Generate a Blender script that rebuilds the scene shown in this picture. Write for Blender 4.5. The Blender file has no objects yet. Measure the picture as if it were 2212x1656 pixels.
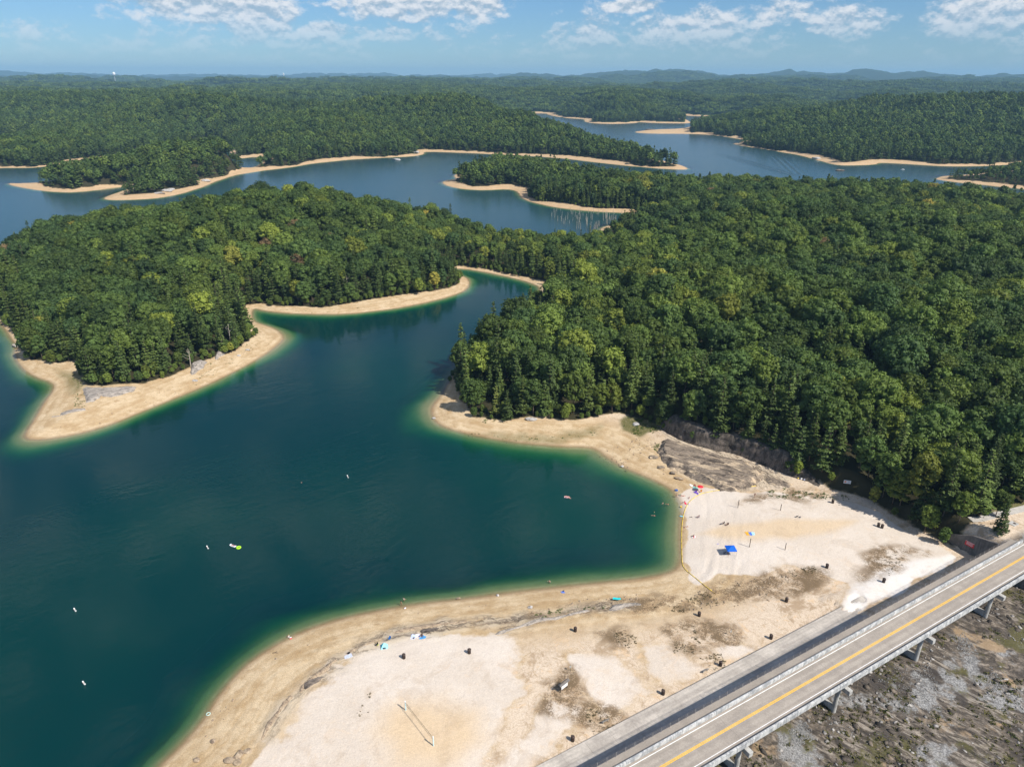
import bpy, bmesh, math, random
import numpy as np
from mathutils import Vector, Matrix, Euler

random.seed(7)
RNG = np.random.default_rng(11)
SC = bpy.context.scene
COL = SC.collection
R = math.radians

# ---------------------------------------------------------------- camera
CAM_Z = 135.0
FOC, CX, CY, HORIZON = 1534.0, 1106.0, 828.0, 165.0     # survey frame 2212 x 1656
PITCH = math.atan((CY - HORIZON) / FOC)
ROLL = R(0.2)
cam_data = bpy.data.cameras.new('camera')
cam_data.sensor_width = 36.0
cam_data.lens = 36.0 * FOC / 2212.0
cam_data.clip_start = 1.0
cam_data.clip_end = 80000.0
cam = bpy.data.objects.new('camera', cam_data)
COL.objects.link(cam)
cam.matrix_world = (Matrix.Translation((0, 0, CAM_Z)) @ Matrix.Rotation(math.pi / 2 - PITCH, 4, 'X')
                    @ Matrix.Rotation(ROLL, 4, 'Z'))
SC.camera = cam

# ---------------------------------------------------------------- sun and sky
SUN_EL, SUN_AZ = R(47.0), R(129.0)            # azimuth clockwise from +Y
sd = bpy.data.lights.new('sun', 'SUN')
sd.energy = 5.0
sd.angle = R(0.55)
sd.color = (1.0, 0.945, 0.86)
sun = bpy.data.objects.new('sun', sd)
COL.objects.link(sun)
to_sun = Vector((math.sin(SUN_AZ) * math.cos(SUN_EL), math.cos(SUN_AZ) * math.cos(SUN_EL), math.sin(SUN_EL)))
sun.rotation_euler = (-to_sun).to_track_quat('-Z', 'Y').to_euler()
sun.location = to_sun * 500

SC.view_settings.view_transform = 'Standard'
SC.view_settings.look = 'None'
SC.view_settings.exposure = 0.25
SC.view_settings.gamma = 1.0
SC.view_settings.use_curve_mapping = False
SC.render.engine = 'CYCLES'
cy = SC.cycles
cy.max_bounces = 6
cy.diffuse_bounces = 2
cy.glossy_bounces = 3
cy.transmission_bounces = 3
cy.transparent_max_bounces = 12
cy.volume_bounces = 0
cy.caustics_reflective = False
cy.caustics_refractive = False
cy.use_denoising = True
cy.use_adaptive_sampling = True
cy.adaptive_threshold = 0.015
cy.sample_clamp_indirect = 4.0


def px_dir(x, y):
    a, b = x - CX, -(y - CY)
    c, s = math.cos(ROLL), math.sin(ROLL)
    a, b = a * c - b * s, a * s + b * c
    c, s = math.cos(PITCH), math.sin(PITCH)
    return a, FOC * c + b * s, -FOC * s + b * c


class NT:
    """small helper for node trees"""
    def __init__(self, tree):
        self.t = tree
        tree.nodes.clear()

    def n(self, kind, **kw):
        nd = self.t.nodes.new(kind)
        for k, v in kw.items():
            setattr(nd, k, v)
        return nd

    def link(self, a, b):
        self.t.links.new(a, b)

    def put(self, sock, v):
        if isinstance(v, bpy.types.NodeSocket):
            self.t.links.new(v, sock)
        else:
            sock.default_value = v

    def math(self, op, a, b=0.0, c=0.0, clamp=False):
        m = self.n('ShaderNodeMath', operation=op, use_clamp=clamp)
        self.put(m.inputs[0], a)
        self.put(m.inputs[1], b)
        self.put(m.inputs[2], c)
        return m.outputs[0]

    def mix(self, fac, a, b, blend='MIX'):
        m = self.n('ShaderNodeMix', data_type='RGBA', blend_type=blend)
        self.put(m.inputs[0], fac)
        for s, v in ((m.inputs[6], a), (m.inputs[7], b)):
            if isinstance(v, tuple) and len(v) == 3:
                v = v + (1.0,)
            self.put(s, v)
        return m.outputs[2]

    def ramp(self, fac, stops, interp='LINEAR'):
        r = self.n('ShaderNodeValToRGB')
        cr = r.color_ramp
        cr.interpolation = interp
        while len(cr.elements) < len(stops):
            cr.elements.new(0.5)
        for e, (p, c) in zip(cr.elements, stops):
            e.position = p
            e.color = (c, c, c, 1) if isinstance(c, (int, float)) else tuple(c) + (1,)
        self.put(r.inputs[0], fac)
        return r.outputs[0]

    def noise(self, vec, scale, detail=4.0, rough=0.55, dist=0.0, lac=2.0):
        n = self.n('ShaderNodeTexNoise')
        if vec is not None:
            self.put(n.inputs['Vector'], vec)
        n.inputs['Scale'].default_value = scale
        n.inputs['Detail'].default_value = detail
        n.inputs['Roughness'].default_value = rough
        n.inputs['Distortion'].default_value = dist
        n.inputs['Lacunarity'].default_value = lac
        return n.outputs['Fac']

    def mapping(self, vec, scale=(1, 1, 1), rot=(0, 0, 0), loc=(0, 0, 0)):
        m = self.n('ShaderNodeMapping')
        self.put(m.inputs['Vector'], vec)
        m.inputs['Scale'].default_value = scale
        m.inputs['Rotation'].default_value = rot
        m.inputs['Location'].default_value = loc
        return m.outputs[0]

    def rotscale(self, vec, rot, scale):
        a = self.mapping(vec, rot=(0, 0, rot))
        return self.mapping(a, scale)

    def smooth(self, v, lo, hi, a=0.0, b=1.0):
        m = self.n('ShaderNodeMapRange', interpolation_type='SMOOTHSTEP')
        self.put(m.inputs[0], v)
        m.inputs[1].default_value = lo
        m.inputs[2].default_value = hi
        m.inputs[3].default_value = a
        m.inputs[4].default_value = b
        return m.outputs[0]


def make_world():
    w = bpy.data.worlds.new('World')
    SC.world = w
    w.use_nodes = True
    N = NT(w.node_tree)
    sky = N.n('ShaderNodeTexSky', sky_type='NISHITA')
    sky.sun_disc = False
    sky.sun_elevation = SUN_EL
    sky.sun_rotation = SUN_AZ
    sky.altitude = 250.0
    sky.air_density = 1.0
    sky.dust_density = 0.2
    sky.ozone_density = 4.0
    tc = N.n('ShaderNodeTexCoord').outputs['Generated']
    sep = N.n('ShaderNodeSeparateXYZ')
    N.link(tc, sep.inputs[0])
    x, y, z = sep.outputs
    base = N.mix(1.0, sky.outputs[0], SKY_TINT, 'MULTIPLY')
    # cumulus field: puffs on the view direction, denser where the towers stand
    az = N.math('ARCTAN2', x, y)
    boost = None
    for (px, py, wx, wy, k) in CLOUDS:
        d = Vector(px_dir(px, py)).normalized()
        a0, e0 = math.atan2(d.x, d.y), d.z
        da = N.math('MULTIPLY_ADD', az, FOC / wx, -a0 * FOC / wx)
        de = N.math('MULTIPLY_ADD', z, FOC / wy, -e0 * FOC / wy)
        q = N.math('MULTIPLY_ADD', da, da, N.math('MULTIPLY', de, de))
        g = N.math('MULTIPLY', N.math('SUBTRACT', 1.0, q, clamp=True), k)
        boost = g if boost is None else N.math('MAXIMUM', boost, g)

    # overhead clouds are nearer, so they look larger
    sc_ = N.n('ShaderNodeVectorMath', operation='SCALE')
    N.link(tc, sc_.inputs[0])
    N.put(sc_.inputs['Scale'], N.math('DIVIDE', 1.0, N.math('MULTIPLY_ADD', N.math('MAXIMUM', z, 0.1), 4.0, 0.6)))

    over = N.smooth(z, 0.09, 0.16, 0.0, 0.085)

    def dens(off):
        v = N.mapping(sc_.outputs[0], (25.0, 25.0, 44.0), loc=(3.1, 1.7, 0.4 + off))
        b = N.noise(v, 0.26, 1.0, 0.5)
        d = N.noise(v, 1.5, 5.0, 0.6, 0.0)
        return N.math('ADD', N.math('MULTIPLY_ADD', b, 0.55, N.math('MULTIPLY', d, 0.75)), N.math('MAXIMUM', boost, over))
    D = dens(0.0)
    DU = dens(0.22)
    cover = N.smooth(N.math('MULTIPLY_ADD', N.smooth(z, 0.03, 0.075, 1.0, 0.0), 0.06, D), 0.68, 0.89)
    low = N.smooth(z, 0.008, 0.07)
    alpha = N.math('MULTIPLY', cover, N.math('MULTIPLY_ADD', low, 0.82, 0.10))
    lit = N.smooth(N.math('SUBTRACT', D, DU), -0.10, 0.09)
    ccol = N.mix(lit, CLOUD_SHADE, CLOUD_LIT)
    ccol = N.mix(N.smooth(z, 0.01, 0.09, 0.45, 0.0), ccol, base)
    out = N.mix(alpha, base, ccol)
    bg = N.n('ShaderNodeBackground')
    N.link(out, bg.inputs[0])
    bg.inputs[1].default_value = SKY_STRENGTH
    w.cycles.sampling_method = 'MANUAL'
    w.cycles.sample_map_resolution = 256
    o = N.n('ShaderNodeOutputWorld')
    N.link(bg.outputs[0], o.inputs[0])


SKY_STRENGTH = 0.088
SKY_TINT = (0.55, 0.76, 1.0)
CLOUD_LIT = (8.6, 8.6, 8.8)
CLOUD_SHADE = (3.6, 4.8, 6.0)
CLOUDS = [(420, 6, 250, 36, 0.26), (560, 40, 80, 48, 0.22), (850, 6, 150, 40, 0.30), (1050, 14, 80, 36, 0.26), (1250, 85, 80, 44, 0.17),
          (1360, 14, 60, 14, 0.28), (1440, 66, 60, 44, 0.22), (1520, 56, 60, 46, 0.24), (1690, 26, 130, 30, 0.2), (1840, 44, 90, 36, 0.26),
          (2110, 30, 110, 50, 0.28), (2180, 105, 60, 40, 0.16), (840, 68, 70, 22, 0.2), (690, 66, 70, 18, 0.17), (60, 60, 90, 26, 0.14)]
make_world()


# ---------------------------------------------------------------- helpers
def prop(o, label=None, cat=None, group=None, kind=None):
    if label:
        o['label'] = label
    if cat:
        o['category'] = cat
    if group:
        o['group'] = group
    if kind:
        o['kind'] = kind
    return o


def link(name, mesh, mat=None, parent=None, loc=None):
    if mat is not None:
        for m in (mat if isinstance(mat, (list, tuple)) else [mat]):
            mesh.materials.append(m)
    o = bpy.data.objects.new(name, mesh)
    COL.objects.link(o)
    if parent is not None:
        o.parent = parent
    if loc is not None:
        o.location = loc
    return o


def empty(name, loc, rz=0.0, label=None, cat=None, group=None):
    o = bpy.data.objects.new(name, None)
    o.empty_display_size = 0.3
    COL.objects.link(o)
    o.location = loc
    o.rotation_euler = (0, 0, rz)
    return prop(o, label, cat, group)


def mesh_np(name, verts, faces, smooth=False, midx=None):
    """faces: (n,k) int array, all the same size"""
    me = bpy.data.meshes.new(name)
    verts = np.asarray(verts, np.float32).reshape(-1, 3)
    faces = np.asarray(faces, np.int32)
    n, k = faces.shape
    me.vertices.add(len(verts))
    me.vertices.foreach_set('co', verts.ravel())
    me.loops.add(n * k)
    me.loops.foreach_set('vertex_index', faces.ravel())
    me.polygons.add(n)
    me.polygons.foreach_set('loop_start', np.arange(0, n * k, k, dtype=np.int32))
    me.polygons.foreach_set('loop_total', np.full(n, k, np.int32))
    if midx is not None:
        me.polygons.foreach_set('material_index', np.asarray(midx, np.int32))
    if smooth:
        me.polygons.foreach_set('use_smooth', np.ones(n, bool))
    me.update(calc_edges=True)
    return me


class MB:
    """collects simple solids into one mesh"""
    def __init__(self):
        self.b = bmesh.new()

    def box(self, c, s, rz=0.0, m=None):
        M = Matrix.Translation(c) @ Matrix.Rotation(rz, 4, 'Z') @ Matrix.Diagonal((s[0], s[1], s[2], 1))
        if m is not None:
            M = m @ Matrix.Translation(c) @ Matrix.Rotation(rz, 4, 'Z') @ Matrix.Diagonal((s[0], s[1], s[2], 1))
        bmesh.ops.create_cube(self.b, size=1.0, matrix=M)
        return self

    def tube(self, pts, rad, seg=8, cap=True, closed=False):
        pts = [Vector(p) for p in pts]
        n = len(pts)
        rs = rad if isinstance(rad, (list, tuple)) else [rad] * n
        rings = []
        ref = Vector((0.13, 0.2, 1)).normalized()
        for i, p in enumerate(pts):
            a = pts[(i - 1) % n] if (closed or i > 0) else p
            b = pts[(i + 1) % n] if (closed or i < n - 1) else p
            t = (b - a).normalized() if (b - a).length > 1e-9 else Vector((0, 0, 1))
            u = t.cross(ref)
            if u.length < 0.05:
                u = t.cross(Vector((1, 0, 0)))
            u.normalize()
            v = t.cross(u)
            rings.append([self.b.verts.new(p + rs[i] * (math.cos(q) * u + math.sin(q) * v))
                          for q in [2 * math.pi * k / seg for k in range(seg)]])
        m = n if closed else n - 1
        for i in range(m):
            A, B = rings[i], rings[(i + 1) % n]
            for k in range(seg):
                self.b.faces.new((A[k], A[(k + 1) % seg], B[(k + 1) % seg], B[k]))
        if cap and not closed:
            self.b.faces.new(rings[0])
            self.b.faces.new(rings[-1][::-1])
        return self

    def lathe(self, prof, seg=16, loc=(0, 0, 0)):
        """prof: list of (r, z)"""
        L = Vector(loc)
        rings = []
        for r, z in prof:
            if r < 1e-5:
                rings.append([self.b.verts.new(L + Vector((0, 0, z)))])
            else:
                rings.append([self.b.verts.new(L + Vector((r * math.cos(2 * math.pi * k / seg), r * math.sin(2 * math.pi * k / seg), z)))
                              for k in range(seg)])
        for A, B in zip(rings[:-1], rings[1:]):
            for k in range(seg):
                k2 = (k + 1) % seg
                if len(A) == 1 and len(B) == 1:
                    continue
                if len(A) == 1:
                    self.b.faces.new((A[0], B[k2], B[k]))
                elif len(B) == 1:
                    self.b.faces.new((A[k], A[k2], B[0]))
                else:
                    self.b.faces.new((A[k], A[k2], B[k2], B[k]))
        return self

    def poly(self, pts, thick=0.0):
        vs = [self.b.verts.new(p) for p in pts]
        f = self.b.faces.new(vs)
        if thick:
            r = bmesh.ops.extrude_face_region(self.b, geom=[f])
            bmesh.ops.translate(self.b, verts=[g for g in r['geom'] if isinstance(g, bmesh.types.BMVert)], vec=(0, 0, -thick))
        return self

    def blob(self, c, r, seed=0, amp=0.25, sub=2, flat=0.0):
        rr = random.Random(seed)
        res = bmesh.ops.create_icosphere(self.b, subdivisions=sub, radius=1.0)
        ph = [(Vector((rr.uniform(-1, 1), rr.uniform(-1, 1), rr.uniform(-1, 1))).normalized(), rr.uniform(1.5, 4), rr.uniform(0, 6)) for _ in range(7)]
        for v in res['verts']:
            d = v.co.normalized()
            k = 1 + amp * sum(math.sin(f * d.dot(a) + p) for a, f, p in ph) / 2.6
            q = d * k
            if flat:
                for a, f, p in ph[:4]:
                    lim = 1 - flat * (0.3 + 0.5 * abs(math.sin(p)))
                    e = q.dot(a) - lim
                    if e > 0:
                        q = q - a * e
            v.co = Vector(c) + Vector((q.x * r[0], q.y * r[1], q.z * r[2]))
        return self

    def mesh(self, name, smooth=False, bevel=0.0):
        if bevel:
            bmesh.ops.bevel(self.b, geom=list(self.b.edges), offset=bevel, segments=1, affect='EDGES')
        bmesh.ops.recalc_face_normals(self.b, faces=list(self.b.faces))
        me = bpy.data.meshes.new(name)
        self.b.to_mesh(me)
        self.b.free()
        if smooth:
            for p in me.polygons:
                p.use_smooth = True
        return me

    def build(self, name, mat, parent=None, smooth=False, bevel=0.0, loc=None):
        return link(name, self.mesh(name, smooth, bevel), mat, parent, loc)


_mats = {}


def mat(name, color, rough=0.6, spec=0.3, metal=0.0, var=0.12, scale=3.0, bump=0.0, coords='Object'):
    """plain painted / cloth / stone material with procedural variation"""
    if name in _mats:
        return _mats[name]
    m = bpy.data.materials.new(name)
    m.use_nodes = True
    N = NT(m.node_tree)
    p = N.n('ShaderNodeBsdfPrincipled')
    o = N.n('ShaderNodeOutputMaterial')
    N.link(p.outputs[0], o.inputs[0])
    tc = N.n('ShaderNodeTexCoord').outputs[coords]
    nz = N.noise(tc, scale, 5.0, 0.6)
    k = N.smooth(nz, 0.3, 0.7, 1 - var, 1 + var)
    c = N.mix(1.0, tuple(color), k, 'MULTIPLY')
    N.link(c, p.inputs['Base Color'])
    p.inputs['Roughness'].default_value = rough
    p.inputs['Specular IOR Level'].default_value = spec
    p.inputs['Metallic'].default_value = metal
    if bump:
        b = N.n('ShaderNodeBump')
        b.inputs['Strength'].default_value = 1.0
        b.inputs['Distance'].default_value = bump
        N.link(N.noise(tc, scale * 4, 6.0, 0.65), b.inputs['Height'])
        N.link(b.outputs[0], p.inputs['Normal'])
    _mats[name] = m
    return m


# ---------------------------------------------------------------- numeric noise
def _hash(ix, iy, seed):
    h = (ix.astype(np.int64) * 374761393 + iy.astype(np.int64) * 668265263 + seed * 982451653) & 0x7fffffff
    h = ((h ^ (h >> 13)) * 1274126177) & 0x7fffffff
    h = h ^ (h >> 16)
    return (h & 0xffff) / 65535.0


def vnoise(x, y, seed=0):
    ix, iy = np.floor(x), np.floor(y)
    fx, fy = x - ix, y - iy
    fx = fx * fx * (3 - 2 * fx)
    fy = fy * fy * (3 - 2 * fy)
    a, b = _hash(ix, iy, seed), _hash(ix + 1, iy, seed)
    c, d = _hash(ix, iy + 1, seed), _hash(ix + 1, iy + 1, seed)
    return (a * (1 - fx) + b * fx) * (1 - fy) + (c * (1 - fx) + d * fx) * fy


def fbm(x, y, size, octv=4, seed=0, gain=0.5):
    s, a, t = 0.0, 1.0, 0.0
    x, y = x / size, y / size
    for i in range(octv):
        s = s + a * vnoise(x + 17.3 * i, y - 9.1 * i, seed + i)
        t += a
        a *= gain
        x, y = x * 2.03, y * 2.03
    return s / t


def sstep(v, lo, hi):
    t = np.clip((v - lo) / (hi - lo), 0, 1)
    return t * t * (3 - 2 * t)


def ground0(x, y, z=0.0):
    d = px_dir(x, y)
    k = (CAM_Z - z) / -d[2]
    return d[0] * k, d[1] * k


def to_world(poly, z=0.0):
    return np.array([ground0(x, y, z) for x, y in poly])


def sdf(poly, X, Y, chunk=60000):
    """signed distance, positive inside"""
    A = poly
    B = np.roll(poly, -1, axis=0)
    out = np.empty(len(X), np.float32)
    ax, ay = A[:, 0].astype(np.float32), A[:, 1].astype(np.float32)
    ex, ey = (B - A)[:, 0].astype(np.float32), (B - A)[:, 1].astype(np.float32)
    L2 = ex * ex + ey * ey + 1e-9
    by = ay + ey
    for i in range(0, len(X), chunk):
        x = X[i:i + chunk, None].astype(np.float32)
        y = Y[i:i + chunk, None].astype(np.float32)
        wx, wy = x - ax, y - ay
        t = np.clip((wx * ex + wy * ey) / L2, 0, 1)
        d2 = (wx - t * ex) ** 2 + (wy - t * ey) ** 2
        cond = (ay <= y) != (by <= y)
        xi = ax + (y - ay) * ex / np.where(np.abs(ey) < 1e-9, 1e-9, ey)
        ins = (np.sum(cond & (x < xi), axis=1) % 2) == 1
        d = np.sqrt(d2.min(axis=1))
        out[i:i + chunk] = np.where(ins, d, -d)
    return out


def chaikin(P, it=1, closed=True):
    P = np.asarray(P, float)
    for _ in range(it):
        Q = np.roll(P, -1, axis=0)
        P = np.stack([P * 0.75 + Q * 0.25, P * 0.25 + Q * 0.75], 1).reshape(-1, 2)
    return P
# ---------------------------------------------------------------- shorelines (surveyed at water level, z = 0)
SHORE_MAIN = [(180, 1900), (270, 1760), (345, 1656), (390, 1615), (430, 1570), (452, 1540), (470, 1510), (505, 1465), (550, 1423), (620, 1380), (700, 1348),
    (800, 1323), (900, 1306), (1000, 1295), (1106, 1281), (1206, 1270), (1300, 1259), (1380, 1251), (1440, 1240), (1466, 1228), (1474, 1205),
    (1473, 1165), (1474, 1125), (1477, 1100), (1466, 1075), (1451, 1055), (1406, 1033), (1346, 1008), (1310, 985), (1292, 970), (1262, 964),
    (1216, 964), (1128, 957), (1066, 948), (1016, 938), (966, 924), (941, 910), (933, 888), (938, 873), (953, 855), (968, 828), (978, 810),
    (990, 798), (1012, 784), (1050, 760), (1090, 732), (1116, 702), (1148, 655), (1172, 622), (1140, 609), (1106, 600), (1070, 592),
    (1025, 583), (985, 580), (976, 584), (988, 591), (1016, 605), (1012, 625), (975, 640), (900, 658), (825, 670), (750, 678), (650, 678),
    (575, 672), (548, 664), (540, 676), (545, 695), (562, 700), (595, 712), (611, 728), (602, 742), (565, 770), (500, 805), (440, 833), (370, 862),
    (300, 890), (240, 915), (190, 930), (125, 944), (70, 949), (56, 942), (60, 928), (75, 905), (95, 870), (117, 842), (116, 827), (75, 814),
    (45, 790), (32, 765), (40, 748), (25, 725), (-5, 690), (-30, 640), (-40, 600), (-25, 572), (40, 548), (130, 524), (250, 505), (350, 496), (500, 488),
    (650, 480), (800, 480), (950, 488), (1020, 503), (1100, 522), (1200, 532), (1280, 532), (1296, 505), (1300, 492), (1330, 484), (1370, 478),
    (1385, 468), (1348, 459), (1300, 458), (1250, 454), (1200, 448), (1163, 440), (1140, 434), (1126, 427), (1123, 419), (1116, 412),
    (1095, 408), (1050, 411), (1000, 409), (970, 403), (957, 395), (962, 390), (988, 387), (982, 380), (990, 374), (1060, 364), (1150, 365), (1250, 384), (1350, 404), (1450, 412),
    (1550, 420), (1700, 424), (1800, 420), (1900, 427), (2000, 438), (2090, 450), (2170, 450), (2212, 455), (2500, 470)]
SHORE_FAR = [(-700, 385), (-300, 372), (0, 363), (50, 363), (90, 361), (150, 353), (225, 345), (300, 337), (380, 324), (440, 314), (467, 307), (490, 318),
    (505, 338), (515, 344), (553, 338), (572, 345), (562, 357), (545, 363), (510, 362), (440, 358), (360, 358), (280, 366), (180, 382), (100, 393), (62, 397), (5, 395),
    (62, 409), (125, 416), (162, 416), (250, 406), (278, 402), (284, 406), (250, 418), (220, 429), (238, 433), (300, 431), (345, 428), (388, 420),
    (425, 408), (462, 394), (500, 380), (555, 370), (618, 363), (693, 351), (768, 344), (843, 340), (893, 338), (918, 333), (914, 328), (943, 328), (1018, 331),
    (1100, 335), (1191, 340), (1256, 347), (1331, 356), (1406, 363), (1456, 366), (1488, 367), (1478, 359), (1440, 349), (1380, 336), (1300, 316), (1200, 300),
    (1150, 285), (1126, 265), (1120, 250), (1131, 244.5), (1183, 245.5), (1181, 248), (1218, 255), (1250, 257), (1263, 258), (1262, 263), (1281, 267), (1331, 268),
    (1376, 266), (1378, 263.5), (1406, 266), (1491, 267), (1492, 264), (1480, 257), (1471, 249), (1496, 251), (1568, 251), (1590, 251), (1600, 255), (1545, 262),
    (1500, 272), (1470, 279), (1400, 281), (1361, 286), (1406, 289), (1481, 289), (1531, 291), (1562, 295), (1612, 303), (1600, 308), (1578, 311), (1631, 320), (1696, 330),
    (1734, 337), (1771, 347), (1799, 356), (1829, 358), (1894, 356), (1895, 352), (1934, 353), (2009, 358), (2084, 360), (2146, 358), (2176, 356), (2300, 352), (2800, 345),
    (2800, 188), (-900, 188)]
SHORE_RIGHT = [(2018, 387), (2084, 396), (2174, 405), (2212, 409), (2500, 425), (2500, 366), (2212, 368), (2150, 371), (2080, 378), (2034, 381)]
SHORE_MARINA = [(1742, 243), (1826, 242), (1832, 232.5), (1748, 232.5)]
SHORE_POND = [(-200, 345), (-40, 330), (0, 322), (30, 307), (37, 300), (0, 303), (-60, 306), (-200, 318)]

P_MAIN = np.vstack([to_world(SHORE_MAIN), [[1800, 700], [1800, -400], [-200, -400]]])
P_FAR = to_world(SHORE_FAR)
P_RIGHT = to_world(SHORE_RIGHT)
P_POND = to_world(SHORE_POND)
P_MARINA = to_world(SHORE_MARINA)
P_MAIN_S = np.vstack([chaikin(P_MAIN, 1)])
P_FAR_S = chaikin(P_FAR, 1)

# open ground without trees (surveyed about 4 m above the water)
OPEN_NEAR = [(300, 1900), (300, 1300), (933, 1010), (890, 880), (984, 800), (992, 830), (999, 856), (1022, 890), (1091, 899), (1161, 892), (1241, 901),
    (1298, 891), (1338, 888), (1400, 905), (1440, 925), (1507, 952), (1582, 966), (1645, 992), (1707, 1016), (1772, 1042), (1795, 1056), (1840, 1068), (1880, 1080),
    (1915, 1106), (1981, 1142), (2056, 1182), (2096, 1178), (2100, 1168), (2112, 1152), (2140, 1145), (2212, 1128), (2500, 1090), (2700, 1900)]
OPEN_WEST = [(10, 762), (56, 746), (62, 768), (125, 780), (160, 776), (175, 782), (180, 824), (219, 834), (312, 827), (344, 815), (391, 809), (416, 788),
    (469, 766), (512, 755), (531, 737), (557, 721), (560, 700), (640, 690), (640, 760), (300, 940), (40, 990), (-10, 900)]
OPEN_SPIT = [(1340, 276), (1490, 277), (1490, 292), (1340, 292)]
OPEN_TIP = [(1468, 350), (1500, 350), (1500, 372), (1468, 372)]
OPEN_NECK = [(521, 350), (557, 350), (557, 380), (521, 386)]
OPEN_BAR = [(1790, 353), (1834, 353), (1834, 362), (1790, 362)]
Q_NEAR = to_world(OPEN_NEAR, 4.0)
Q_WEST = to_world(OPEN_WEST, 3.0)
Q_OTHER = [to_world(q, 2.0) for q in (OPEN_SPIT, OPEN_TIP, OPEN_BAR, OPEN_NECK)]

# bridge axis (deck height, direction along the road, left-hand normal)
DECK_Z = 12.6
_y0, _y1 = np.array(ground0(1427.8, 1656, DECK_Z)), np.array(ground0(2211, 1203, DECK_Z))
B_DIR = (_y1 - _y0) / np.linalg.norm(_y1 - _y0)
B_NRM = np.array([-B_DIR[1], B_DIR[0]])
B_ORG = _y0
WEIR_Z = 4.2


def bridge_uv(X, Y):
    dx, dy = X - B_ORG[0], Y - B_ORG[1]
    return dx * B_DIR[0] + dy * B_DIR[1], dx * B_NRM[0] + dy * B_NRM[1]


def at_uv(u, v, z=0.0):
    return Vector((B_ORG[0] + B_DIR[0] * u + B_NRM[0] * v, B_ORG[1] + B_DIR[1] * u + B_NRM[1] * v, z))


HILLS = [  # pixel position of the hill's middle on the ground, height, radius (m)
    (1318, 258, 40, 95), (1250, 250, 12, 100), (300, 398, 14, 60), (395, 383, 22, 65), (468, 371, 26, 52), (210, 398, 7, 45), (120, 404, 3, 40), (430, 600, 13, 95), (620, 540, 20, 80), (820, 540, 17, 75), (250, 590, 8, 80),
    (1400, 560, 9, 70), (1700, 580, 14, 90), (2000, 600, 13, 100), (2150, 660, 13, 110), (1600, 760, 10, 70), (2000, 850, 14, 70),
    (700, 310, 22, 200), (350, 395, 6, 80), (900, 290, 30, 230), (400, 290, 26, 200), (1150, 310, 20, 160), (1750, 300, 18, 200), (2100, 300, 26, 300)]
_HW = [(*ground0(a, b, 0), h, r) for a, b, h, r in HILLS]


BANK_C = ground0(1600, 985, 4.0)
LOW = [(*ground0(1150, 548, 0), 90.0), (*ground0(1290, 545, 0), 70.0), (*ground0(1050, 530, 0), 60.0)]


def lowness(X, Y):
    k = np.zeros(len(X))
    for lx, ly, lr in LOW:
        k = np.maximum(k, np.exp(-((X - lx) ** 2 + (Y - ly) ** 2) / lr ** 2))
    return k


def fields(X, Y):
    """s: distance inland from the shore, t: depth inside the tree line, nn/nw: inside the open near/west ground"""
    X = np.asarray(X, float)
    Y = np.asarray(Y, float)
    rad = np.hypot(X, Y)
    wob = (fbm(X, Y, 40.0, 3, 5) - 0.5) * np.clip(rad / 60.0, 2.0, 22.0) * 0.9
    s = sdf(P_MAIN_S, X, Y)
    far = rad > 750
    sf = np.full(len(X), -1e4, np.float32)
    if far.any():
        sf[far] = np.maximum(sdf(P_FAR_S, X[far], Y[far]), sdf(P_RIGHT, X[far], Y[far]))
        sf[far] = np.minimum(np.minimum(sf[far], -sdf(P_POND, X[far], Y[far])), -sdf(P_MARINA, X[far], Y[far]))
    s = np.maximum(s, sf)
    s = np.where(rad > 6200, np.maximum(s, rad - 6200), s)
    s = s + wob * 0.35 * sstep(rad, 90, 200)
    nn = np.full(len(X), -1e3, np.float32)
    near = rad < 700
    if near.any():
        nn[near] = sdf(Q_NEAR, X[near], Y[near])
    nw = np.full(len(X), -1e3, np.float32)
    if near.any():
        nw[near] = sdf(Q_WEST, X[near], Y[near])
    no = np.full(len(X), -1e3, np.float32)
    if far.any():
        for q in Q_OTHER:
            no[far] = np.maximum(no[far], sdf(q, X[far], Y[far]))
    wv_ = sstep(fbm(X, Y, 75.0, 3, 31), 0.25, 0.75)
    w = 5.0 + 16.0 * wv_ + np.clip((rad - 700) / 200.0, 0, 9) * (0.1 + 1.5 * wv_)
    # the channel side of the right-hand wood reaches almost down to the water
    ws = sstep(-np.hypot(X - 5.0, Y - 345.0), -110, -60)
    ws = np.maximum(ws, sstep(-np.hypot(X + 320.0, Y - 395.0), -150, -70))
    w = w * (1 - 0.85 * ws)
    t = np.minimum(s - w, -np.maximum(np.maximum(nn, nw), no) + wob * 0.15)
    return dict(s=s, t=t, nn=nn, nw=nw, rad=rad, wob=wob)


SHELF = [(*ground0(1445, 1150, 0), 26.0), (*ground0(1270, 985, 0), 16.0), (*ground0(600, 735, 0), 22.0), (*ground0(75, 955, 0), 22.0), (*ground0(930, 880, 0), 22.0)]


def shelf(X, Y):
    k = np.zeros(len(X))
    for lx, ly, lr in SHELF:
        k = np.maximum(k, np.exp(-((X - lx) ** 2 + (Y - ly) ** 2) / lr ** 2))
    return k


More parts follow.
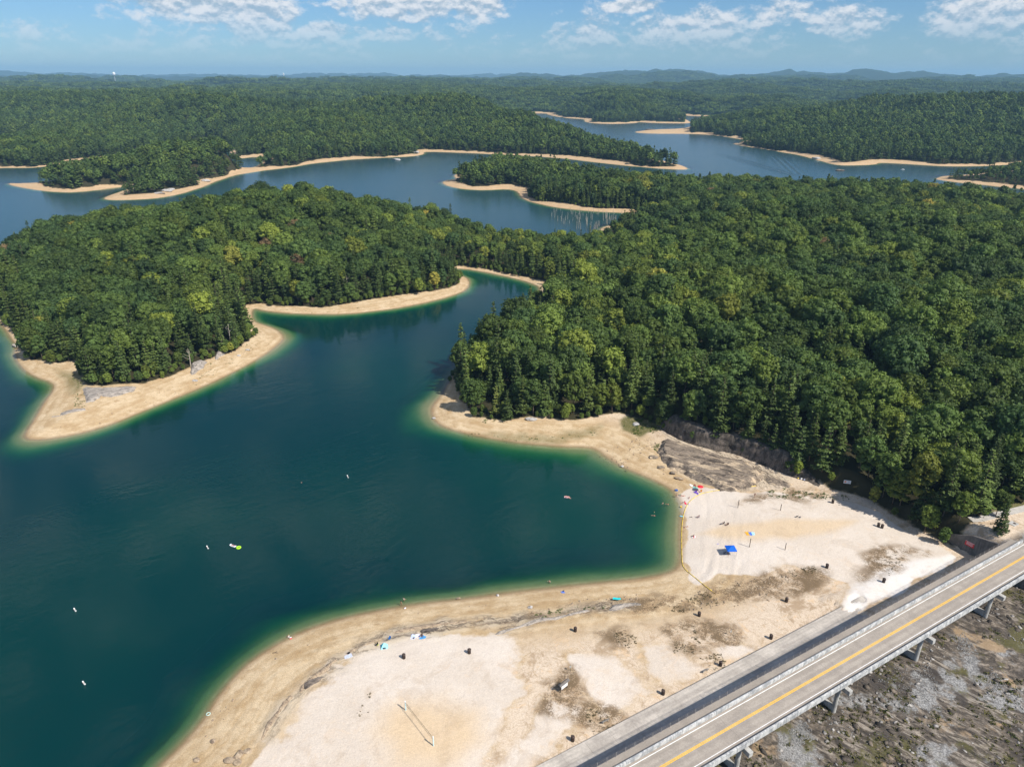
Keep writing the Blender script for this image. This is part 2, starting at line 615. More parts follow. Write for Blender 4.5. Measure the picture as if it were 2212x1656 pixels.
def height(X, Y, F=None):
    X = np.asarray(X, float)
    Y = np.asarray(Y, float)
    F = F or fields(X, Y)
    s, t, rad, nn = F['s'], F['t'], F['rad'], F['nn']
    d = np.maximum(-s, 0)
    bed = -(0.17 * np.minimum(d, 5) + 0.42 * np.maximum(d - 5, 0))
    bed = bed * (1 - 0.6 * shelf(X, Y)) * (0.6 + 1.3 * fbm(X, Y, 22.0, 3, 91))
    bed = np.maximum(bed, -15)
    sp = np.maximum(s, 0)
    beach = 5.0 * (1 - np.exp(-sp / 26.0))
    flat = 4.0 * (1 - np.exp(-sp / 24.0))
    k = sstep(nn, -4, 6)
    land = beach * (1 - k) + flat * k
    # wooded hills
    amp = 2.5 + 5 * fbm(X, Y, 120.0, 3, 3) + sstep(rad, 950, 1500) * (4 + 14 * fbm(X, Y, 260.0, 3, 4)) + 12 * sstep(rad, 1800, 3500) + sstep(rad, 1350, 2200) * 34 * sstep(fbm(X, Y, 620.0, 3, 6), 0.42, 0.72)
    bump = np.zeros(len(X))
    for hx, hy, hh, hr in _HW:
        bump = np.maximum(bump, hh * np.exp(-((X - hx) ** 2 + (Y - hy) ** 2) / (hr * hr)))
    far = sstep(rad, 3000, 7000)
    fb = sstep(rad, 850, 930)
    amp = amp * (1 + 0.5 * far) + bump * (1 - fb)
    amp = amp * (1 - 0.95 * np.minimum(1, 1.3 * lowness(X, Y)))
    rise = sstep(t, -2, 95 + 80 * sstep(rad, 700, 2000))
    hill = amp * rise * (0.75 + 0.5 * fbm(X, Y, 90.0, 3, 8))
    # rocky bank behind the beach
    bank = 6.0 * sstep(t, 0.5, 5.0) * sstep(-np.hypot(X - BANK_C[0], Y - BANK_C[1]), -62, -34)
    land = land + hill + bank + bump * fb * sstep(t, -4, 26 + 50 * sstep(rad, 1300, 1800))
    # distant ridges
    az = np.arctan2(X, Y)
    rid = 0
    for (r0, wdt, h, sd_, a0, a1) in RIDGES:
        prof = 0.42 + 0.58 * sstep(fbm(az * 1000.0 + sd_ * 77.0, np.zeros(len(X)) + sd_ * 13.0 + rad / 900.0, 75.0, 4, sd_, 0.55), 0.28, 0.74)
        rid = np.maximum(rid, h * prof * np.exp(-((rad - r0) / wdt) ** 2) * sstep(az, a0 - 0.12, a0) * sstep(-az, -a1 - 0.12, -a1))
    land = land + rid
    # bridge corridor: sill, then the rock floor falling away downstream
    u, v = bridge_uv(X, Y)
    near = (rad < 420)
    ds = sstep(-v, -9.0, -4.0) * near * sstep(nn, -6, 0)
    rocky = WEIR_Z - 1.0 - 0.045 * np.maximum(-v - 4, 0) + 1.6 * (fbm(X * 0.5 + Y * 0.86, Y * 0.5 - X * 0.86, 9.0, 5, 21) - 0.5) * sstep(-v, 4, 14) \
        + 0.5 * (fbm((X * 0.86 - Y * 0.5) * 0.3, (Y * 0.86 + X * 0.5) * 1.2, 2.2, 3, 23) - 0.5)
    land = np.where(ds > 0, land * (1 - ds) + rocky * ds, land)
    # far bank by the bridge end rises to road level
    e = sstep(u, 132.4, 135.5) * sstep(v, -16, -8) * sstep(-v, -44, -26) * near
    land = land * (1 - e) + (DECK_Z - 0.25) * e
    kd = sstep(u + 40 * (fbm(X, Y, 5.0, 4, 77) - 0.5) + 0.5 * (v - 12), 80, 83) * sstep(v, 3.4, 4.5) * sstep(-v, -26, -17) * sstep(-u, -134, -131) * near
    land = np.where(kd > 0, land * (1 - kd) + (WEIR_Z + 0.07 + 0.12 * fbm(X, Y, 4.0, 2, 78)) * kd, land)
    # ledges of bare rock along the near shore
    q = sstep(nn, 3, 10) * sstep(s, 4, 8) * sstep(-s, -24, -16) * (v > 12)
    led = fbm(X * 0.35 + s * 2.0, Y * 0.35 - s * 2.0, 5.0, 4, 41)
    land = land + q * (np.floor(led * 7) / 7 - 0.5) * 0.35
    z = np.where(s < 0, bed, land)
    z = z + 0.10 * (fbm(X, Y, 3.0, 3, 51) - 0.5) * sstep(s, 0.5, 5)
    return z


RIDGES = [(12500, 1300, 178, 5, 0.06, 1.2), (9800, 900, 75, 9, 0.16, 1.2), (19500, 1600, 128, 6, -1.2, 1.2), (14500, 1500, 55, 12, -1.2, 0.2)]


def on_ground(x, y, it=5):
    z = 3.0
    for _ in range(it):
        X, Y = ground0(x, y, z)
        z = float(height(np.array([X]), np.array([Y]))[0])
    return Vector((X, Y, z))


def on_grounds(pts, it=5):
    pts = np.asarray(pts, float)
    z = np.full(len(pts), 3.0)
    for _ in range(it):
        P = np.array([ground0(p[0], p[1], zz) for p, zz in zip(pts, z)])
        z = height(P[:, 0], P[:, 1])
    return np.column_stack([P, z])


def on_water(x, y, z=0.0):
    X, Y = ground0(x, y, z)
    return Vector((X, Y, z))


# ---------------------------------------------------------------- ground sheet
r_list = np.concatenate([np.exp(np.linspace(math.log(48), math.log(420), 470, endpoint=False)),
                         np.exp(np.linspace(math.log(420), math.log(3400), 290, endpoint=False)),
                         np.exp(np.linspace(math.log(3400), math.log(27000), 120))])
a_list = np.linspace(R(-60), R(60), 740)
NRr, NAa = len(r_list), len(a_list)
RR, AA = np.meshgrid(r_list, a_list, indexing='ij')
GX, GY = (RR * np.sin(AA)).ravel(), (RR * np.cos(AA)).ravel()
GF = fields(GX, GY)
GZ = height(GX, GY, GF)
idx = np.arange(NRr * NAa).reshape(NRr, NAa)
gfaces = np.stack([idx[:-1, :-1], idx[:-1, 1:], idx[1:, 1:], idx[1:, :-1]], -1).reshape(-1, 4)
gme = mesh_np('ground', np.column_stack([GX, GY, GZ]), gfaces, smooth=True)


def soft_poly(P, X, Y, soft, wob=0.0, size=8.0, seed=1, z=3.0):
    q = to_world(P, z)
    d = sdf(q, X, Y)
    if wob:
        d = d + (fbm(X, Y, size, 4, seed) - 0.5) * 2 * wob
    return sstep(d, -soft, soft)


def set_attr(me, name, arr):
    a = me.attributes.new(name, 'FLOAT_COLOR', 'POINT')
    a.data.foreach_set('color', np.asarray(arr, np.float32).ravel())


nearm = (GF['rad'] < 420)
nx, ny = GX[nearm], GY[nearm]


def spread(v):
    o = np.zeros(len(GX), np.float32)
    o[nearm] = v
    return o


white = np.zeros(len(nx))
for P, so, wo in [
        ([(1462, 1058), (1500, 1044), (1560, 1052), (1640, 1061), (1700, 1067), (1780, 1077), (1850, 1092), (1900, 1112), (1960, 1152), (2050, 1196), (2075, 1212), (1960, 1275),
          (1850, 1335), (1800, 1345), (1822, 1290), (1830, 1262), (1760, 1235), (1700, 1222), (1640, 1240), (1560, 1232), (1510, 1250), (1484, 1232), (1482, 1110)], 1.6, 2.6),
        ([(560, 1660), (600, 1560), (660, 1490), (720, 1440), (765, 1402), (860, 1374), (960, 1354), (1060, 1350), (1105, 1385), (1090, 1440), (1130, 1500), (1080, 1590), (1030, 1700), (560, 1700)], 5.0, 6.0),
        ([(1372, 1380), (1430, 1382), (1470, 1410), (1525, 1445), (1440, 1490), (1400, 1460)], 4.0, 3.5),
        ([(1240, 1420), (1330, 1410), (1370, 1450), (1420, 1500), (1310, 1545), (1260, 1500)], 4.0, 4.5),
        ([(1110, 1600), (1180, 1500), (1260, 1530), (1230, 1600), (1150, 1680), (1060, 1680)], 4.0, 4.5),
        ([(1530, 1390), (1560, 1388), (1640, 1400), (1600, 1420), (1560, 1430)], 3.0, 2.5)]:
    white = np.maximum(white, soft_poly(P, nx, ny, so, wo, 9.0, 61))
bright = soft_poly([(1800, 1352), (1826, 1300), (1842, 1270), (1920, 1236), (2000, 1212), (2062, 1200), (2110, 1220), (2010, 1300), (1850, 1400), (1790, 1390)], nx, ny, 1.2, 1.5, 6.0, 63)
court = np.maximum(soft_poly([(800, 1580), (850, 1530), (950, 1520), (1020, 1545), (1030, 1600), (960, 1660), (850, 1670)], nx, ny, 5.0, 3.0, 12.0, 64),
                   soft_poly([(1500, 1140), (1560, 1128), (1700, 1120), (1850, 1128), (1800, 1150), (1700, 1162), (1600, 1158)], nx, ny, 2.2, 2.0, 10.0, 65) * 0.9)
dirt = np.zeros(len(nx))
for P in [[(1520, 1262), (1600, 1240), (1720, 1222), (1790, 1232), (1800, 1262), (1720, 1290), (1600, 1300), (1460, 1312), (1420, 1300)],
          [(1130, 1315), (1240, 1290), (1340, 1275), (1480, 1275), (1460, 1310), (1330, 1310), (1200, 1330), (1080, 1345)],
          [(1210, 1520), (1290, 1520), (1370, 1560), (1330, 1590), (1250, 1570)], [(1180, 1470), (1240, 1440), (1260, 1500), (1210, 1560), (1160, 1540)],
          [(1420, 1350), (1520, 1330), (1590, 1350), (1600, 1390), (1500, 1420), (1440, 1400)], [(1850, 1195), (1960, 1180), (2000, 1200), (1930, 1240), (1860, 1260)],
          [(1290, 1365), (1350, 1350), (1380, 1385), (1330, 1400)], [(1600, 1080), (1700, 1055), (1790, 1065), (1760, 1080), (1680, 1078)]]:
    dirt = np.maximum(dirt, soft_poly(P, nx, ny, 2.0, 3.5, 7.0, 66))
rockm = np.zeros(len(nx))
for P in [[(650, 1475), (665, 1450), (690, 1440), (720, 1432), (740, 1440), (700, 1470), (665, 1482)],
          [(560, 1590), (580, 1540), (640, 1470), (720, 1410), (800, 1365), (900, 1335), (1010, 1322), (1090, 1318), (1130, 1312), (1150, 1335), (1050, 1345), (900, 1362), (780, 1400), (700, 1450), (640, 1520), (590, 1600)],
          [(1080, 1345), (1120, 1335), (1180, 1310), (1260, 1300), (1330, 1290), (1370, 1300), (1330, 1312), (1220, 1320), (1160, 1340), (1090, 1365)],
          [(1440, 930), (1510, 955), (1590, 985), (1660, 1010), (1720, 1035), (1690, 1050), (1600, 1055), (1500, 1025), (1430, 985)]]:
    rockm = np.maximum(rockm, soft_poly(P, nx, ny, 2.2, 3.0, 6.0, 67))
grass = np.zeros(len(nx))
for P in [[(1335, 905), (1370, 893), (1420, 905), (1430, 925), (1380, 938), (1350, 925)], [(2085, 1112), (2130, 1112), (2212, 1100), (2400, 1070), (2400, 1160), (2205, 1152), (2150, 1165), (2100, 1150)],
          ]:
    grass = np.maximum(grass, soft_poly(P, nx, ny, 1.2, 1.6, 4.0, 68))
grass = np.maximum(grass, 0.55 * soft_poly([(1010, 925), (1100, 940), (1200, 945), (1290, 930), (1300, 915), (1200, 930), (1080, 925)], nx, ny, 3.0, 3.0, 4.0, 68))
bu, bv = bridge_uv(nx, ny)
down = sstep(-bv, -8, -5) * sstep(GF['nn'][nearm], -3, 2)
gw = soft_poly([(120, 790), (150, 800), (175, 800), (180, 830), (160, 842), (150, 825), (125, 800)], nx, ny, 3.0, 3.0, 8.0, 69)
grass = np.maximum(grass, gw * 0.7)
set_attr(gme, 'za', np.column_stack([spread(white), spread(court), spread(dirt), spread(rockm)]))
set_attr(gme, 'zb', np.column_stack([spread(down), sstep(GF['t'], -3.0, 3.0), spread(grass), spread(bright)]))
set_attr(gme, 'zs', np.column_stack([np.clip(GF['s'], -60, 60), np.clip(GF['t'], -60, 60), GF['nn'] > 0, np.ones(len(GX))]))


def ground_material():
    m = bpy.data.materials.new('ground')
    m.use_nodes = True
    N = NT(m.node_tree)
    pos = N.n('ShaderNodeNewGeometry').outputs['Position']

    def attr(nm):
        a = N.n('ShaderNodeAttribute', attribute_name=nm)
        s = N.n('ShaderNodeSeparateColor')
        N.link(a.outputs['Color'], s.inputs[0])
        return s.outputs[0], s.outputs[1], s.outputs[2], a.outputs['Alpha']
    wh, co, di, ro = attr('za')
    dn, fo, gr, br = attr('zb')
    sd, td, nr_, _ = attr('zs')
    n1 = N.noise(pos, 0.045, 5, 0.6)
    n2 = N.noise(pos, 0.35, 6, 0.65)
    n3 = N.noise(pos, 2.6, 5, 0.7)
    n4 = N.noise(pos, 0.11, 6, 0.62, 0.6)
    # shore soil: bands that follow the falling water line
    bandv = N.n('ShaderNodeCombineXYZ')
    N.put(bandv.inputs[0], N.math('ADD', N.math('MULTIPLY', sd, 0.42), N.math('MULTIPLY', n2, 1.6)))
    N.put(bandv.inputs[1], N.math('MULTIPLY', n1, 4.0))
    band = N.noise(bandv.outputs[0], 1.1, 3, 0.6)
    soil = N.mix(N.smooth(N.math('ADD', N.math('MULTIPLY', band, 0.5), N.math('MULTIPLY', n4, 0.5)), 0.38, 0.62), (0.46, 0.325, 0.18), (0.62, 0.485, 0.315))
    soil = N.mix(N.smooth(n2, 0.45, 0.72, 0.0, 0.55), soil, (0.36, 0.235, 0.115))
    soil = N.mix(N.math('MULTIPLY', N.smooth(n3, 0.56, 0.70), 0.5), soil, (0.22, 0.16, 0.10))
    peb = N.noise(pos, 4.5, 3, 0.75)
    soil = N.mix(1.0, soil, N.smooth(peb, 0.3, 0.7, 0.80, 1.16), 'MULTIPLY')
    sepz = N.n('ShaderNodeSeparateXYZ')
    N.link(pos, sepz.inputs[0])
    dist = N.math('SQRT', N.math('ADD', N.math('POWER', sepz.outputs[0], 2.0), N.math('POWER', sepz.outputs[1], 2.0)))
    soil = N.mix(N.smooth(dist, 400.0, 800.0, 0.0, 0.55), soil, (0.50, 0.335, 0.19))
    # pale sand
    sand = N.mix(N.smooth(n1, 0.35, 0.65), (0.62, 0.535, 0.445), (0.69, 0.61, 0.525))
    sand = N.mix(N.smooth(n2, 0.55, 0.75, 0.0, 0.35), sand, (0.60, 0.50, 0.39))
    sand = N.mix(N.math('MULTIPLY', co, 0.8), sand, (0.64, 0.475, 0.29))
    foot = N.noise(pos, 3.4, 2, 0.7)
    sand = N.mix(1.0, sand, N.smooth(foot, 0.3, 0.7, 0.91, 1.06), 'MULTIPLY')
    sand = N.mix(br, sand, (0.73, 0.69, 0.645))
    c = N.mix(N.smooth(N.math('ADD', wh, N.math('MULTIPLY', N.math('SUBTRACT', n2, 0.5), 0.9)), 0.35, 0.7), soil, sand)
    # inner part of the near beach: dull stony dirt with pale sand showing through
    inner = N.math('MULTIPLY', nr_, N.smooth(sd, 14.0, 30.0))
    mixin = N.math('MULTIPLY', inner, N.smooth(N.math('SUBTRACT', N.math('MULTIPLY_ADD', n4, 0.7, N.math('MULTIPLY', n2, 0.4)), N.math('MULTIPLY', wh, 0.42)), 0.12, 0.55))
    stony = N.mix(N.smooth(n3, 0.35, 0.7), (0.56, 0.44, 0.32), (0.72, 0.61, 0.485))
    c = N.mix(mixin, c, stony)
    n5 = N.noise(pos, 0.16, 9, 0.68, 0.5)
    n6 = N.noise(N.mapping(pos, (1, 1, 1), loc=(13, 40, 0)), 0.22, 8, 0.66, 0.9)
    br_m = N.math('MULTIPLY', inner, N.math('MULTIPLY', N.smooth(n5, 0.50, 0.62), N.smooth(wh, 0.2, 0.9, 0.75, 0.2)))
    c = N.mix(br_m, c, (0.34, 0.235, 0.14))
    c = N.mix(N.math('MULTIPLY', N.math('MULTIPLY', inner, N.smooth(n6, 0.56, 0.62, 0.0, 0.6)), N.smooth(wh, 0.3, 0.9, 1.0, 0.25)), c, (0.66, 0.47, 0.29))
    c = N.mix(N.math('MULTIPLY', inner, N.smooth(n3, 0.62, 0.72, 0.0, 0.35)), c, (0.25, 0.185, 0.12))
    dk = N.math('MULTIPLY', di, N.smooth(N.math('ADD', N.math('MULTIPLY', n5, 0.65), N.math('MULTIPLY', n3, 0.5)), 0.53, 0.62))
    c = N.mix(N.math('MULTIPLY', di, N.smooth(N.math('MULTIPLY_ADD', n2, 0.6, N.math('MULTIPLY', n5, 0.5)), 0.46, 0.60, 0.05, 0.75)), c, (0.35, 0.24, 0.14))
    rill = N.smooth(N.math('ABSOLUTE', N.math('SUBTRACT', N.noise(pos, 0.2, 7, 0.62, 1.4), 0.5)), 0.002, 0.022, 1.0, 0.0)
    c = N.mix(N.math('MULTIPLY', N.math('MULTIPLY', rill, inner), N.smooth(wh, 0.3, 0.9, 0.55, 0.08)), c, (0.36, 0.25, 0.15))
    c = N.mix(N.math('MULTIPLY', dk, 0.8), c, (0.135, 0.095, 0.055))
    # bare rock ledges
    rv = N.n('ShaderNodeCombineXYZ')
    N.put(rv.inputs[0], N.math('ADD', N.math('MULTIPLY', sd, 0.9), N.math('MULTIPLY', n4, 6.0)))
    N.put(rv.inputs[1], N.math('MULTIPLY', n2, 2.2))
    rn = N.noise(rv.outputs[0], 0.8, 6, 0.68, 0.7)
    rockc = N.ramp(rn, [(0.30, (0.06, 0.05, 0.045)), (0.40, (0.22, 0.18, 0.14)), (0.48, (0.50, 0.42, 0.31)), (0.62, (0.58, 0.48, 0.36)), (0.75, (0.34, 0.30, 0.26))])
    c = N.mix(N.math('MULTIPLY', ro, N.smooth(n2, 0.30, 0.50, 0.25, 0.85)), c, rockc)
    # open joints between the beds, running with the shore
    cv = N.n('ShaderNodeCombineXYZ')
    N.put(cv.inputs[0], N.math('ADD', N.math('MULTIPLY', sd, 0.5), N.math('MULTIPLY', n1, 5.0)))
    N.put(cv.inputs[1], N.math('ADD', N.math('MULTIPLY', n4, 3.0), N.math('MULTIPLY', n2, 0.8)))
    cn_ = N.noise(cv.outputs[0], 1.15, 4, 0.6, 0.8)
    crack = N.smooth(N.math('ABSOLUTE', N.math('SUBTRACT', cn_, 0.5)), 0.006, 0.060, 1.0, 0.0)
    crack = N.math('MULTIPLY', crack, N.smooth(N.noise(pos, 0.09, 4, 0.6), 0.36, 0.52))
    c = N.mix(N.math('MULTIPLY', N.math('MULTIPLY', crack, ro), 0.85), c, (0.085, 0.062, 0.045))
    # downstream rock floor: dark weathered beds, white gravel, rust, dry grass
    mv = N.rotscale(pos, R(40), (0.24, 0.9, 1.0))
    s1 = N.noise(mv, 0.9, 8, 0.7, 0.8)
    s2 = N.noise(pos, 0.075, 4, 0.55, 0.4)
    s3 = N.noise(N.mapping(pos, (1, 1, 1), loc=(31, 7, 0)), 0.06, 4, 0.6, 0.3)
    streak = N.ramp(s1, [(0.30, (0.022, 0.020, 0.018)), (0.45, (0.060, 0.052, 0.045)), (0.53, (0.15, 0.125, 0.10)), (0.60, (0.42, 0.37, 0.31)), (0.66, (0.20, 0.165, 0.13)), (0.75, (0.07, 0.06, 0.05))])
    blk = N.ramp(N.noise(pos, 0.45, 8, 0.72, 0.5), [(0.32, (0.025, 0.022, 0.020)), (0.48, (0.085, 0.072, 0.060)), (0.56, (0.19, 0.155, 0.12)), (0.64, (0.40, 0.34, 0.28)), (0.74, (0.16, 0.13, 0.10))])
    beds = N.mix(N.smooth(N.noise(N.mapping(pos, (1, 1, 1), loc=(9, 3, 0)), 0.05, 4, 0.6, 0.4), 0.42, 0.58, 0.15, 0.75), blk, streak)
    beds = N.mix(N.smooth(s2, 0.52, 0.64, 0.0, 0.8), beds, N.mix(s1, (0.03, 0.026, 0.024), (0.10, 0.088, 0.08)))
    grav = N.mix(N.smooth(n3, 0.42, 0.62), (0.18, 0.178, 0.175), (0.40, 0.395, 0.385))
    beds = N.mix(N.math('MULTIPLY', N.smooth(N.math('ADD', s3, N.math('MULTIPLY', n2, 0.35)), 0.72, 0.79), 0.9), beds, grav)
    tanm = N.smooth(N.math('ADD', s2, N.math('MULTIPLY', n2, 0.3)), 0.50, 0.57, 1.0, 0.0)
    beds = N.mix(N.math('MULTIPLY', tanm, 0.75), beds, N.mix(n3, (0.26, 0.16, 0.075), (0.52, 0.40, 0.27)))
    gmask = N.smooth(N.math('ADD', N.noise(N.mapping(pos, (1, 1, 1), loc=(5, 50, 0)), 0.085, 5, 0.65), N.math('MULTIPLY', n3, 0.22)), 0.66, 0.73)
    beds = N.mix(N.math('MULTIPLY', gmask, 0.8), beds, N.mix(n3, (0.05, 0.055, 0.018), (0.16, 0.14, 0.055)))
    c = N.mix(dn, c, beds)
    # grass and forest floor
    gcol = N.mix(n3, (0.045, 0.065, 0.015), (0.20, 0.17, 0.07))
    c = N.mix(N.math('MULTIPLY', gr, N.smooth(n3, 0.25, 0.5)), c, gcol)
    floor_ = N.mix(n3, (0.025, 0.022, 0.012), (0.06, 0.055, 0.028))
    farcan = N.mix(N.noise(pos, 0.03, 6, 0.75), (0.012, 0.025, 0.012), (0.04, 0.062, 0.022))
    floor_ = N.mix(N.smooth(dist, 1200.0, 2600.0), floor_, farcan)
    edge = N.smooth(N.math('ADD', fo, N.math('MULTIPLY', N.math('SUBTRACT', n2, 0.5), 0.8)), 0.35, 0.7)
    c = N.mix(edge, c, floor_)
    # damp rim at the water line
    wet = N.math('MULTIPLY', N.smooth(sd, 0.0, 1.8, 1.0, 0.0), N.math('SUBTRACT', 1.0, N.smooth(sd, -2.0, -1.0, 1.0, 0.0)))
    c = N.mix(N.math('MULTIPLY', wet, 0.55), c, (0.27, 0.185, 0.105))
    silt = N.mix(n2, (0.26, 0.22, 0.12), (0.36, 0.30, 0.17))
    c = N.mix(N.smooth(sd, -3.0, -0.3, 1.0, 0.0), c, silt)
    p = N.n('ShaderNodeBsdfPrincipled')
    N.link(c, p.inputs['Base Color'])
    p.inputs['Roughness'].default_value = 0.9
    p.inputs['Specular IOR Level'].default_value = 0.1
    bh = N.math('ADD', N.math('MULTIPLY', n3, 0.35), N.math('MULTIPLY', N.noise(pos, 0.9, 6, 0.7), 0.9))
    bh = N.math('ADD', bh, N.math('MULTIPLY', N.math('MULTIPLY', s1, dn), 2.2))
    bh = N.math('ADD', bh, N.math('MULTIPLY', N.math('MULTIPLY', rn, ro), 1.6))
    b = N.n('ShaderNodeBump')
    b.inputs['Strength'].default_value = 0.5
    b.inputs['Distance'].default_value = 0.4
    N.link(bh, b.inputs['Height'])
    N.link(b.outputs[0], p.inputs['Normal'])
    o = N.n('ShaderNodeOutputMaterial')
    N.link(p.outputs[0], o.inputs[0])
    return m


ground = link('ground', gme, ground_material())
prop(ground, 'sandy shores and wooded hills around the lake', 'ground', kind='structure')

# ---------------------------------------------------------------- lake
rows = np.searchsorted(r_list, 3600)
keepv = (GZ < 0.6)
fm = keepv[gfaces].any(1) & (gfaces[:, 0] < rows * NAa)
wf = gfaces[fm]
uniq, inv = np.unique(wf.ravel(), return_inverse=True)
wme = mesh_np('lake', np.column_stack([GX[uniq], GY[uniq], np.zeros(len(uniq))]), inv.reshape(-1, 4), smooth=True)
da = wme.attributes.new('depth', 'FLOAT', 'POINT')
da.data.foreach_set('value', np.clip(-GZ[uniq], 0, 20).astype(np.float32))


def water_material():
    m = bpy.data.materials.new('lake_water')
    m.use_nodes = True
    N = NT(m.node_tree)
    pos = N.n('ShaderNodeNewGeometry').outputs['Position']
    dep = N.n('ShaderNodeAttribute', attribute_name='depth').outputs['Fac']
    comb = N.n('ShaderNodeCombineColor')
    ch = []
    for i, k in enumerate((1.05, 0.43, 0.72)):
        e = N.math('EXPONENT', N.math('MULTIPLY', dep, -k))
        N.put(comb.inputs[i], e)
        ch.append(e)
    T = comb.outputs[0]
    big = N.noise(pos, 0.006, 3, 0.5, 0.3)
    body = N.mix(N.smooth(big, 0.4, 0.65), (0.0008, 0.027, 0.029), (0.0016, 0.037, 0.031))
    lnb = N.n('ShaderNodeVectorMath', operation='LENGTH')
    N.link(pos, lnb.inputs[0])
    body = N.mix(N.smooth(lnb.outputs['Value'], 380.0, 850.0), body, (0.012, 0.058, 0.066))  # pale sky reflection on far water put into the body colour by distance
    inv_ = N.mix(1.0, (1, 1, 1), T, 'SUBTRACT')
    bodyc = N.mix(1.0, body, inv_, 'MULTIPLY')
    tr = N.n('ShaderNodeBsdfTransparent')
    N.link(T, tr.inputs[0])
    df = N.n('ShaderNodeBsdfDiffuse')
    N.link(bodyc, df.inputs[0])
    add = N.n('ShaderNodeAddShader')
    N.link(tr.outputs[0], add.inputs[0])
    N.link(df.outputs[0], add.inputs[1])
    # ripples
    w1 = N.noise(N.rotscale(pos, R(24), (0.5, 1.0, 1.0)), 0.8, 3, 0.55, 0.4)
    w2 = N.noise(N.rotscale(pos, R(-35), (0.35, 1.0, 1.0)), 0.33, 2, 0.5, 0.8)
    calm = N.smooth(N.noise(pos, 0.011, 3, 0.55, 0.6), 0.38, 0.62, 0.25, 1.0)
    ln = N.n('ShaderNodeVectorMath', operation='LENGTH')
    N.link(pos, ln.inputs[0])
    calm = N.math('MULTIPLY', calm, N.smooth(ln.outputs['Value'], 260.0, 800.0, 1.0, 0.22))
    hgt = N.math('MULTIPLY', N.math('ADD', N.math('MULTIPLY', w1, 0.6), w2), calm)
    # wake of a boat that has gone behind the wooded shore
    o0, o1 = ground0(1724, 381, 0), ground0(1638, 344, 0)
    ax = Vector((o1[0] - o0[0], o1[1] - o0[1], 0)).normalized()
    sp = N.n('ShaderNodeSeparateXYZ')
    N.link(pos, sp.inputs[0])
    dx, dy = N.math('SUBTRACT', sp.outputs[0], o0[0]), N.math('SUBTRACT', sp.outputs[1], o0[1])
    wa = N.math('ADD', N.math('MULTIPLY', dx, ax.x), N.math('MULTIPLY', dy, ax.y))
    wb = N.math('ABSOLUTE', N.math('SUBTRACT', N.math('MULTIPLY', dy, ax.x), N.math('MULTIPLY', dx, ax.y)))
    off_ = N.math('SUBTRACT', wb, N.math('MULTIPLY', wa, 0.16))
    env = N.math('MULTIPLY', N.smooth(N.math('ABSOLUTE', off_), 0.0, 26.0, 1.0, 0.0), N.math('MULTIPLY', N.smooth(wa, 0.0, 20.0), N.smooth(wa, 200.0, 420.0, 1.0, 0.0)))
    wave = N.math('MULTIPLY', N.math('SINE', N.math('MULTIPLY', off_, 0.62)), env)
    hgt = N.math('ADD', hgt, N.math('MULTIPLY', wave, 4.0))
    b = N.n('ShaderNodeBump')
    b.inputs['Strength'].default_value = 1.0
    b.inputs['Distance'].default_value = 0.085
    N.link(hgt, b.inputs['Height'])
    gl = N.n('ShaderNodeBsdfGlossy')
    N.link(N.smooth(ln.outputs['Value'], 260.0, 800.0, 0.07, 0.2), gl.inputs['Roughness'])
    N.link(b.outputs[0], gl.inputs['Normal'])
    fr = N.n('ShaderNodeFresnel')
    fr.inputs[0].default_value = 1.333
    N.link(b.outputs[0], fr.inputs['Normal'])
    mx = N.n('ShaderNodeMixShader')
    N.link(fr.outputs[0], mx.inputs[0])
    N.link(add.outputs[0], mx.inputs[1])
    N.link(gl.outputs[0], mx.inputs[2])
    o = N.n('ShaderNodeOutputMaterial')
    N.link(mx.outputs[0], o.inputs[0])
    return m


lake = link('lake', wme, water_material())
prop(lake, 'deep teal lake water with branching coves', 'lake', kind='structure')
# ---------------------------------------------------------------- foliage materials
def leaf_material(name, stops, trans=0.22):
    m = bpy.data.materials.new(name)
    m.use_nodes = True
    N = NT(m.node_tree)
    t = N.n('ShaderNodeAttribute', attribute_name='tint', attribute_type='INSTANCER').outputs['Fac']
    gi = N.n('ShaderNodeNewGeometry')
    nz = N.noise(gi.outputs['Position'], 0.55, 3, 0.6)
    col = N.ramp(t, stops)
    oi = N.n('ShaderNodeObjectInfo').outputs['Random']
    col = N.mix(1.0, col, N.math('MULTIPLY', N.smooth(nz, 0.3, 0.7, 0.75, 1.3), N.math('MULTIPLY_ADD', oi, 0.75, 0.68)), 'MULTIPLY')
    p = N.n('ShaderNodeBsdfPrincipled')
    N.link(col, p.inputs['Base Color'])
    p.inputs['Roughness'].default_value = 0.62
    p.inputs['Specular IOR Level'].default_value = 0.18
    tl = N.n('ShaderNodeBsdfTranslucent')
    N.link(N.mix(1.0, col, (1.25, 1.35, 0.5), 'MULTIPLY'), tl.inputs[0])
    mx = N.n('ShaderNodeMixShader')
    mx.inputs[0].default_value = trans
    N.link(p.outputs[0], mx.inputs[1])
    N.link(tl.outputs[0], mx.inputs[2])
    o = N.n('ShaderNodeOutputMaterial')
    N.link(mx.outputs[0], o.inputs[0])
    return m


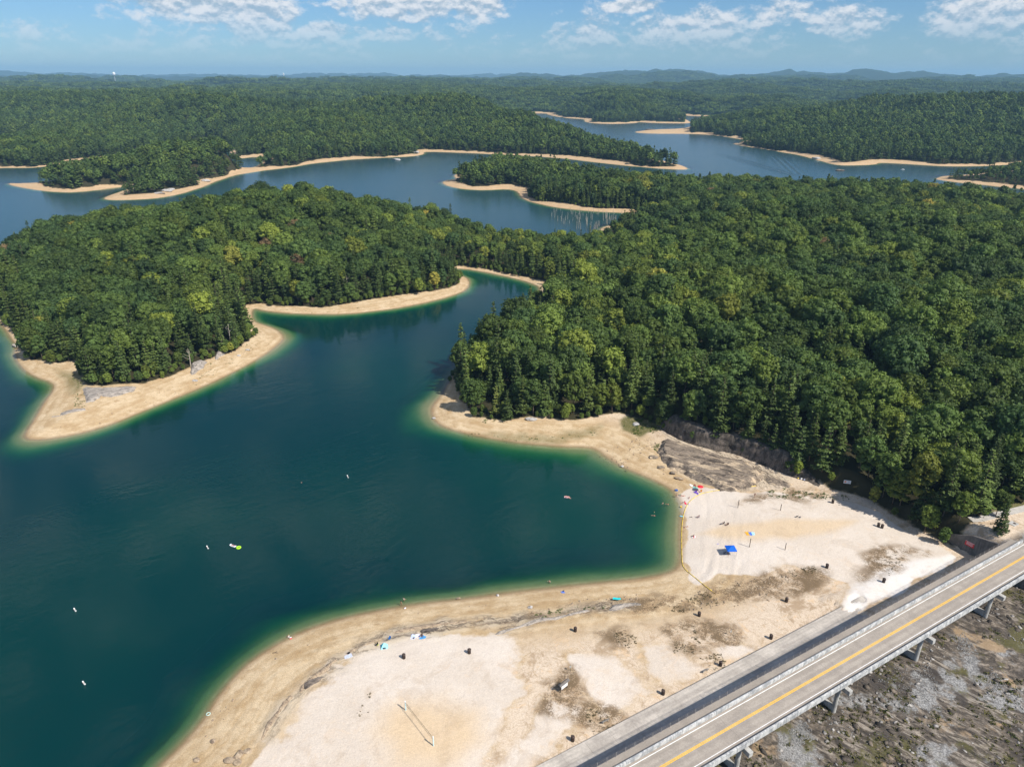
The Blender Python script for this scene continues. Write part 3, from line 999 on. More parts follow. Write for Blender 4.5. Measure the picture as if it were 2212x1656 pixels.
LEAF_STOPS = [(0.0, (0.048, 0.084, 0.026)), (0.35, (0.082, 0.126, 0.029)), (0.62, (0.124, 0.166, 0.031)), (0.80, (0.18, 0.215, 0.034)),
              (0.92, (0.24, 0.24, 0.045)), (0.965, (0.34, 0.26, 0.05)), (1.0, (0.20, 0.14, 0.07))]
PINE_STOPS = [(0.0, (0.055, 0.086, 0.028)), (0.5, (0.084, 0.122, 0.032)), (0.85, (0.12, 0.16, 0.038)), (1.0, (0.17, 0.185, 0.045))]
M_LEAF = leaf_material('broadleaf_foliage', LEAF_STOPS)
M_PINE = leaf_material('pine_needles', PINE_STOPS, 0.14)
M_BARK = mat('bark', (0.13, 0.10, 0.075), 0.9, 0.1, var=0.35, scale=2.0)
M_DEAD = mat('weathered_wood', (0.42, 0.37, 0.30), 0.85, 0.1, var=0.25, scale=2.0)


def quads(C, Nn, S, rng, aspect=0.8):
    """leaf cards: centres, normals, sizes -> verts, faces"""
    n = len(C)
    Nn = Nn / (np.linalg.norm(Nn, axis=1, keepdims=True) + 1e-9)
    r = rng.normal(size=(n, 3))
    U = np.cross(Nn, r)
    U /= np.linalg.norm(U, axis=1, keepdims=True) + 1e-9
    V = np.cross(Nn, U)
    S = S[:, None]
    a, b = U * S * 0.5, V * S * 0.5 * aspect
    bend = Nn * S * 0.12
    P = np.stack([C - a - b - bend, C + a - b + bend, C + a + b - bend, C - a + b + bend], 1).reshape(-1, 3)
    return P, np.arange(4 * n).reshape(n, 4)


def trunk_geo(rng, h, r0, limbs, spread_, top, seg=6):
    b = MB()
    k = 5
    pts, rad = [], []
    x = y = 0.0
    for i in range(k + 1):
        f = i / k
        pts.append((x, y, -0.6 + (h + 0.6) * f))
        rad.append(r0 * (1.25 if i == 0 else 1.0) * (1 - 0.72 * f))
        x += rng.uniform(-0.2, 0.2)
        y += rng.uniform(-0.2, 0.2)
    b.tube(pts, rad, seg)
    for i in range(limbs):
        f = rng.uniform(0.4, 0.92)
        a = rng.uniform(0, 6.28)
        p0 = Vector(pts[min(k, int(f * k))])
        L = spread_ * rng.uniform(0.6, 1.0)
        p2 = p0 + Vector((math.cos(a) * L, math.sin(a) * L, top * rng.uniform(0.15, 0.4)))
        pm = (p0 + p2) / 2 + Vector((0, 0, 0.3))
        b.tube([p0, pm, p2], [r0 * 0.42, r0 * 0.26, r0 * 0.1], 5)
    return b.mesh('trunk', True)


def broadleaf_geo(seed, H=20.0, RX=4.6, n_cl=26, per=52, leaf=0.62, hull=True, low=False):
    rng = np.random.default_rng(seed)
    base = H * (rng.uniform(0.06, 0.12) if low else rng.uniform(0.32, 0.42))
    cz, rz = (H + base) / 2, (H - base) / 2
    lean = rng.uniform(-0.5, 0.5, 2)
    P, F, off = [], [], 0
    # clump centres on an uneven dome
    cl = []
    ga = math.pi * (3 - math.sqrt(5))
    for i in range(n_cl):
        z = 1 - 1.85 * (i + 0.5) / n_cl
        a = i * ga + rng.uniform(-0.5, 0.5)
        q = math.sqrt(max(0, 1 - z * z))
        k = rng.uniform(0.52, 0.86)
        cl.append((q * math.cos(a) * RX * k + lean[0], q * math.sin(a) * RX * k + lean[1], cz + z * rz * k * 0.95,
                   RX * rng.uniform(0.26, 0.46)))
    for (x, y, z, r) in cl:
        n = int(per * (r / (RX * 0.36)) ** 2)
        d = rng.normal(size=(n, 3))
        d /= np.linalg.norm(d, axis=1, keepdims=True)
        d[:, 2] = np.where(d[:, 2] < -0.35, -d[:, 2], d[:, 2])
        rr = r * (1 + rng.normal(0, 0.14, n))
        C = np.array([x, y, z]) + d * rr[:, None] * np.array([1, 1, 0.8])
        Nn = d + rng.normal(0, 0.42, (n, 3)) + np.array([0, 0, 0.15])
        p, f = quads(C, Nn, leaf * rng.uniform(0.65, 1.35, n), rng)
        P.append(p)
        F.append(f + off)
        off += len(p)
        if hull:
            # inner hull added to stop light leaking through the clump: coarse rounded box
            m = 8
            th = np.linspace(0, 2 * np.pi, m, endpoint=False)
            rings = []
            for zz, kk in ((-0.55, 0.45), (0.0, 0.78), (0.5, 0.55), (0.68, 0.08)):
                rings.append(np.column_stack([x + np.cos(th) * r * kk, y + np.sin(th) * r * kk, np.full(m, z + zz * r * 0.8)]))
            P.append(np.vstack(rings))
            fs = []
            for q in range(3):
                for j in range(m):
                    fs.append((off + q * m + j, off + q * m + (j + 1) % m, off + (q + 1) * m + (j + 1) % m, off + (q + 1) * m + j))
            F.append(np.array(fs))
            off += 4 * m
    return np.vstack(P), np.vstack(F), base


def pine_geo(seed, H=21.0, RX=3.9, whorls=12, leaf=0.8, per=15):
    rng = np.random.default_rng(seed)
    P, F, off = [], [], 0
    base = H * rng.uniform(0.08, 0.16)
    for w in range(whorls):
        f = (w + rng.uniform(-0.25, 0.25)) / whorls
        z = base + (H - base) * np.clip(f, 0, 0.98)
        env = RX * (1 - f) ** 0.7 * (0.7 + 0.3 * min(1.0, f * 5 + 0.45)) * rng.uniform(0.7, 1.2)
        nb = max(3, int(6 * (1 - f) + 3))
        a0 = rng.uniform(0, 6.28)
        for k in range(nb):
            a = a0 + 6.283 * k / nb + rng.uniform(-0.35, 0.35)
            L = env * rng.uniform(0.6, 1.12)
            n = max(6, int(per * L / 2.0))
            t = rng.uniform(0.18, 1.0, n) ** 0.8
            lat = rng.normal(0, 0.17 * L + 0.12, n) * (0.4 + 0.6 * t)
            C = np.column_stack([np.cos(a) * t * L - np.sin(a) * lat, np.sin(a) * t * L + np.cos(a) * lat,
                                 z + 0.25 * t * L * (1.0 if f > 0.5 else 0.45) - 0.20 * t * t * L + rng.normal(0, 0.16, n)])
            Nn = np.column_stack([np.cos(a) * 0.25 + rng.normal(0, 0.42, n), np.sin(a) * 0.25 + rng.normal(0, 0.42, n), np.full(n, 1.0)])
            p, fc = quads(C, Nn, leaf * rng.uniform(0.6, 1.25, n), rng, 0.6)
            P.append(p)
            F.append(fc + off)
            off += len(p)
    n = 26
    C = np.column_stack([rng.normal(0, 0.3, n), rng.normal(0, 0.3, n), H - rng.uniform(0, 1.6, n)])
    p, fc = quads(C, rng.normal(0, 0.6, (n, 3)) + [0, 0, 0.7], leaf * rng.uniform(0.5, 0.9, n), rng, 0.6)
    P.append(p)
    F.append(fc + off)
    return np.vstack(P), np.vstack(F), base


def clump_geo(seed, n_tree=9, span=16.0):
    """a patch of canopy far away: many small crowns"""
    rng = np.random.default_rng(seed)
    P, F, off = [], [], 0
    for i in range(n_tree):
        a, q = i * 2.4, math.sqrt((i + 0.5) / n_tree) * span
        x, y = q * math.cos(a) + rng.uniform(-3, 3), q * math.sin(a) + rng.uniform(-3, 3)
        h, r = rng.uniform(13, 21), rng.uniform(4.2, 6.2)
        n = 34
        d = rng.normal(size=(n, 3))
        d /= np.linalg.norm(d, axis=1, keepdims=True)
        d[:, 2] = np.abs(d[:, 2]) * 1.0 - 0.15
        C = np.array([x, y, h - r * 1.1]) + d * np.array([r, r, r * 1.15]) * rng.uniform(0.8, 1.05, n)[:, None]
        p, f = quads(C, d + rng.normal(0, 0.35, (n, 3)), rng.uniform(2.2, 3.6, n), rng, 0.85)
        P.append(p)
        F.append(f + off)
        off += len(p)
    return np.vstack(P), np.vstack(F)


PROTO = bpy.data.collections.new('tree_library')     # never linked: only a source for the forest's instances
near_kinds, NEAR_N = [], dict(b=6, p=4)
for i in range(6):
    H_, R_ = [19, 21.5, 17.5, 20, 18, 20][i], [5.6, 6.4, 5.0, 5.9, 4.6, 4.9][i]
    P_, F_, bs = broadleaf_geo(100 + i, H_, R_, n_cl=[28, 34, 22, 30, 32, 30][i], low=(i >= 4))
    cm = mesh_np('crown', P_, F_)
    tm = trunk_geo(np.random.default_rng(300 + i), H_ * 0.8, 0.26, 7, R_ * 0.8, H_ * 0.3)
    near_kinds.append(('b', cm, tm, H_, R_))
for i in range(4):
    H_, R_ = [21, 23, 18, 20][i], [3.9, 4.4, 4.0, 3.4][i]
    P_, F_, bs = pine_geo(200 + i, H_, R_, whorls=[12, 13, 10, 12][i])
    cm = mesh_np('crown', P_, F_)
    tm = trunk_geo(np.random.default_rng(320 + i), H_ * 0.96, 0.23, 0, 1, 1)
    near_kinds.append(('p', cm, tm, H_, R_))
for k, cm, tm, _, _ in near_kinds:
    cm.materials.append(M_LEAF if k == 'b' else M_PINE)
    tm.materials.append(M_BARK)


def joined(name, cm, tm):
    b = bmesh.new()
    b.from_mesh(cm)
    n0 = len(b.faces)
    b.from_mesh(tm)
    b.faces.ensure_lookup_table()
    for f in b.faces[n0:]:
        f.material_index = 1
    me = bpy.data.meshes.new(name)
    b.to_mesh(me)
    b.free()
    me.materials.append(cm.materials[0])
    me.materials.append(M_BARK)
    return me


def proto(name, me):
    o = bpy.data.objects.new(name, me)
    PROTO.objects.link(o)


for i, (k, cm, tm, _, _) in enumerate(near_kinds):
    proto('a%02d_near' % i, joined('tree_near', cm, tm))
for i in range(4):
    P_, F_, bs = broadleaf_geo(140 + i, 18 + i, 5.8, n_cl=14, per=14, leaf=1.5, hull=True, low=(i == 3))
    me = mesh_np('tree_mid', P_, F_)
    me.materials.append(M_LEAF)
    proto('b%02d_mid' % i, me)
for i in range(2):
    P_, F_, bs = pine_geo(240 + i, 20 + 2 * i, 4.2, whorls=8, leaf=1.7, per=5)
    me = mesh_np('tree_mid', P_, F_)
    me.materials.append(M_PINE)
    proto('c%02d_mid' % i, me)
for i in range(3):
    P_, F_ = clump_geo(270 + i)
    me = mesh_np('canopy_far', P_, F_)
    me.materials.append(M_LEAF)
    proto('d%02d_far' % i, me)
I_BROAD, I_PINE, I_MB, I_MP, I_FAR = 0, 6, 10, 14, 16


# ---------------------------------------------------------------- where trees stand
def jitter_grid(r0, r1, step, az_lim, seed, jit=0.42):
    rng = np.random.default_rng(seed)
    xm = r1 * math.sin(az_lim)
    xs = np.arange(-xm, xm, step)
    ys = np.arange(r0 * math.cos(az_lim) * 0.8, r1, step * 0.87)
    X, Y = np.meshgrid(xs, ys)
    X = X + (np.arange(len(ys)) % 2)[:, None] * step * 0.5
    X = X.ravel() + rng.uniform(-jit, jit, X.size) * step
    Y = Y.ravel() + rng.uniform(-jit, jit, Y.size) * step
    rad, az = np.hypot(X, Y), np.arctan2(X, Y)
    k = (rad >= r0) & (rad < r1) & (np.abs(az) < az_lim)
    return X[k], Y[k]


pts = []
for (r0, r1, st, az, sd_) in [(90, 900, 7.1, R(50), 1), (900, 1700, 8.6, R(43), 2), (1700, 2800, 11.0, R(42), 3), (2800, 5200, 25.0, R(42), 4), (5200, 10500, 38.0, R(41), 5)]:
    X, Y = jitter_grid(r0, r1, st, az, sd_)
    F_ = fields(X, Y)
    k = F_['t'] > (0.0 if st < 20 else 12.0)
    X, Y = X[k], Y[k]
    Fk = {a: b[k] for a, b in F_.items()}
    Z = height(X, Y, Fk)
    pts.append(dict(X=X, Y=Y, Z=Z, s=Fk['s'], t=Fk['t'], rad=Fk['rad'], lod=np.full(len(X), 0 if r1 <= 900 else 1 if st < 20 else 2)))
# bushes and saplings that close the wood down to the ground along its edge
for (r0, r1, st, az, sd_) in [(120, 900, 3.6, R(48), 21)]:
    X, Y = jitter_grid(r0, r1, st, az, sd_)
    F_ = fields(X, Y)
    k = (F_['t'] > -1.2) & (F_['t'] < 5.0)
    X, Y = X[k], Y[k]
    Fk = {a: b[k] for a, b in F_.items()}
    pts.append(dict(X=X, Y=Y, Z=height(X, Y, Fk), s=Fk['s'], t=Fk['t'], rad=Fk['rad'], lod=np.full(len(X), 3)))
T = {k: np.concatenate([p[k] for p in pts]) for k in pts[0]}
# trees picked out one by one: pixel foot, pine?, tint, scale, note
OWN = [(1972, 1122, 0, 0.84, 0.95, 'bright yellow-green broadleaf tree standing out beside the beach near the bridge'),
       (1940, 1106, 0, 0.70, 0.75, 'small bright green tree left of the bright yellow-green one'),
       (2025, 1152, 1, 0.55, 1.0, 'feathery olive pine between the yellow-green tree and the bridge end'),
       (2058, 1168, 0, 0.62, 0.62, 'low bushy tree just left of the red banner'),
       (1996, 1152, 0, 0.66, 0.55, 'low leafy bush at the foot of the yellow-green tree'),
       (2135, 1162, 0, 0.45, 0.50, 'bushy tree right of the red banner, against the bridge fence'),
       (2158, 1152, 1, 0.35, 0.62, 'smaller bushy pine at the very end of the bridge fence'),
       (1888, 1088, 0, 0.90, 0.34, 'small golden shrub in the shade right of the white signboard'),
       (1596, 905, 0, 0.955, 0.62, 'golden yellow tree in the middle of the wood above the rock slab'),
       (1612, 905, 0, 1.0, 0.50, 'brownish tree beside the golden yellow one in the wood'),
       (1322, 893, 0, 0.74, 0.80, 'lime green tree at the right end of the headland wood'),
       (1298, 893, 0, 0.66, 0.70, 'fresh green tree at the right end of the headland wood, left of the lime one'),
       (1268, 893, 1, 0.80, 0.85, 'light green pine at the edge of the headland wood'),
       (1072, 898, 1, 0.95, 0.70, 'yellowish young pine at the edge of the headland wood'),
       (500, 762, 0, 0.86, 0.36, 'bright yellow-green bush on the sandy western point'),
       (940, 628, 0, 0.935, 0.75, 'golden tree at the right end of the middle shore wood'),
       (905, 636, 0, 0.70, 0.65, 'pale green tree near the golden one on the middle shore'),
       (645, 655, 0, 0.84, 0.85, 'large yellow-green tree at the edge of the middle shore wood'),
       (1742, 1022, 1, 0.55, 0.95, 'drooping pine on the dark rock bank, second from its right end'),
       (1772, 1036, 1, 0.40, 1.05, 'tall drooping pine at the right end of the dark rock bank'),
       (1798, 1040, 1, 0.60, 0.90, 'drooping pine left of the white signboard'),
       (1700, 1005, 1, 0.35, 1.0, 'drooping pine on the dark rock bank, third from its right end'),
       (1848, 1046, 0, 0.30, 0.75, 'dark round tree right behind the white signboard'),
       (1868, 1060, 0, 0.22, 0.85, 'dark tree between the white signboard and the golden shrub'),
       (1905, 1082, 0, 0.40, 0.85, 'leafy tree right of the golden shrub'),
       (1925, 1098, 0, 0.55, 0.62, 'small leafy tree at the edge of the beach shade')]
on_ = on_grounds([(o[0], o[1]) for o in OWN])
fo_ = fields(on_[:, 0], on_[:, 1])
nO = len(OWN)
own_xy = on_[:, :2]
far_ok = np.ones(len(T['X']), bool)
for (x_, y_), o in zip(own_xy, OWN):
    far_ok &= np.hypot(T['X'] - x_, T['Y'] - y_) > (1.2 + 2.2 * o[4])
for (px, py, rr) in [(1826, 1062, 4.5), (1832, 1072, 4.0), (2095, 1186, 4.0), (2080, 1194, 4.0)]:
    q_ = on_ground(px, py)
    far_ok &= np.hypot(T['X'] - q_.x, T['Y'] - q_.y) > rr
T = {k: v[far_ok] for k, v in T.items()}
T = dict(X=np.append(T['X'], on_[:, 0]), Y=np.append(T['Y'], on_[:, 1]), Z=np.append(T['Z'], on_[:, 2]), s=np.append(T['s'], fo_['s']), t=np.append(T['t'], fo_['t']),
         rad=np.append(T['rad'], fo_['rad']), lod=np.append(T['lod'], np.zeros(nO, int)))
nT = len(T['X'])
rnd = RNG.random((nT, 6))
patch = fbm(T['X'], T['Y'], 60.0, 3, 71)
west = sstep(-np.hypot(T['X'] + 175, T['Y'] - 330), -150, -60)
pine_p = 0.62 * sstep(-T['t'], -26, -6) + 0.10 + 0.5 * west * sstep(patch, 0.35, 0.6)
is_pine = rnd[:, 0] < np.clip(pine_p, 0, 0.8)
tint = np.clip(0.30 + 0.75 * (patch - 0.5) + 0.17 * RNG.normal(size=nT), 0.0, 0.72)
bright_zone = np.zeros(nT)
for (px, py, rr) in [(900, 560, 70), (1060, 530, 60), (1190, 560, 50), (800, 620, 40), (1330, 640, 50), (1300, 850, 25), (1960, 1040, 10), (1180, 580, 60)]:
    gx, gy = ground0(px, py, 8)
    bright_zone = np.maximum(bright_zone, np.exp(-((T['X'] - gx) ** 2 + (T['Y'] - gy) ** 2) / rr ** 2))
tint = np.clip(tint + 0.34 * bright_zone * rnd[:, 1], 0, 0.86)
odd = rnd[:, 2]
tint = np.where(odd < 0.003, 0.91 + 0.04 * rnd[:, 3], tint)
tint = np.where((odd > 0.010) & (odd < 0.014), 1.0, tint)
tint = np.where((odd > 0.016) & (odd < 0.036), 0.76 + 0.12 * rnd[:, 3], tint)
tint = np.where(is_pine, np.clip(0.15 + 0.6 * rnd[:, 3], 0, 0.95), tint)
edge = sstep(-T['t'], -14, -1)
scl = (0.72 + 0.5 * rnd[:, 4] ** 1.3) * (1 - 0.2 * edge * rnd[:, 5])
scl = scl * (1 - 0.36 * np.minimum(1, 1.2 * lowness(T['X'], T['Y'])))
_rx, _ry = ground0(2130, 390, 0)
scl = scl * (1 - 0.45 * np.exp(-((T['X'] - _rx) ** 2 + (T['Y'] - _ry) ** 2) / 150.0 ** 2))
lod = T['lod'].copy()
shrub = lod == 3
scl = np.where(shrub, 0.16 + 0.26 * rnd[:, 4] ** 2, scl)
tint = np.where(shrub, np.clip(0.25 + 0.5 * rnd[:, 3], 0, 0.8), tint)
lod[shrub] = 0
is_pine = is_pine & ~shrub
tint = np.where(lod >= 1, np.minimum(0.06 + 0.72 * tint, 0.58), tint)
is_pine[-nO:] = [bool(o[2]) for o in OWN]
tint[-nO:] = [o[3] for o in OWN]
scl[-nO:] = [o[4] for o in OWN]
scl = np.where(lod == 1, scl * np.where(T['rad'] < 1700, 1.0, 1.12), scl)
scl = np.where(lod == 2, (0.85 + 0.3 * rnd[:, 4]) * np.where(T['rad'] < 5200, 0.95, 1.35), scl)
kind = np.where(lod == 0, np.where(is_pine, I_PINE + (rnd[:, 5] * 4).astype(int), np.where((T['t'] < 8) | shrub, I_BROAD + 4 + (rnd[:, 5] * 2).astype(int), I_BROAD + (rnd[:, 5] * 4.6).astype(int))),
                np.where(lod == 1, np.where(is_pine, I_MP + (rnd[:, 5] * 2).astype(int), I_MB + (rnd[:, 5] * 4).astype(int)),
                         I_FAR + (rnd[:, 5] * 3).astype(int)))
rotz = RNG.uniform(0, 6.283, nT)
sz = scl * (0.92 + 0.2 * RNG.random(nT))
sz = np.where(lod == 2, scl * np.where(T['rad'] < 5200, 0.95, 0.9), sz)
# keep trees off the road approach
u_, v_ = bridge_uv(T['X'], T['Y'])
keep = ~((np.abs(v_) < 9.5) & (T['rad'] < 400))
keep[-nO:] = True

# the 300 that show largest in view become trees of their own, the rest one wood
c_, s_ = math.cos(PITCH), math.sin(PITCH)
fw = T['Y'] * c_ - (T['Z'] + 10 - CAM_Z) * s_
sx = T['X'] / fw * FOC
sy = -(T['Y'] * s_ + (T['Z'] + 10 - CAM_Z) * c_) / fw * FOC
inview = (np.abs(sx) < 1090) & (np.abs(sy) < 815) & keep & (lod == 0) & ~shrub
order = np.where(inview, fw / np.maximum(scl, 0.1), 1e9)
order[-nO:] = 0.0
chosen = np.argsort(order)[:296]
single = np.zeros(nT, bool)
single[chosen] = True
rest = keep & ~single


def forest_object(name, sel):
    me = bpy.data.meshes.new(name)
    n = int(sel.sum())
    me.vertices.add(n)
    me.vertices.foreach_set('co', np.column_stack([T['X'][sel], T['Y'][sel], T['Z'][sel] - 0.2]).astype(np.float32).ravel())
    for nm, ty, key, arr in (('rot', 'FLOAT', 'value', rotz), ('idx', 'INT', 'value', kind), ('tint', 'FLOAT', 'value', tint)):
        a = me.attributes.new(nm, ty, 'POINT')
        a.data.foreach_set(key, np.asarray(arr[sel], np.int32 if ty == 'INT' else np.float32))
    a = me.attributes.new('scl', 'FLOAT_VECTOR', 'POINT')
    a.data.foreach_set('vector', np.column_stack([scl[sel], scl[sel], sz[sel]]).astype(np.float32).ravel())
    o = link(name, me)
    g = bpy.data.node_groups.new('plant_forest', 'GeometryNodeTree')
    g.interface.new_socket('Geometry', in_out='INPUT', socket_type='NodeSocketGeometry')
    g.interface.new_socket('Geometry', in_out='OUTPUT', socket_type='NodeSocketGeometry')
    nd, lk = g.nodes.new, g.links.new
    gi, go = nd('NodeGroupInput'), nd('NodeGroupOutput')
    ci = nd('GeometryNodeCollectionInfo')
    ci.inputs['Collection'].default_value = PROTO
    ci.inputs['Separate Children'].default_value = True
    ci.inputs['Reset Children'].default_value = True
    ip = nd('GeometryNodeInstanceOnPoints')
    ip.inputs['Pick Instance'].default_value = True

    def named(nm, ty):
        q = nd('GeometryNodeInputNamedAttribute')
        q.data_type = ty
        q.inputs['Name'].default_value = nm
        return q.outputs['Attribute']
    cx_ = nd('ShaderNodeCombineXYZ')
    lk(named('rot', 'FLOAT'), cx_.inputs[2])
    lk(gi.outputs[0], ip.inputs['Points'])
    lk(ci.outputs[0], ip.inputs['Instance'])
    lk(named('idx', 'INT'), ip.inputs['Instance Index'])
    lk(cx_.outputs[0], ip.inputs['Rotation'])
    lk(named('scl', 'FLOAT_VECTOR'), ip.inputs['Scale'])
    lk(ip.outputs[0], go.inputs[0])
    md = o.modifiers.new('plant', 'NODES')
    md.node_group = g
    return o


forest = forest_object('forest', rest)
prop(forest, 'dense green forest covering the hills around the lake', 'forest', kind='stuff')

PXs, PYs = sx + CX, sy + CY


def tree_label(i):
    x, y, tv, pn = PXs[i], PYs[i], tint[i], is_pine[i]
    shade = 'dark green' if tv < 0.25 else 'mid green' if tv < 0.5 else 'bright green' if tv < 0.75 else 'yellow green' if tv < 0.91 else 'golden yellow' if tv < 0.99 else 'rusty brown'
    kindw = 'pine' if pn else 'broadleaf'
    if pn:
        shade = 'dark green' if tv < 0.4 else 'lighter green'
    edge_ = T['t'][i] < 9
    if x < 620 and y > 500:
        place = 'at the edge of the sandy western point' if edge_ else 'in the wood on the western point'
    elif x < 1330:
        place = 'at the edge of the small sandy headland' if edge_ else 'in the wood behind the small sandy headland'
    elif x < 1800:
        place = 'on top of the dark rock bank' if edge_ else 'in the wood above the rock slab'
    elif x < 2010:
        place = 'at the foot of the wood beside the beach' if edge_ else 'in the wood behind the beach signboard'
    else:
        place = 'near the far end of the bridge' if edge_ else 'in the wood above the bridge end'
    return '%s %s tree %s' % (shade, kindw, place)


for i in chosen:
    k, cm, tm, _, _ = near_kinds[kind[i]]
    lab = OWN[i - (nT - nO)][5] if i >= nT - nO else tree_label(i)
    root = empty('pine_tree' if k == 'p' else 'broadleaf_tree', (T['X'][i], T['Y'][i], T['Z'][i] - 0.2), rotz[i], lab, 'tree', 'trees nearest the beach: ' + lab if i < nT - nO else 'trees that stand out round the beach')
    root.scale = (scl[i], scl[i], sz[i])
    t_ = link('trunk', tm, None, root)
    c_o = link('crown', cm, None, root)
    c_o['tint'] = float(tint[i])
# ---------------------------------------------------------------- concrete and road materials
def concrete_mat(name, base, dark, stain=0.5, rough=0.85, scale=0.35, streak=False, rot=0.0, groove=False):
    m = bpy.data.materials.new(name)
    m.use_nodes = True
    N = NT(m.node_tree)
    pos = N.n('ShaderNodeNewGeometry').outputs['Position']
    n1 = N.noise(pos, scale, 6, 0.62, 0.2)
    n2 = N.noise(pos, scale * 9, 5, 0.65)
    if streak:
        st = N.noise(N.mapping(pos, (1.6, 1.6, 0.12)), 1.6, 4, 0.6)
    else:
        st = N.noise(N.rotscale(pos, rot, (0.05, 1.2, 1.0)), 0.8, 4, 0.6)
    f = N.math('ADD', N.math('MULTIPLY', n1, 0.55), N.math('MULTIPLY', st, 0.45))
    c = N.mix(N.smooth(f, 0.40, 0.62, stain, 0.0), base, dark)
    c = N.mix(1.0, c, N.smooth(n2, 0.25, 0.75, 0.86, 1.12), 'MULTIPLY')
    p = N.n('ShaderNodeBsdfPrincipled')
    N.link(c, p.inputs['Base Color'])
    p.inputs['Roughness'].default_value = rough
    p.inputs['Specular IOR Level'].default_value = 0.25
    h = N.math('MULTIPLY', n2, 0.3)
    if groove:
        wv = N.n('ShaderNodeTexWave', wave_type='BANDS', bands_direction='X')
        N.link(N.mapping(pos, (1, 1, 1), rot=(0, 0, rot)), wv.inputs['Vector'])
        wv.inputs['Scale'].default_value = 1.1
        wv.inputs['Distortion'].default_value = 1.5
        wv.inputs['Detail'].default_value = 3.0
        sp = N.n('ShaderNodeSeparateXYZ')
        N.link(N.mapping(pos, rot=(0, 0, rot)), sp.inputs[0])
        v0 = float(-B_ORG[0] * math.sin(-rot) + B_ORG[1] * math.cos(-rot))
        vv = N.math('ABSOLUTE', N.math('SUBTRACT', sp.outputs[1], v0))
        tw = N.math('ABSOLUTE', N.math('SUBTRACT', N.math('ABSOLUTE', N.math('SUBTRACT', vv, 1.65)), 0.85))
        wear = N.smooth(tw, 0.1, 0.5, 0.30, 0.0)
        drip = N.smooth(N.math('SUBTRACT', vv, 3.0), 0.0, 0.7, 0.0, 0.45)
        c = N.mix(N.math('MULTIPLY', N.math('ADD', wear, drip), N.smooth(st, 0.3, 0.6, 0.5, 1.0)), c, dark)
        cc = N.mix(N.math('MULTIPLY', wv.outputs['Fac'], 0.16), c, dark)
        N.link(cc, p.inputs['Base Color'])
    b = N.n('ShaderNodeBump')
    b.inputs['Distance'].default_value = 0.03
    b.inputs['Strength'].default_value = 0.6
    N.link(h, b.inputs['Height'])
    N.link(b.outputs[0], p.inputs['Normal'])
    o = N.n('ShaderNodeOutputMaterial')
    N.link(p.outputs[0], o.inputs[0])
    return m


B_ANG = math.atan2(B_DIR[1], B_DIR[0])
M_DECK = concrete_mat('deck_concrete', (0.42, 0.37, 0.315), (0.24, 0.21, 0.18), 0.55, rot=-B_ANG, groove=True)
M_PARAPET = concrete_mat('parapet_concrete', (0.60, 0.60, 0.58), (0.22, 0.23, 0.24), 0.85, scale=0.8, streak=True)
M_PIER = concrete_mat('pier_concrete', (0.50, 0.49, 0.46), (0.26, 0.25, 0.23), 0.6, scale=0.6, streak=True)
M_SILL = concrete_mat('sill_concrete', (0.54, 0.49, 0.43), (0.33, 0.295, 0.26), 0.8, scale=0.16, rot=-B_ANG)
M_WALLC = concrete_mat('abutment_concrete', (0.20, 0.18, 0.165), (0.08, 0.075, 0.07), 0.7, scale=0.5, streak=True)
M_STEEL = mat('galvanised_steel', (0.22, 0.215, 0.21), 0.5, 0.5, 0.3)
M_RAIL = mat('fence_rail_pipe', (0.11, 0.095, 0.085), 0.6, 0.3, 0.0)
M_FENCE = mat('fence_pipe', (0.42, 0.39, 0.36), 0.55, 0.4, 0.0)
M_YELLOW = mat('yellow_road_paint', (0.88, 0.49, 0.03), 0.55, 0.3, var=0.10, scale=1.2)
M_WHITE = mat('white_road_paint', (0.78, 0.78, 0.76), 0.55, 0.3, var=0.10, scale=1.2)


def along(u0, u1, v0, v1, z0, z1):
    """box in bridge coordinates -> (centre, size, rotation)"""
    c = at_uv((u0 + u1) / 2, (v0 + v1) / 2, (z0 + z1) / 2)
    return c, (u1 - u0, v1 - v0, z1 - z0), B_ANG


U0, U1 = -62.0, 205.0
DZ = DECK_Z
bridge = empty('road_bridge', at_uv(0, 0, WEIR_Z), 0, 'two-lane concrete road bridge crossing the sill below the beach', 'bridge')
IB = Matrix.Translation(bridge.location).inverted()


def bpart(name, boxes, m, parent=None, bevel=0.0):
    b = MB()
    for q in boxes:
        c, s, r = along(*q)
        b.box(IB @ c, s, r)
    return b.build(name, m, parent or bridge, bevel=bevel)


EXP = [-60.0] + [18.2 + 30.8 * k for k in range(-2, 4)] + [133.0, 205.0]
EXP = sorted(set([e for e in EXP if -60 <= e <= 205]))
for a, b_ in zip(EXP[:-1], EXP[1:]):
    bpart('deck_slab', [(a + 0.012, b_ - 0.012, -4.4, 3.62, DZ - 0.45, DZ)], M_DECK)
bpart('sidewalk', [(U0, 137, 4.05, 6.2, DZ - 0.45, DZ + 0.15)], M_DECK)
pl = bpart('parapet', [(U0, 138, 3.62, 4.05, DZ - 0.45, DZ + 0.95)], M_PARAPET, bevel=0.04)
pr = bpart('parapet', [(U0, 150, -4.82, -4.4, DZ - 0.5, DZ + 0.85)], M_PARAPET, bevel=0.04)
for v in (-2.4, -0.2, 2.0, 4.6):
    for a, b_ in zip(EXP[:-2], EXP[1:-1]):
        bpart('girder', [(a + 0.6, b_ - 0.6, v - 0.25, v + 0.25, DZ - 1.6, DZ - 0.452)], M_PIER)
bpart('road_line', [(U0, U1, 2.98, 3.14, DZ, DZ + 0.006)], M_WHITE)
bpart('road_line', [(U0, U1, -3.26, -3.10, DZ, DZ + 0.006)], M_WHITE)
bpart('centre_line', [(U0, U1, 0.07, 0.25, DZ, DZ + 0.006)], M_YELLOW)
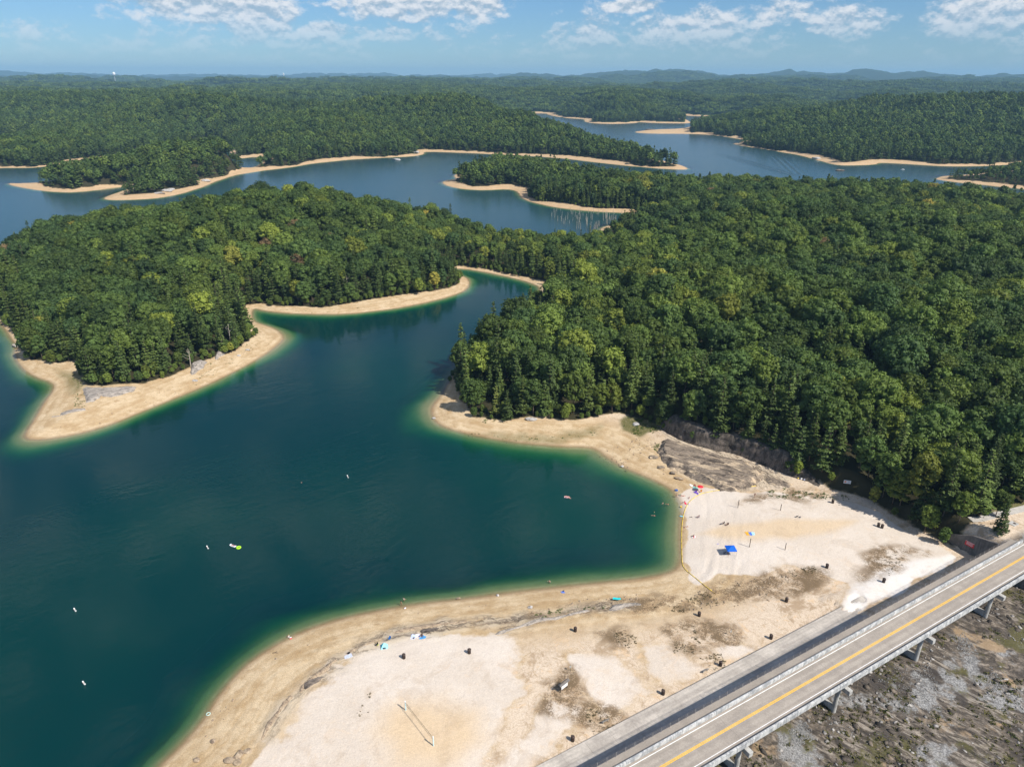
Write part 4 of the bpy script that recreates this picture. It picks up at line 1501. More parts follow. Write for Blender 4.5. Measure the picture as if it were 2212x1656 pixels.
bpart('centre_line', [(U0, U1, -0.25, -0.07, DZ, DZ + 0.006)], M_YELLOW)
# fence on the beach side
nf = 0
u = -20.0
while u < 136:
    b = MB()
    p0 = IB @ at_uv(u, 6.05, DZ + 0.15)
    b.tube([p0, p0 + Vector((0, 0, 1.25))], 0.05, 6)
    b.box(p0 + Vector((0, 0, 0.02)), (0.16, 0.16, 0.04), B_ANG)
    b.build('fence_post', M_FENCE, bridge)
    u += 2.3
for h in (0.42, 0.82, 1.22):
    b = MB()
    b.tube([IB @ at_uv(U0, 6.05, DZ + 0.15 + h), IB @ at_uv(136.5, 6.05, DZ + 0.15 + h)], 0.032, 6)
    b.build('fence_rail', M_RAIL, bridge)
# piers
for k in range(-2, 4):
    uu = 18.2 + 30.8 * k
    pe = empty('pier', at_uv(uu, 0, WEIR_Z) - bridge.location)
    pe.parent = bridge
    IP = Matrix.Translation(at_uv(uu, 0, WEIR_Z)).inverted()
    for v in (-3.3, 4.6):
        b = MB()
        c = IP @ at_uv(uu, v, 0)
        zb = -3.6 if v < 0 else -0.5
        b.lathe([(0.5, zb), (0.5, DZ - 1.9 - WEIR_Z)], 18, (c.x, c.y, 0))
        b.build('column', M_PIER, pe, True)
    b = MB()
    c, s, r = along(uu - 0.55, uu + 0.55, -6.1, 6.6, DZ - 1.95, DZ - 0.72)
    b.box(IP @ c, s, r)
    b.build('pier_cap', M_PIER, pe, bevel=0.05)
    b = MB()
    c, s, r = along(uu - 0.35, uu + 0.35, -2.9, 4.2, WEIR_Z - 3.0, WEIR_Z + 0.6)
    b.box(IP @ c, s, r)
    b.build('web_wall', M_PIER, pe, bevel=0.04)
# abutment with its wing wall
ab = empty('bridge_abutment', at_uv(133, 6, WEIR_Z), 0, 'dark stained concrete abutment and wing wall under the bridge end', 'abutment')
IA = Matrix.Translation(ab.location).inverted()
b = MB()
c, s, r = along(131.6, 136.0, -4.6, 6.3, 0.5, DZ - 0.47)
b.box(IA @ c, s, r)
b.build('abutment_block', M_WALLC, ab)
b = MB()
pts = [(6.35, 1.0), (20.5, 1.0), (20.5, 7.2), (14.0, 10.6), (6.35, 12.2)]
f0 = [IA @ at_uv(132.6, v, z) for v, z in pts]
f1 = [IA @ at_uv(133.3, v, z) for v, z in pts]
va, vb = [b.b.verts.new(p) for p in f0], [b.b.verts.new(p) for p in f1]
b.b.faces.new(va)
b.b.faces.new(vb[::-1])
for i in range(5):
    j = (i + 1) % 5
    b.b.faces.new((va[i], vb[i], vb[j], va[j]))
b.build('wing_wall', M_WALLC, ab)

# ---------------------------------------------------------------- concrete sill (spillway crest) in cast panels
sill = empty('spillway_sill', at_uv(0, 8, WEIR_Z - 1))
prop(sill, 'long grey concrete spillway sill between beach and bridge', kind='structure')
IS = Matrix.Translation(sill.location).inverted()
u = -60.0
while u < 131:
    b = MB()
    for (v0, v1) in ((3.2, 11.0), (11.02, 17.75)):
        c, s, r = along(u + 0.012, u + 6.088, v0, v1, WEIR_Z - 1.2, WEIR_Z)
        b2 = MB()
        b2.box(IS @ c, s, r)
        o = b2.build('concrete_panel', M_SILL, sill)
    b.b.free()
    u += 6.1

# ---------------------------------------------------------------- rock
def rock_mat(name, stops, scale=0.5, stretch=(0.35, 1.0, 1.6), rot=0.5, patches=None, bump=0.25):
    m = bpy.data.materials.new(name)
    m.use_nodes = True
    N = NT(m.node_tree)
    pos = N.n('ShaderNodeNewGeometry').outputs['Position']
    n1 = N.noise(N.rotscale(pos, rot, stretch), scale, 8, 0.68, 0.6)
    n2 = N.noise(pos, scale * 4, 6, 0.7)
    c = N.ramp(n1, stops)
    if patches:
        pm = N.noise(N.rotscale(pos, rot, (0.4, 1.3, 1)), scale * 0.9, 5, 0.62, 0.3)
        c = N.mix(N.smooth(pm, 0.54, 0.60), c, patches)
    c = N.mix(1.0, c, N.smooth(n2, 0.25, 0.75, 0.7, 1.3), 'MULTIPLY')
    p = N.n('ShaderNodeBsdfPrincipled')
    N.link(c, p.inputs['Base Color'])
    p.inputs['Roughness'].default_value = 0.9
    p.inputs['Specular IOR Level'].default_value = 0.15
    b = N.n('ShaderNodeBump')
    b.inputs['Distance'].default_value = bump
    b.inputs['Strength'].default_value = 0.8
    N.link(N.math('ADD', n1, N.math('MULTIPLY', n2, 0.4)), b.inputs['Height'])
    N.link(b.outputs[0], p.inputs['Normal'])
    o = N.n('ShaderNodeOutputMaterial')
    N.link(p.outputs[0], o.inputs[0])
    return m


M_SLAB = rock_mat('weathered_slab_rock', [(0.34, (0.045, 0.037, 0.031)), (0.44, (0.135, 0.108, 0.085)), (0.55, (0.28, 0.225, 0.17)), (0.68, (0.12, 0.097, 0.08))], 0.42, rot=R(32), patches=(0.46, 0.36, 0.25))
M_PALEROCK = rock_mat('pale_ledge_rock', [(0.34, (0.11, 0.095, 0.085)), (0.45, (0.27, 0.24, 0.21)), (0.6, (0.42, 0.37, 0.32)), (0.72, (0.25, 0.23, 0.215))], 0.9, rot=R(-25))
M_DARKROCK = rock_mat('dark_ledge_rock', [(0.34, (0.035, 0.03, 0.028)), (0.48, (0.12, 0.10, 0.085)), (0.6, (0.24, 0.20, 0.165)), (0.74, (0.09, 0.075, 0.065))], 0.8, rot=R(-30))
M_BANK = rock_mat('rock_bank_stone', [(0.34, (0.03, 0.027, 0.025)), (0.48, (0.085, 0.072, 0.06)), (0.6, (0.17, 0.14, 0.115)), (0.74, (0.07, 0.055, 0.05))], 0.5, stretch=(1, 1, 0.4), rot=0.4)
M_BOULDER = rock_mat('boulder_stone', [(0.34, (0.16, 0.12, 0.09)), (0.5, (0.34, 0.26, 0.18)), (0.66, (0.44, 0.35, 0.25))], 1.6, bump=0.05)
M_GREYSTONE = rock_mat('grey_boulder_stone', [(0.34, (0.20, 0.19, 0.18)), (0.5, (0.42, 0.40, 0.38)), (0.66, (0.56, 0.54, 0.51))], 1.2, bump=0.05)


def ledge(name, label, poly, h, m, step=0.7, layers=3, seed=3, z=3.5, tilt=(0, 0), cat='rock', wob=1.0, slope=1.2):
    """bare rock standing out of the ground, edges broken into beds"""
    q = to_world(poly, z)
    x0, y0 = q.min(0) - 2
    x1, y1 = q.max(0) + 2
    xs, ys = np.arange(x0, x1, step), np.arange(y0, y1, step)
    X, Y = np.meshgrid(xs, ys)
    sh = X.shape
    X, Y = X.ravel(), Y.ravel()
    d = sdf(q, X, Y) + (fbm(X, Y, 3.5, 4, seed) - 0.5) * 2.2 * wob
    gz = height(X, Y)
    k = np.clip(d / slope, 0, layers) / layers
    lay = np.floor(k * layers) / layers
    frac = k * layers - np.floor(k * layers)
    prof = lay + np.clip(frac * 3.0, 0, 1) / layers
    zz = gz - 0.5 + (h + 0.5) * np.clip(prof, 0, 1) * sstep(d, -0.15, 0.15) + 0.5 * (fbm(X * 0.6, Y * 1.4, 2.5, 4, seed + 5) - 0.5) * sstep(d, 0, 1.5)
    zz = zz + tilt[0] * (X - X.mean()) * sstep(d, 0.5, 3) + tilt[1] * (Y - Y.mean()) * sstep(d, 0.5, 3)
    D = d.reshape(sh)
    idx_ = np.arange(X.size).reshape(sh)
    f = np.stack([idx_[:-1, :-1], idx_[:-1, 1:], idx_[1:, 1:], idx_[1:, :-1]], -1).reshape(-1, 4)
    keepf = (D.ravel()[f] > -0.7).any(1)
    f = f[keepf]
    un, iv = np.unique(f.ravel(), return_inverse=True)
    c = np.array([X[un].mean(), Y[un].mean(), gz[un].mean()])
    me = mesh_np(name, np.column_stack([X[un], Y[un], zz[un]]) - c, iv.reshape(-1, 4), smooth=False)
    o = link(name, me, m, None, c)
    return prop(o, label, cat)


ledge('rock_slab', 'broad weathered grey rock slab with pale patches beside the beach',
      [(1427, 946), (1447, 944), (1482, 956), (1532, 974), (1607, 994), (1647, 1014), (1655, 1028), (1640, 1040), (1617, 1051), (1590, 1055), (1557, 1050), (1527, 1037),
       (1494, 1020), (1465, 1007), (1440, 997), (1422, 978), (1423, 959)], 1.9, M_SLAB, 0.33, 5, 12, slope=0.6, wob=1.3)
ledge('rock_ledge', 'low brown rock ledge at the east end of the grey slab',
      [(1650, 1030), (1668, 1026), (1690, 1034), (1712, 1046), (1706, 1052), (1680, 1048), (1660, 1042)], 0.9, M_SLAB, 0.4, 3, 13, slope=0.6)
ledge('rock_ledge', 'pale flat rock ledge on the western sandy point',
      [(176, 836), (190, 832), (225, 838), (262, 836), (300, 832), (292, 842), (262, 852), (240, 858), (220, 856), (205, 866), (185, 868), (178, 850)], 1.0, M_PALEROCK, 0.5, 3, 14, z=3.0, slope=0.7)
ledge('rock_ledge', 'pale overhanging rock ledge at the edge of the western pines',
      [(408, 800), (414, 788), (428, 782), (446, 780), (440, 790), (424, 800), (412, 806)], 2.2, M_PALEROCK, 0.5, 4, 15, z=3.0, slope=0.5)
ledge('rock_ledge', 'small pale ledge under the dead trees on the western point',
      [(462, 770), (470, 760), (486, 752), (490, 758), (476, 768), (466, 776)], 1.6, M_PALEROCK, 0.5, 3, 16, z=3.0, slope=0.5)
ledge('rock_ledge', 'thin pale rock line low on the western point',
      [(128, 892), (150, 886), (185, 884), (190, 888), (160, 892), (132, 897)], 0.4, M_PALEROCK, 0.5, 2, 17, z=2.0, slope=0.6)
ledge('rock_ledge', 'dark grey rock outcrop at the sandy rim of the near beach',
      [(651, 1476), (655, 1464), (668, 1456), (684, 1450), (704, 1446), (716, 1446), (700, 1454), (690, 1464), (672, 1472), (660, 1480)], 0.6, M_DARKROCK, 0.25, 3, 18, slope=0.35, wob=0.5)
ledge('rock_ledge', 'dark broken rock ledge below the blue and pink towels',
      [(903, 1352), (912, 1346), (930, 1344), (948, 1343), (944, 1350), (925, 1354), (910, 1358)], 0.45, M_DARKROCK, 0.25, 2, 19, slope=0.3, wob=0.5)
ledge('rock_ledge', 'grey folded rock ledge along the middle of the shore',
      [(1062, 1362), (1075, 1352), (1096, 1344), (1120, 1338), (1150, 1326), (1172, 1320), (1196, 1318), (1226, 1310), (1262, 1304), (1280, 1306), (1262, 1314), (1232, 1322), (1206, 1330),
       (1170, 1332), (1140, 1342), (1110, 1352), (1080, 1362)], 0.55, M_PALEROCK, 0.3, 3, 20, slope=0.4, wob=0.6)
ledge('rock_ledge', 'smooth grey rock hump under the turquoise towel',
      [(1310, 1304), (1322, 1292), (1345, 1286), (1375, 1286), (1400, 1292), (1385, 1298), (1355, 1300), (1340, 1308), (1318, 1310)], 0.7, M_PALEROCK, 0.3, 3, 22, slope=0.5, wob=0.5)
for (poly, sd_, lab) in [
        ([(556, 1588), (562, 1570), (572, 1550), (590, 1530), (610, 1506), (626, 1490), (632, 1494), (614, 1516), (598, 1538), (584, 1560), (572, 1582), (562, 1596)], 31, 'cracked brown rock bed curving along the shore, nearest the camera'),
        ([(640, 1484), (652, 1466), (672, 1448), (700, 1428), (724, 1410), (730, 1414), (706, 1436), (680, 1456), (660, 1474), (648, 1490)], 32, 'cracked brown rock bed beside the dark grey outcrop'),
        ([(735, 1402), (760, 1388), (790, 1374), (820, 1364), (824, 1368), (796, 1380), (768, 1394), (742, 1408)], 33, 'cracked tan rock bed just lakeward of the teal tent'),
        ([(830, 1352), (870, 1342), (920, 1334), (970, 1328), (1010, 1325), (1012, 1331), (970, 1336), (925, 1342), (880, 1350), (836, 1360)], 34, 'long cracked tan rock bed above the wading pair')]:
    ledge('rock_bed', lab, poly, 0.3, M_BOULDER, 0.3, 2, sd_, slope=0.35, wob=0.7)

# rock bank under the wood
bank_px = [(1418, 912), (1440, 932), (1470, 948), (1507, 962), (1545, 970), (1582, 976), (1615, 989), (1645, 1001), (1676, 1013), (1707, 1025), (1740, 1036), (1775, 1047)]
foot = on_grounds(bank_px)
dense = []
for a, b_ in zip(foot[:-1], foot[1:]):
    for k in np.linspace(0, 1, 14, endpoint=False):
        dense.append(a * (1 - k) + b_ * k)
dense = np.array(dense)
tang = np.gradient(dense[:, :2], axis=0)
tang /= np.linalg.norm(tang, axis=1, keepdims=True)
inw = np.column_stack([-tang[:, 1], tang[:, 0]])
rows_ = []
n_ = len(dense)
hgt_ = 5.2 + 2.2 * fbm(np.arange(n_) * 1.0, np.zeros(n_), 30.0, 3, 5)
endf = sstep(np.arange(n_), 0, 14) * sstep(-np.arange(n_), -n_ + 1, -n_ + 40)
for j, (o_, hh) in enumerate([(-1.4, -0.6), (-0.7, 0.05), (-0.2, 0.18), (0.2, 0.36), (0.3, 0.55), (0.9, 0.72), (1.2, 0.88), (2.0, 1.0), (4.5, 1.05), (7.0, 0.6)]):
    jit = (fbm(np.arange(n_) * 1.0 + j * 7, np.zeros(n_) + j * 3.1, 5.0, 3, 40 + j) - 0.5) * 1.6
    xy = dense[:, :2] + inw * (o_ + jit)[:, None]
    rows_.append(np.column_stack([xy, dense[:, 2] + hgt_ * hh * endf + jit * 0.2]))
V_ = np.array(rows_)
id2 = np.arange(V_.shape[0] * n_).reshape(V_.shape[0], n_)
f2 = np.stack([id2[:-1, :-1], id2[:-1, 1:], id2[1:, 1:], id2[1:, :-1]], -1).reshape(-1, 4)
cc_ = dense.mean(0)
bk = link('rock_bank', mesh_np('rock_bank', V_.reshape(-1, 3) - cc_, f2), M_BANK, None, cc_)
prop(bk, 'steep dark rock bank under the pines behind the beach', 'rock bank')

for i, (x, y, r, lab, mm) in enumerate([
        (462, 1600, (0.75, 0.6, 0.4), 'round brown boulder alone near the water, bottom left', M_BOULDER),
        (425, 1641, (0.8, 0.65, 0.4), 'brown boulder at the very bottom of the near shore', M_BOULDER),
        (496, 1642, (1.4, 1.0, 0.45), 'broad flat tan boulder in the cluster at the bottom', M_BOULDER),
        (518, 1630, (1.0, 1.2, 0.5), 'brown boulder, upper one of the cluster at the bottom', M_BOULDER),
        (514, 1646, (1.0, 0.9, 0.4), 'tan boulder, right one of the cluster at the bottom', M_BOULDER),
        (535, 1622, (0.9, 0.7, 0.3), 'thin brown slab stone above the boulder cluster', M_BOULDER),
        (1145, 1312, (0.8, 0.5, 0.4), 'pale round stone on the brown weedy shore', M_GREYSTONE),
        (990, 1293, (0.6, 0.4, 0.3), 'small stone at the waterline left of the weedy shore', M_BOULDER),
        (1075, 1286, (0.5, 0.4, 0.3), 'small pale stone at the waterline below the swimmer', M_GREYSTONE),
        (1147, 906, (2.4, 1.3, 0.8), 'pale grey boulder below the pines on the headland', M_GREYSTONE),
        (1373, 916, (1.6, 1.2, 0.8), 'grey boulder in the green weeds by the rock bank', M_GREYSTONE),
        (1468, 1034, (1.6, 1.1, 0.5), 'brown flat boulder between slab and shore', M_BOULDER),
        (1412, 988, (2.2, 1.4, 0.6), 'grey broken boulder beside the west edge of the slab', M_SLAB),
        (1427, 1010, (1.5, 1.0, 0.5), 'grey broken boulder below the west edge of the slab', M_SLAB),
        (1452, 1022, (1.3, 1.0, 0.5), 'grey broken boulder under the south edge of the slab', M_SLAB),
        (1344, 1008, (0.8, 0.6, 0.4), 'pale stone at the waterline below the rock slab', M_GREYSTONE),
        (938, 904, (0.9, 0.7, 0.5), 'pale stone at the tip of the small headland', M_GREYSTONE),
        (40, 748, (3.2, 2.2, 1.2), 'grey rock at the left waterline of the western point', M_PALEROCK),
        (421, 822, (1.6, 0.8, 0.4), 'grey flat stone on the bare shore of the western point', M_GREYSTONE),
        (535, 756, (1.5, 1.0, 0.5), 'pale stone high on the shore of the western point', M_GREYSTONE),
        (516, 768, (0.9, 0.7, 0.4), 'small grey stone low on the shore of the western point', M_GREYSTONE),
        (345, 418, (7, 4, 1.6), 'pale boulder, lowest of three on the far sandy spit', M_GREYSTONE),
        (360, 413, (7, 5, 2.2), 'pale boulder, largest of three on the far sandy spit', M_GREYSTONE),
        (370, 410, (5, 4, 1.8), 'pale boulder, rightmost of three on the far sandy spit', M_GREYSTONE),
        (855, 334.5, (8, 4, 2.0), 'pale rock at the waterline of the long far shore', M_GREYSTONE),
        (898, 330, (7, 4, 2.6), 'pale rock under the trees at the far point', M_GREYSTONE),
        (446, 392, (6, 4, 2.5), 'grey rock below the trees on the far curving shore', M_GREYSTONE),
        (1764, 343, (9, 6, 3.0), 'grey rock at the waterline across the channel', M_GREYSTONE),
        (1816, 356, (8, 5, 1.6), 'dark flat rock on the sandbar across the channel', M_DARKROCK),
        (1403, 281, (16, 8, 2.5), 'dark rocks at the tip of the low spit', M_DARKROCK)]):
    p = on_ground(x, y)
    p.z = max(p.z, 0.0)
    b = MB()
    b.blob((0, 0, r[2] * 0.35), r, 500 + i, 0.22, 2, 0.35)
    prop(b.build('boulder', mm, loc=p), lab, 'boulder')
# ---------------------------------------------------------------- loose stones, weeds
def ico_base():
    b = bmesh.new()
    bmesh.ops.create_icosphere(b, subdivisions=1, radius=1.0)
    v = np.array([x.co[:] for x in b.verts])
    f = np.array([[q.index for q in fc.verts] for fc in b.faces])
    b.free()
    return v, f


ICO_V, ICO_F = ico_base()


def stones(name, label, X, Y, size, m, flat=0.6, seed=1):
    rng = np.random.default_rng(seed)
    n = len(X)
    Z = height(X, Y)
    a = rng.uniform(0, 6.28, n)
    sx_, sy_, sz_ = size * rng.uniform(0.7, 1.3, n), size * rng.uniform(0.5, 1.0, n), size * flat * rng.uniform(0.5, 1.1, n)
    V = ICO_V[None] * (1 + rng.uniform(-0.38, 0.38, (n, len(ICO_V), 1)))
    V = V * np.stack([sx_, sy_, sz_], 1)[:, None, :]
    c, s = np.cos(a)[:, None], np.sin(a)[:, None]
    P = np.stack([V[..., 0] * c - V[..., 1] * s, V[..., 0] * s + V[..., 1] * c, V[..., 2]], -1)
    P = P + np.stack([X, Y, Z + sz_ * 0.25], 1)[:, None, :]
    F = (ICO_F[None] + (np.arange(n) * len(ICO_V))[:, None, None]).reshape(-1, 3)
    o = link(name, mesh_np(name, P.reshape(-1, 3), F), m)
    return prop(o, label, 'stones', kind='stuff')


def sample_poly(poly, n, z=3.5, seed=1, power=1.0, size=8.0):
    rng = np.random.default_rng(seed)
    q = to_world(poly, z)
    x0, y0 = q.min(0)
    x1, y1 = q.max(0)
    X, Y = rng.uniform(x0, x1, n * 4), rng.uniform(y0, y1, n * 4)
    k = sdf(q, X, Y) > 0
    X, Y = X[k], Y[k]
    w = fbm(X, Y, size, 3, seed)
    k = rng.random(len(X)) < sstep(w, 0.42, 0.62) ** power
    return X[k][:n], Y[k][:n]


POLY_DOWN = [(1330, 1656), (1600, 1600), (1800, 1490), (2000, 1378), (2212, 1262), (2350, 1200), (2350, 1700), (1330, 1760)]
M_RUB1 = rock_mat('rubble_grey', [(0.34, (0.10, 0.095, 0.09)), (0.5, (0.30, 0.28, 0.26)), (0.66, (0.50, 0.47, 0.43))], 0.4, bump=0.03)
M_RUB2 = rock_mat('rubble_dark', [(0.34, (0.03, 0.027, 0.025)), (0.5, (0.10, 0.085, 0.07)), (0.66, (0.26, 0.21, 0.16))], 0.4, bump=0.03)
rng_ = np.random.default_rng(4)
X, Y = sample_poly(POLY_DOWN, 2600, 2.5, 3, 1.5, 7.0)
stones('rubble', 'pale broken rubble scattered over the rock floor below the bridge', X, Y, 0.09 + 0.55 * rng_.random(len(X)) ** 6, M_RUB1, 0.45, 5)
X, Y = sample_poly(POLY_DOWN, 2600, 2.5, 13, 1.5, 9.0)
stones('rubble', 'dark broken rubble scattered over the rock floor below the bridge', X, Y, 0.14 + 0.9 * rng_.random(len(X)) ** 6, M_RUB2, 0.4, 6)
gx_, gy_ = [], []
for i, P in enumerate([[(1780, 1560), (1830, 1500), (1900, 1470), (1950, 1490), (1900, 1560), (1830, 1600)], [(1900, 1500), (1930, 1440), (2010, 1440), (2040, 1520), (1990, 1560), (1930, 1540)],
          [(2090, 1470), (2140, 1440), (2170, 1480), (2130, 1510)], [(1700, 1580), (1740, 1560), (1760, 1600), (1720, 1620)], [(2050, 1380), (2080, 1370), (2120, 1420), (2080, 1450)]]):
    X, Y = sample_poly(P, 700, 2.5, 30 + i, 0.6, 5.0)
    gx_.append(X)
    gy_.append(Y)
X, Y = np.concatenate(gx_), np.concatenate(gy_)
M_GRAVEL = mat('white_gravel', (0.26, 0.258, 0.25), 0.85, 0.15, var=0.35, scale=1.5)
stones('gravel', 'pale grey gravel patches on the rock floor below the bridge', X, Y, 0.06 + 0.12 * rng_.random(len(X)) ** 2, M_GRAVEL, 0.7, 7)
sx2, sy2 = [], []
for i, (P, n) in enumerate([([(1270, 975), (1300, 970), (1400, 935), (1440, 990), (1470, 1040), (1450, 1052), (1350, 1005)], 500), ([(940, 905), (966, 920), (1066, 945), (1216, 960), (1290, 965), (1290, 955), (1128, 950), (1016, 930), (950, 900)], 300),
        ([(70, 945), (125, 940), (300, 886), (500, 800), (600, 738), (600, 725), (480, 775), (300, 850), (180, 900), (90, 925)], 450), ([(1140, 1320), (1240, 1290), (1500, 1262), (1780, 1240), (1700, 1300), (1500, 1320), (1300, 1300)], 700),
        ([(350, 1656), (440, 1560), (560, 1425), (800, 1328), (1106, 1286), (1106, 1300), (900, 1325), (700, 1370), (560, 1450), (460, 1580), (420, 1656)], 500),
        ([(560, 670), (750, 680), (900, 660), (1010, 620), (990, 610), (850, 648), (650, 662)], 260)]):
    X, Y = sample_poly(P, n, 2.0, 50 + i, 1.0, 6.0)
    sx2.append(X)
    sy2.append(Y)
X, Y = np.concatenate(sx2), np.concatenate(sy2)
stones('shore_stones', 'small tan stones strewn along the bare lake shores', X, Y, 0.08 + 0.35 * rng_.random(len(X)) ** 5, M_BOULDER, 0.6, 8)


def tufts(name, label, X, Y, size, blades, m, seed=1, cat='weeds'):
    rng = np.random.default_rng(seed)
    n = len(X)
    Z = height(X, Y)
    sz_ = size * rng.uniform(0.5, 1.4, n)
    C = np.repeat(np.column_stack([X, Y, Z]), blades, 0)
    S = np.repeat(sz_, blades)
    off = rng.normal(0, 0.45, (n * blades, 3)) * S[:, None]
    off[:, 2] = np.abs(off[:, 2]) * 0.7
    P, F = quads(C + off, rng.normal(0, 0.7, (n * blades, 3)) + [0, 0, 0.6], S * rng.uniform(0.35, 0.8, n * blades), rng, 0.5)
    o = link(name, mesh_np(name, P, F), m)
    o['tint'] = 0.6
    return prop(o, label, cat, kind='stuff')


def plain_leaf(name, a, b_):
    m = bpy.data.materials.new(name)
    m.use_nodes = True
    N = NT(m.node_tree)
    pos = N.n('ShaderNodeNewGeometry').outputs['Position']
    c = N.mix(N.smooth(N.noise(pos, 0.7, 4, 0.6), 0.35, 0.65), a, b_)
    p = N.n('ShaderNodeBsdfPrincipled')
    N.link(c, p.inputs['Base Color'])
    p.inputs['Roughness'].default_value = 0.8
    p.inputs['Specular IOR Level'].default_value = 0.1
    o = N.n('ShaderNodeOutputMaterial')
    N.link(p.outputs[0], o.inputs[0])
    return m


M_WEED = plain_leaf('dry_weeds', (0.05, 0.065, 0.018), (0.15, 0.13, 0.05))
M_WEEDG = plain_leaf('green_weeds', (0.05, 0.09, 0.02), (0.10, 0.15, 0.03))
M_WEEDD = plain_leaf('dark_dry_weeds', (0.07, 0.062, 0.03), (0.17, 0.14, 0.07))
X, Y = sample_poly(POLY_DOWN, 1500, 2.5, 70, 2.4, 9.0)
tufts('dry_grass', 'dry green grass clumps on the rock floor below the bridge', X, Y, 0.5, 14, M_WEED, 2, 'grass')
wx, wy = [], []
for i, (P, n) in enumerate([([(1290, 1370), (1330, 1352), (1370, 1362), (1385, 1385), (1340, 1398), (1305, 1392)], 60), ([(1470, 1280), (1530, 1262), (1560, 1280), (1520, 1296)], 60), ([(1700, 1225), (1760, 1215), (1770, 1232), (1720, 1250)], 60),
        ([(1400, 1300), (1470, 1285), (1560, 1290), (1480, 1310)], 80), ([(1225, 1520), (1300, 1530), (1360, 1560), (1280, 1585)], 60), ([(1500, 1420), (1560, 1400), (1580, 1440), (1540, 1470)], 70),
        ([(1440, 1350), (1500, 1340), (1520, 1400), (1460, 1420)], 70), ([(1860, 1230), (1940, 1190), (1990, 1195), (1920, 1245)], 60), ([(770, 1490), (800, 1485), (800, 1530), (770, 1545)], 25)]):
    X, Y = sample_poly(P, n, 4.0, 80 + i, 1.2, 3.0)
    wx.append(X)
    wy.append(Y)
tufts('dry_weeds', 'dark dry weeds in patches over the stony part of the beach', np.concatenate(wx), np.concatenate(wy), 0.28, 10, M_WEEDD, 3)
wx, wy = [], []
for i, (P, n) in enumerate([([(1340, 905), (1372, 892), (1420, 903), (1432, 926), (1385, 938), (1352, 926)], 260), ([(1410, 955), (1425, 948), (1424, 975), (1414, 985)], 60), ([(1640, 1062), (1700, 1050), (1760, 1066), (1800, 1060), (1850, 1082), (1790, 1080), (1690, 1075)], 160),
        ([(155, 838), (185, 845), (182, 878), (160, 872)], 70), ([(150, 800), (175, 798), (178, 826), (165, 832)], 60), ([(1040, 900), (1060, 890), (1075, 900), (1050, 905)], 30), ([(1130, 1320), (1210, 1300), (1300, 1290), (1320, 1298), (1220, 1312), (1140, 1330)], 90),
        ([(1000, 918), (1100, 935), (1200, 940), (1290, 928), (1296, 922), (1190, 930), (1090, 926)], 70), ([(420, 820), (520, 765), (560, 735), (560, 725), (500, 755), (430, 790)], 70), ([(560, 660), (700, 668), (850, 650), (960, 625), (960, 618), (840, 640), (690, 658)], 120)]):
    X, Y = sample_poly(P, n, 3.5, 100 + i, 0.8, 3.0)
    wx.append(X)
    wy.append(Y)
tufts('green_weeds', 'low green weeds along the shores and the foot of the wood', np.concatenate(wx), np.concatenate(wy), 0.34, 12, M_WEEDG, 4)

# dead standing trunks in the drowned cove
def snag_mesh(seed, H_):
    r = random.Random(seed)
    b = MB()
    lx, ly = r.uniform(-0.5, 0.5), r.uniform(-0.5, 0.5)
    b.tube([(0, 0, -2.5), (lx * 0.4, ly * 0.4, H_ * 0.5), (lx, ly, H_)], [0.24, 0.17, 0.06], 6)
    for _ in range(r.randint(1, 3)):
        z = r.uniform(0.45, 0.9) * H_
        a = r.uniform(0, 6.28)
        L = r.uniform(0.5, 1.3)
        b.tube([(lx * z / H_, ly * z / H_, z), (lx * z / H_ + math.cos(a) * L, ly * z / H_ + math.sin(a) * L, z + L * 0.7)], [0.07, 0.03], 4)
    me = b.mesh('snag')
    me.materials.append(M_DEAD)
    return me


snags = [snag_mesh(900 + i, 3.5 + i * 1.1) for i in range(5)]
rs = random.Random(5)
q_sn = [(1168, 452), (1348, 460), (1348, 478), (1300, 492), (1285, 505), (1250, 498), (1215, 485), (1180, 470)]
qs = to_world(q_sn, 0)
cnt = 0
while cnt < 70:
    x, y = rs.uniform(1160, 1350), rs.uniform(450, 506)
    X0, Y0 = ground0(x, y, 0)
    if sdf(qs, np.array([X0]), np.array([Y0]))[0] < 0:
        continue
    if rs.random() > 0.35 + 0.65 * (x - 1160) / 190:
        continue
    o = bpy.data.objects.new('dead_trunk', snags[rs.randrange(5)])
    COL.objects.link(o)
    o.location = (X0, Y0, 0)
    o.rotation_euler = (rs.uniform(-0.08, 0.08), rs.uniform(-0.08, 0.08), rs.uniform(0, 6.28))
    prop(o, 'bleached dead trunk standing in the drowned cove', 'dead tree', 'dead trunks in the drowned cove')
    cnt += 1
for i, (x, y, h, lab) in enumerate([(498, 742, 11, 'bare silver dead tree at the edge of the western pines'), (478, 752, 8, 'bare grey dead tree above the pale ledge'), (412, 790, 9, 'pale dead trunk leaning over the western ledge'),
                                    (751, 640, 14, 'silver dead tree standing before the middle shore wood'), (1252, 455, 16, 'tall pale dead trunk on the sandy bank of the cove'), (1290, 455, 9, 'shorter pale dead trunk on the sandy bank of the cove')]):
    p = on_ground(x, y)
    r = random.Random(70 + i)
    t_ = empty('bare_tree', p, 0, lab, 'dead tree')
    b = MB()
    b.tube([(0, 0, -0.5), (0.2, 0.1, h * 0.5), (0.3, -0.2, h)], [0.3, 0.2, 0.05], 6)
    b.build('trunk', M_DEAD, t_)
    for k in range(9):
        z = h * r.uniform(0.35, 0.92)
        a = r.uniform(0, 6.28)
        L = (h - z) * 0.5 + 0.6
        b = MB()
        b.tube([(0.2, 0, z), (0.2 + math.cos(a) * L * 0.6, math.sin(a) * L * 0.6, z + L * 0.35), (0.2 + math.cos(a) * L, math.sin(a) * L, z + L * 0.8)], [0.09, 0.06, 0.02], 4)
        b.build('branch', M_DEAD, t_)
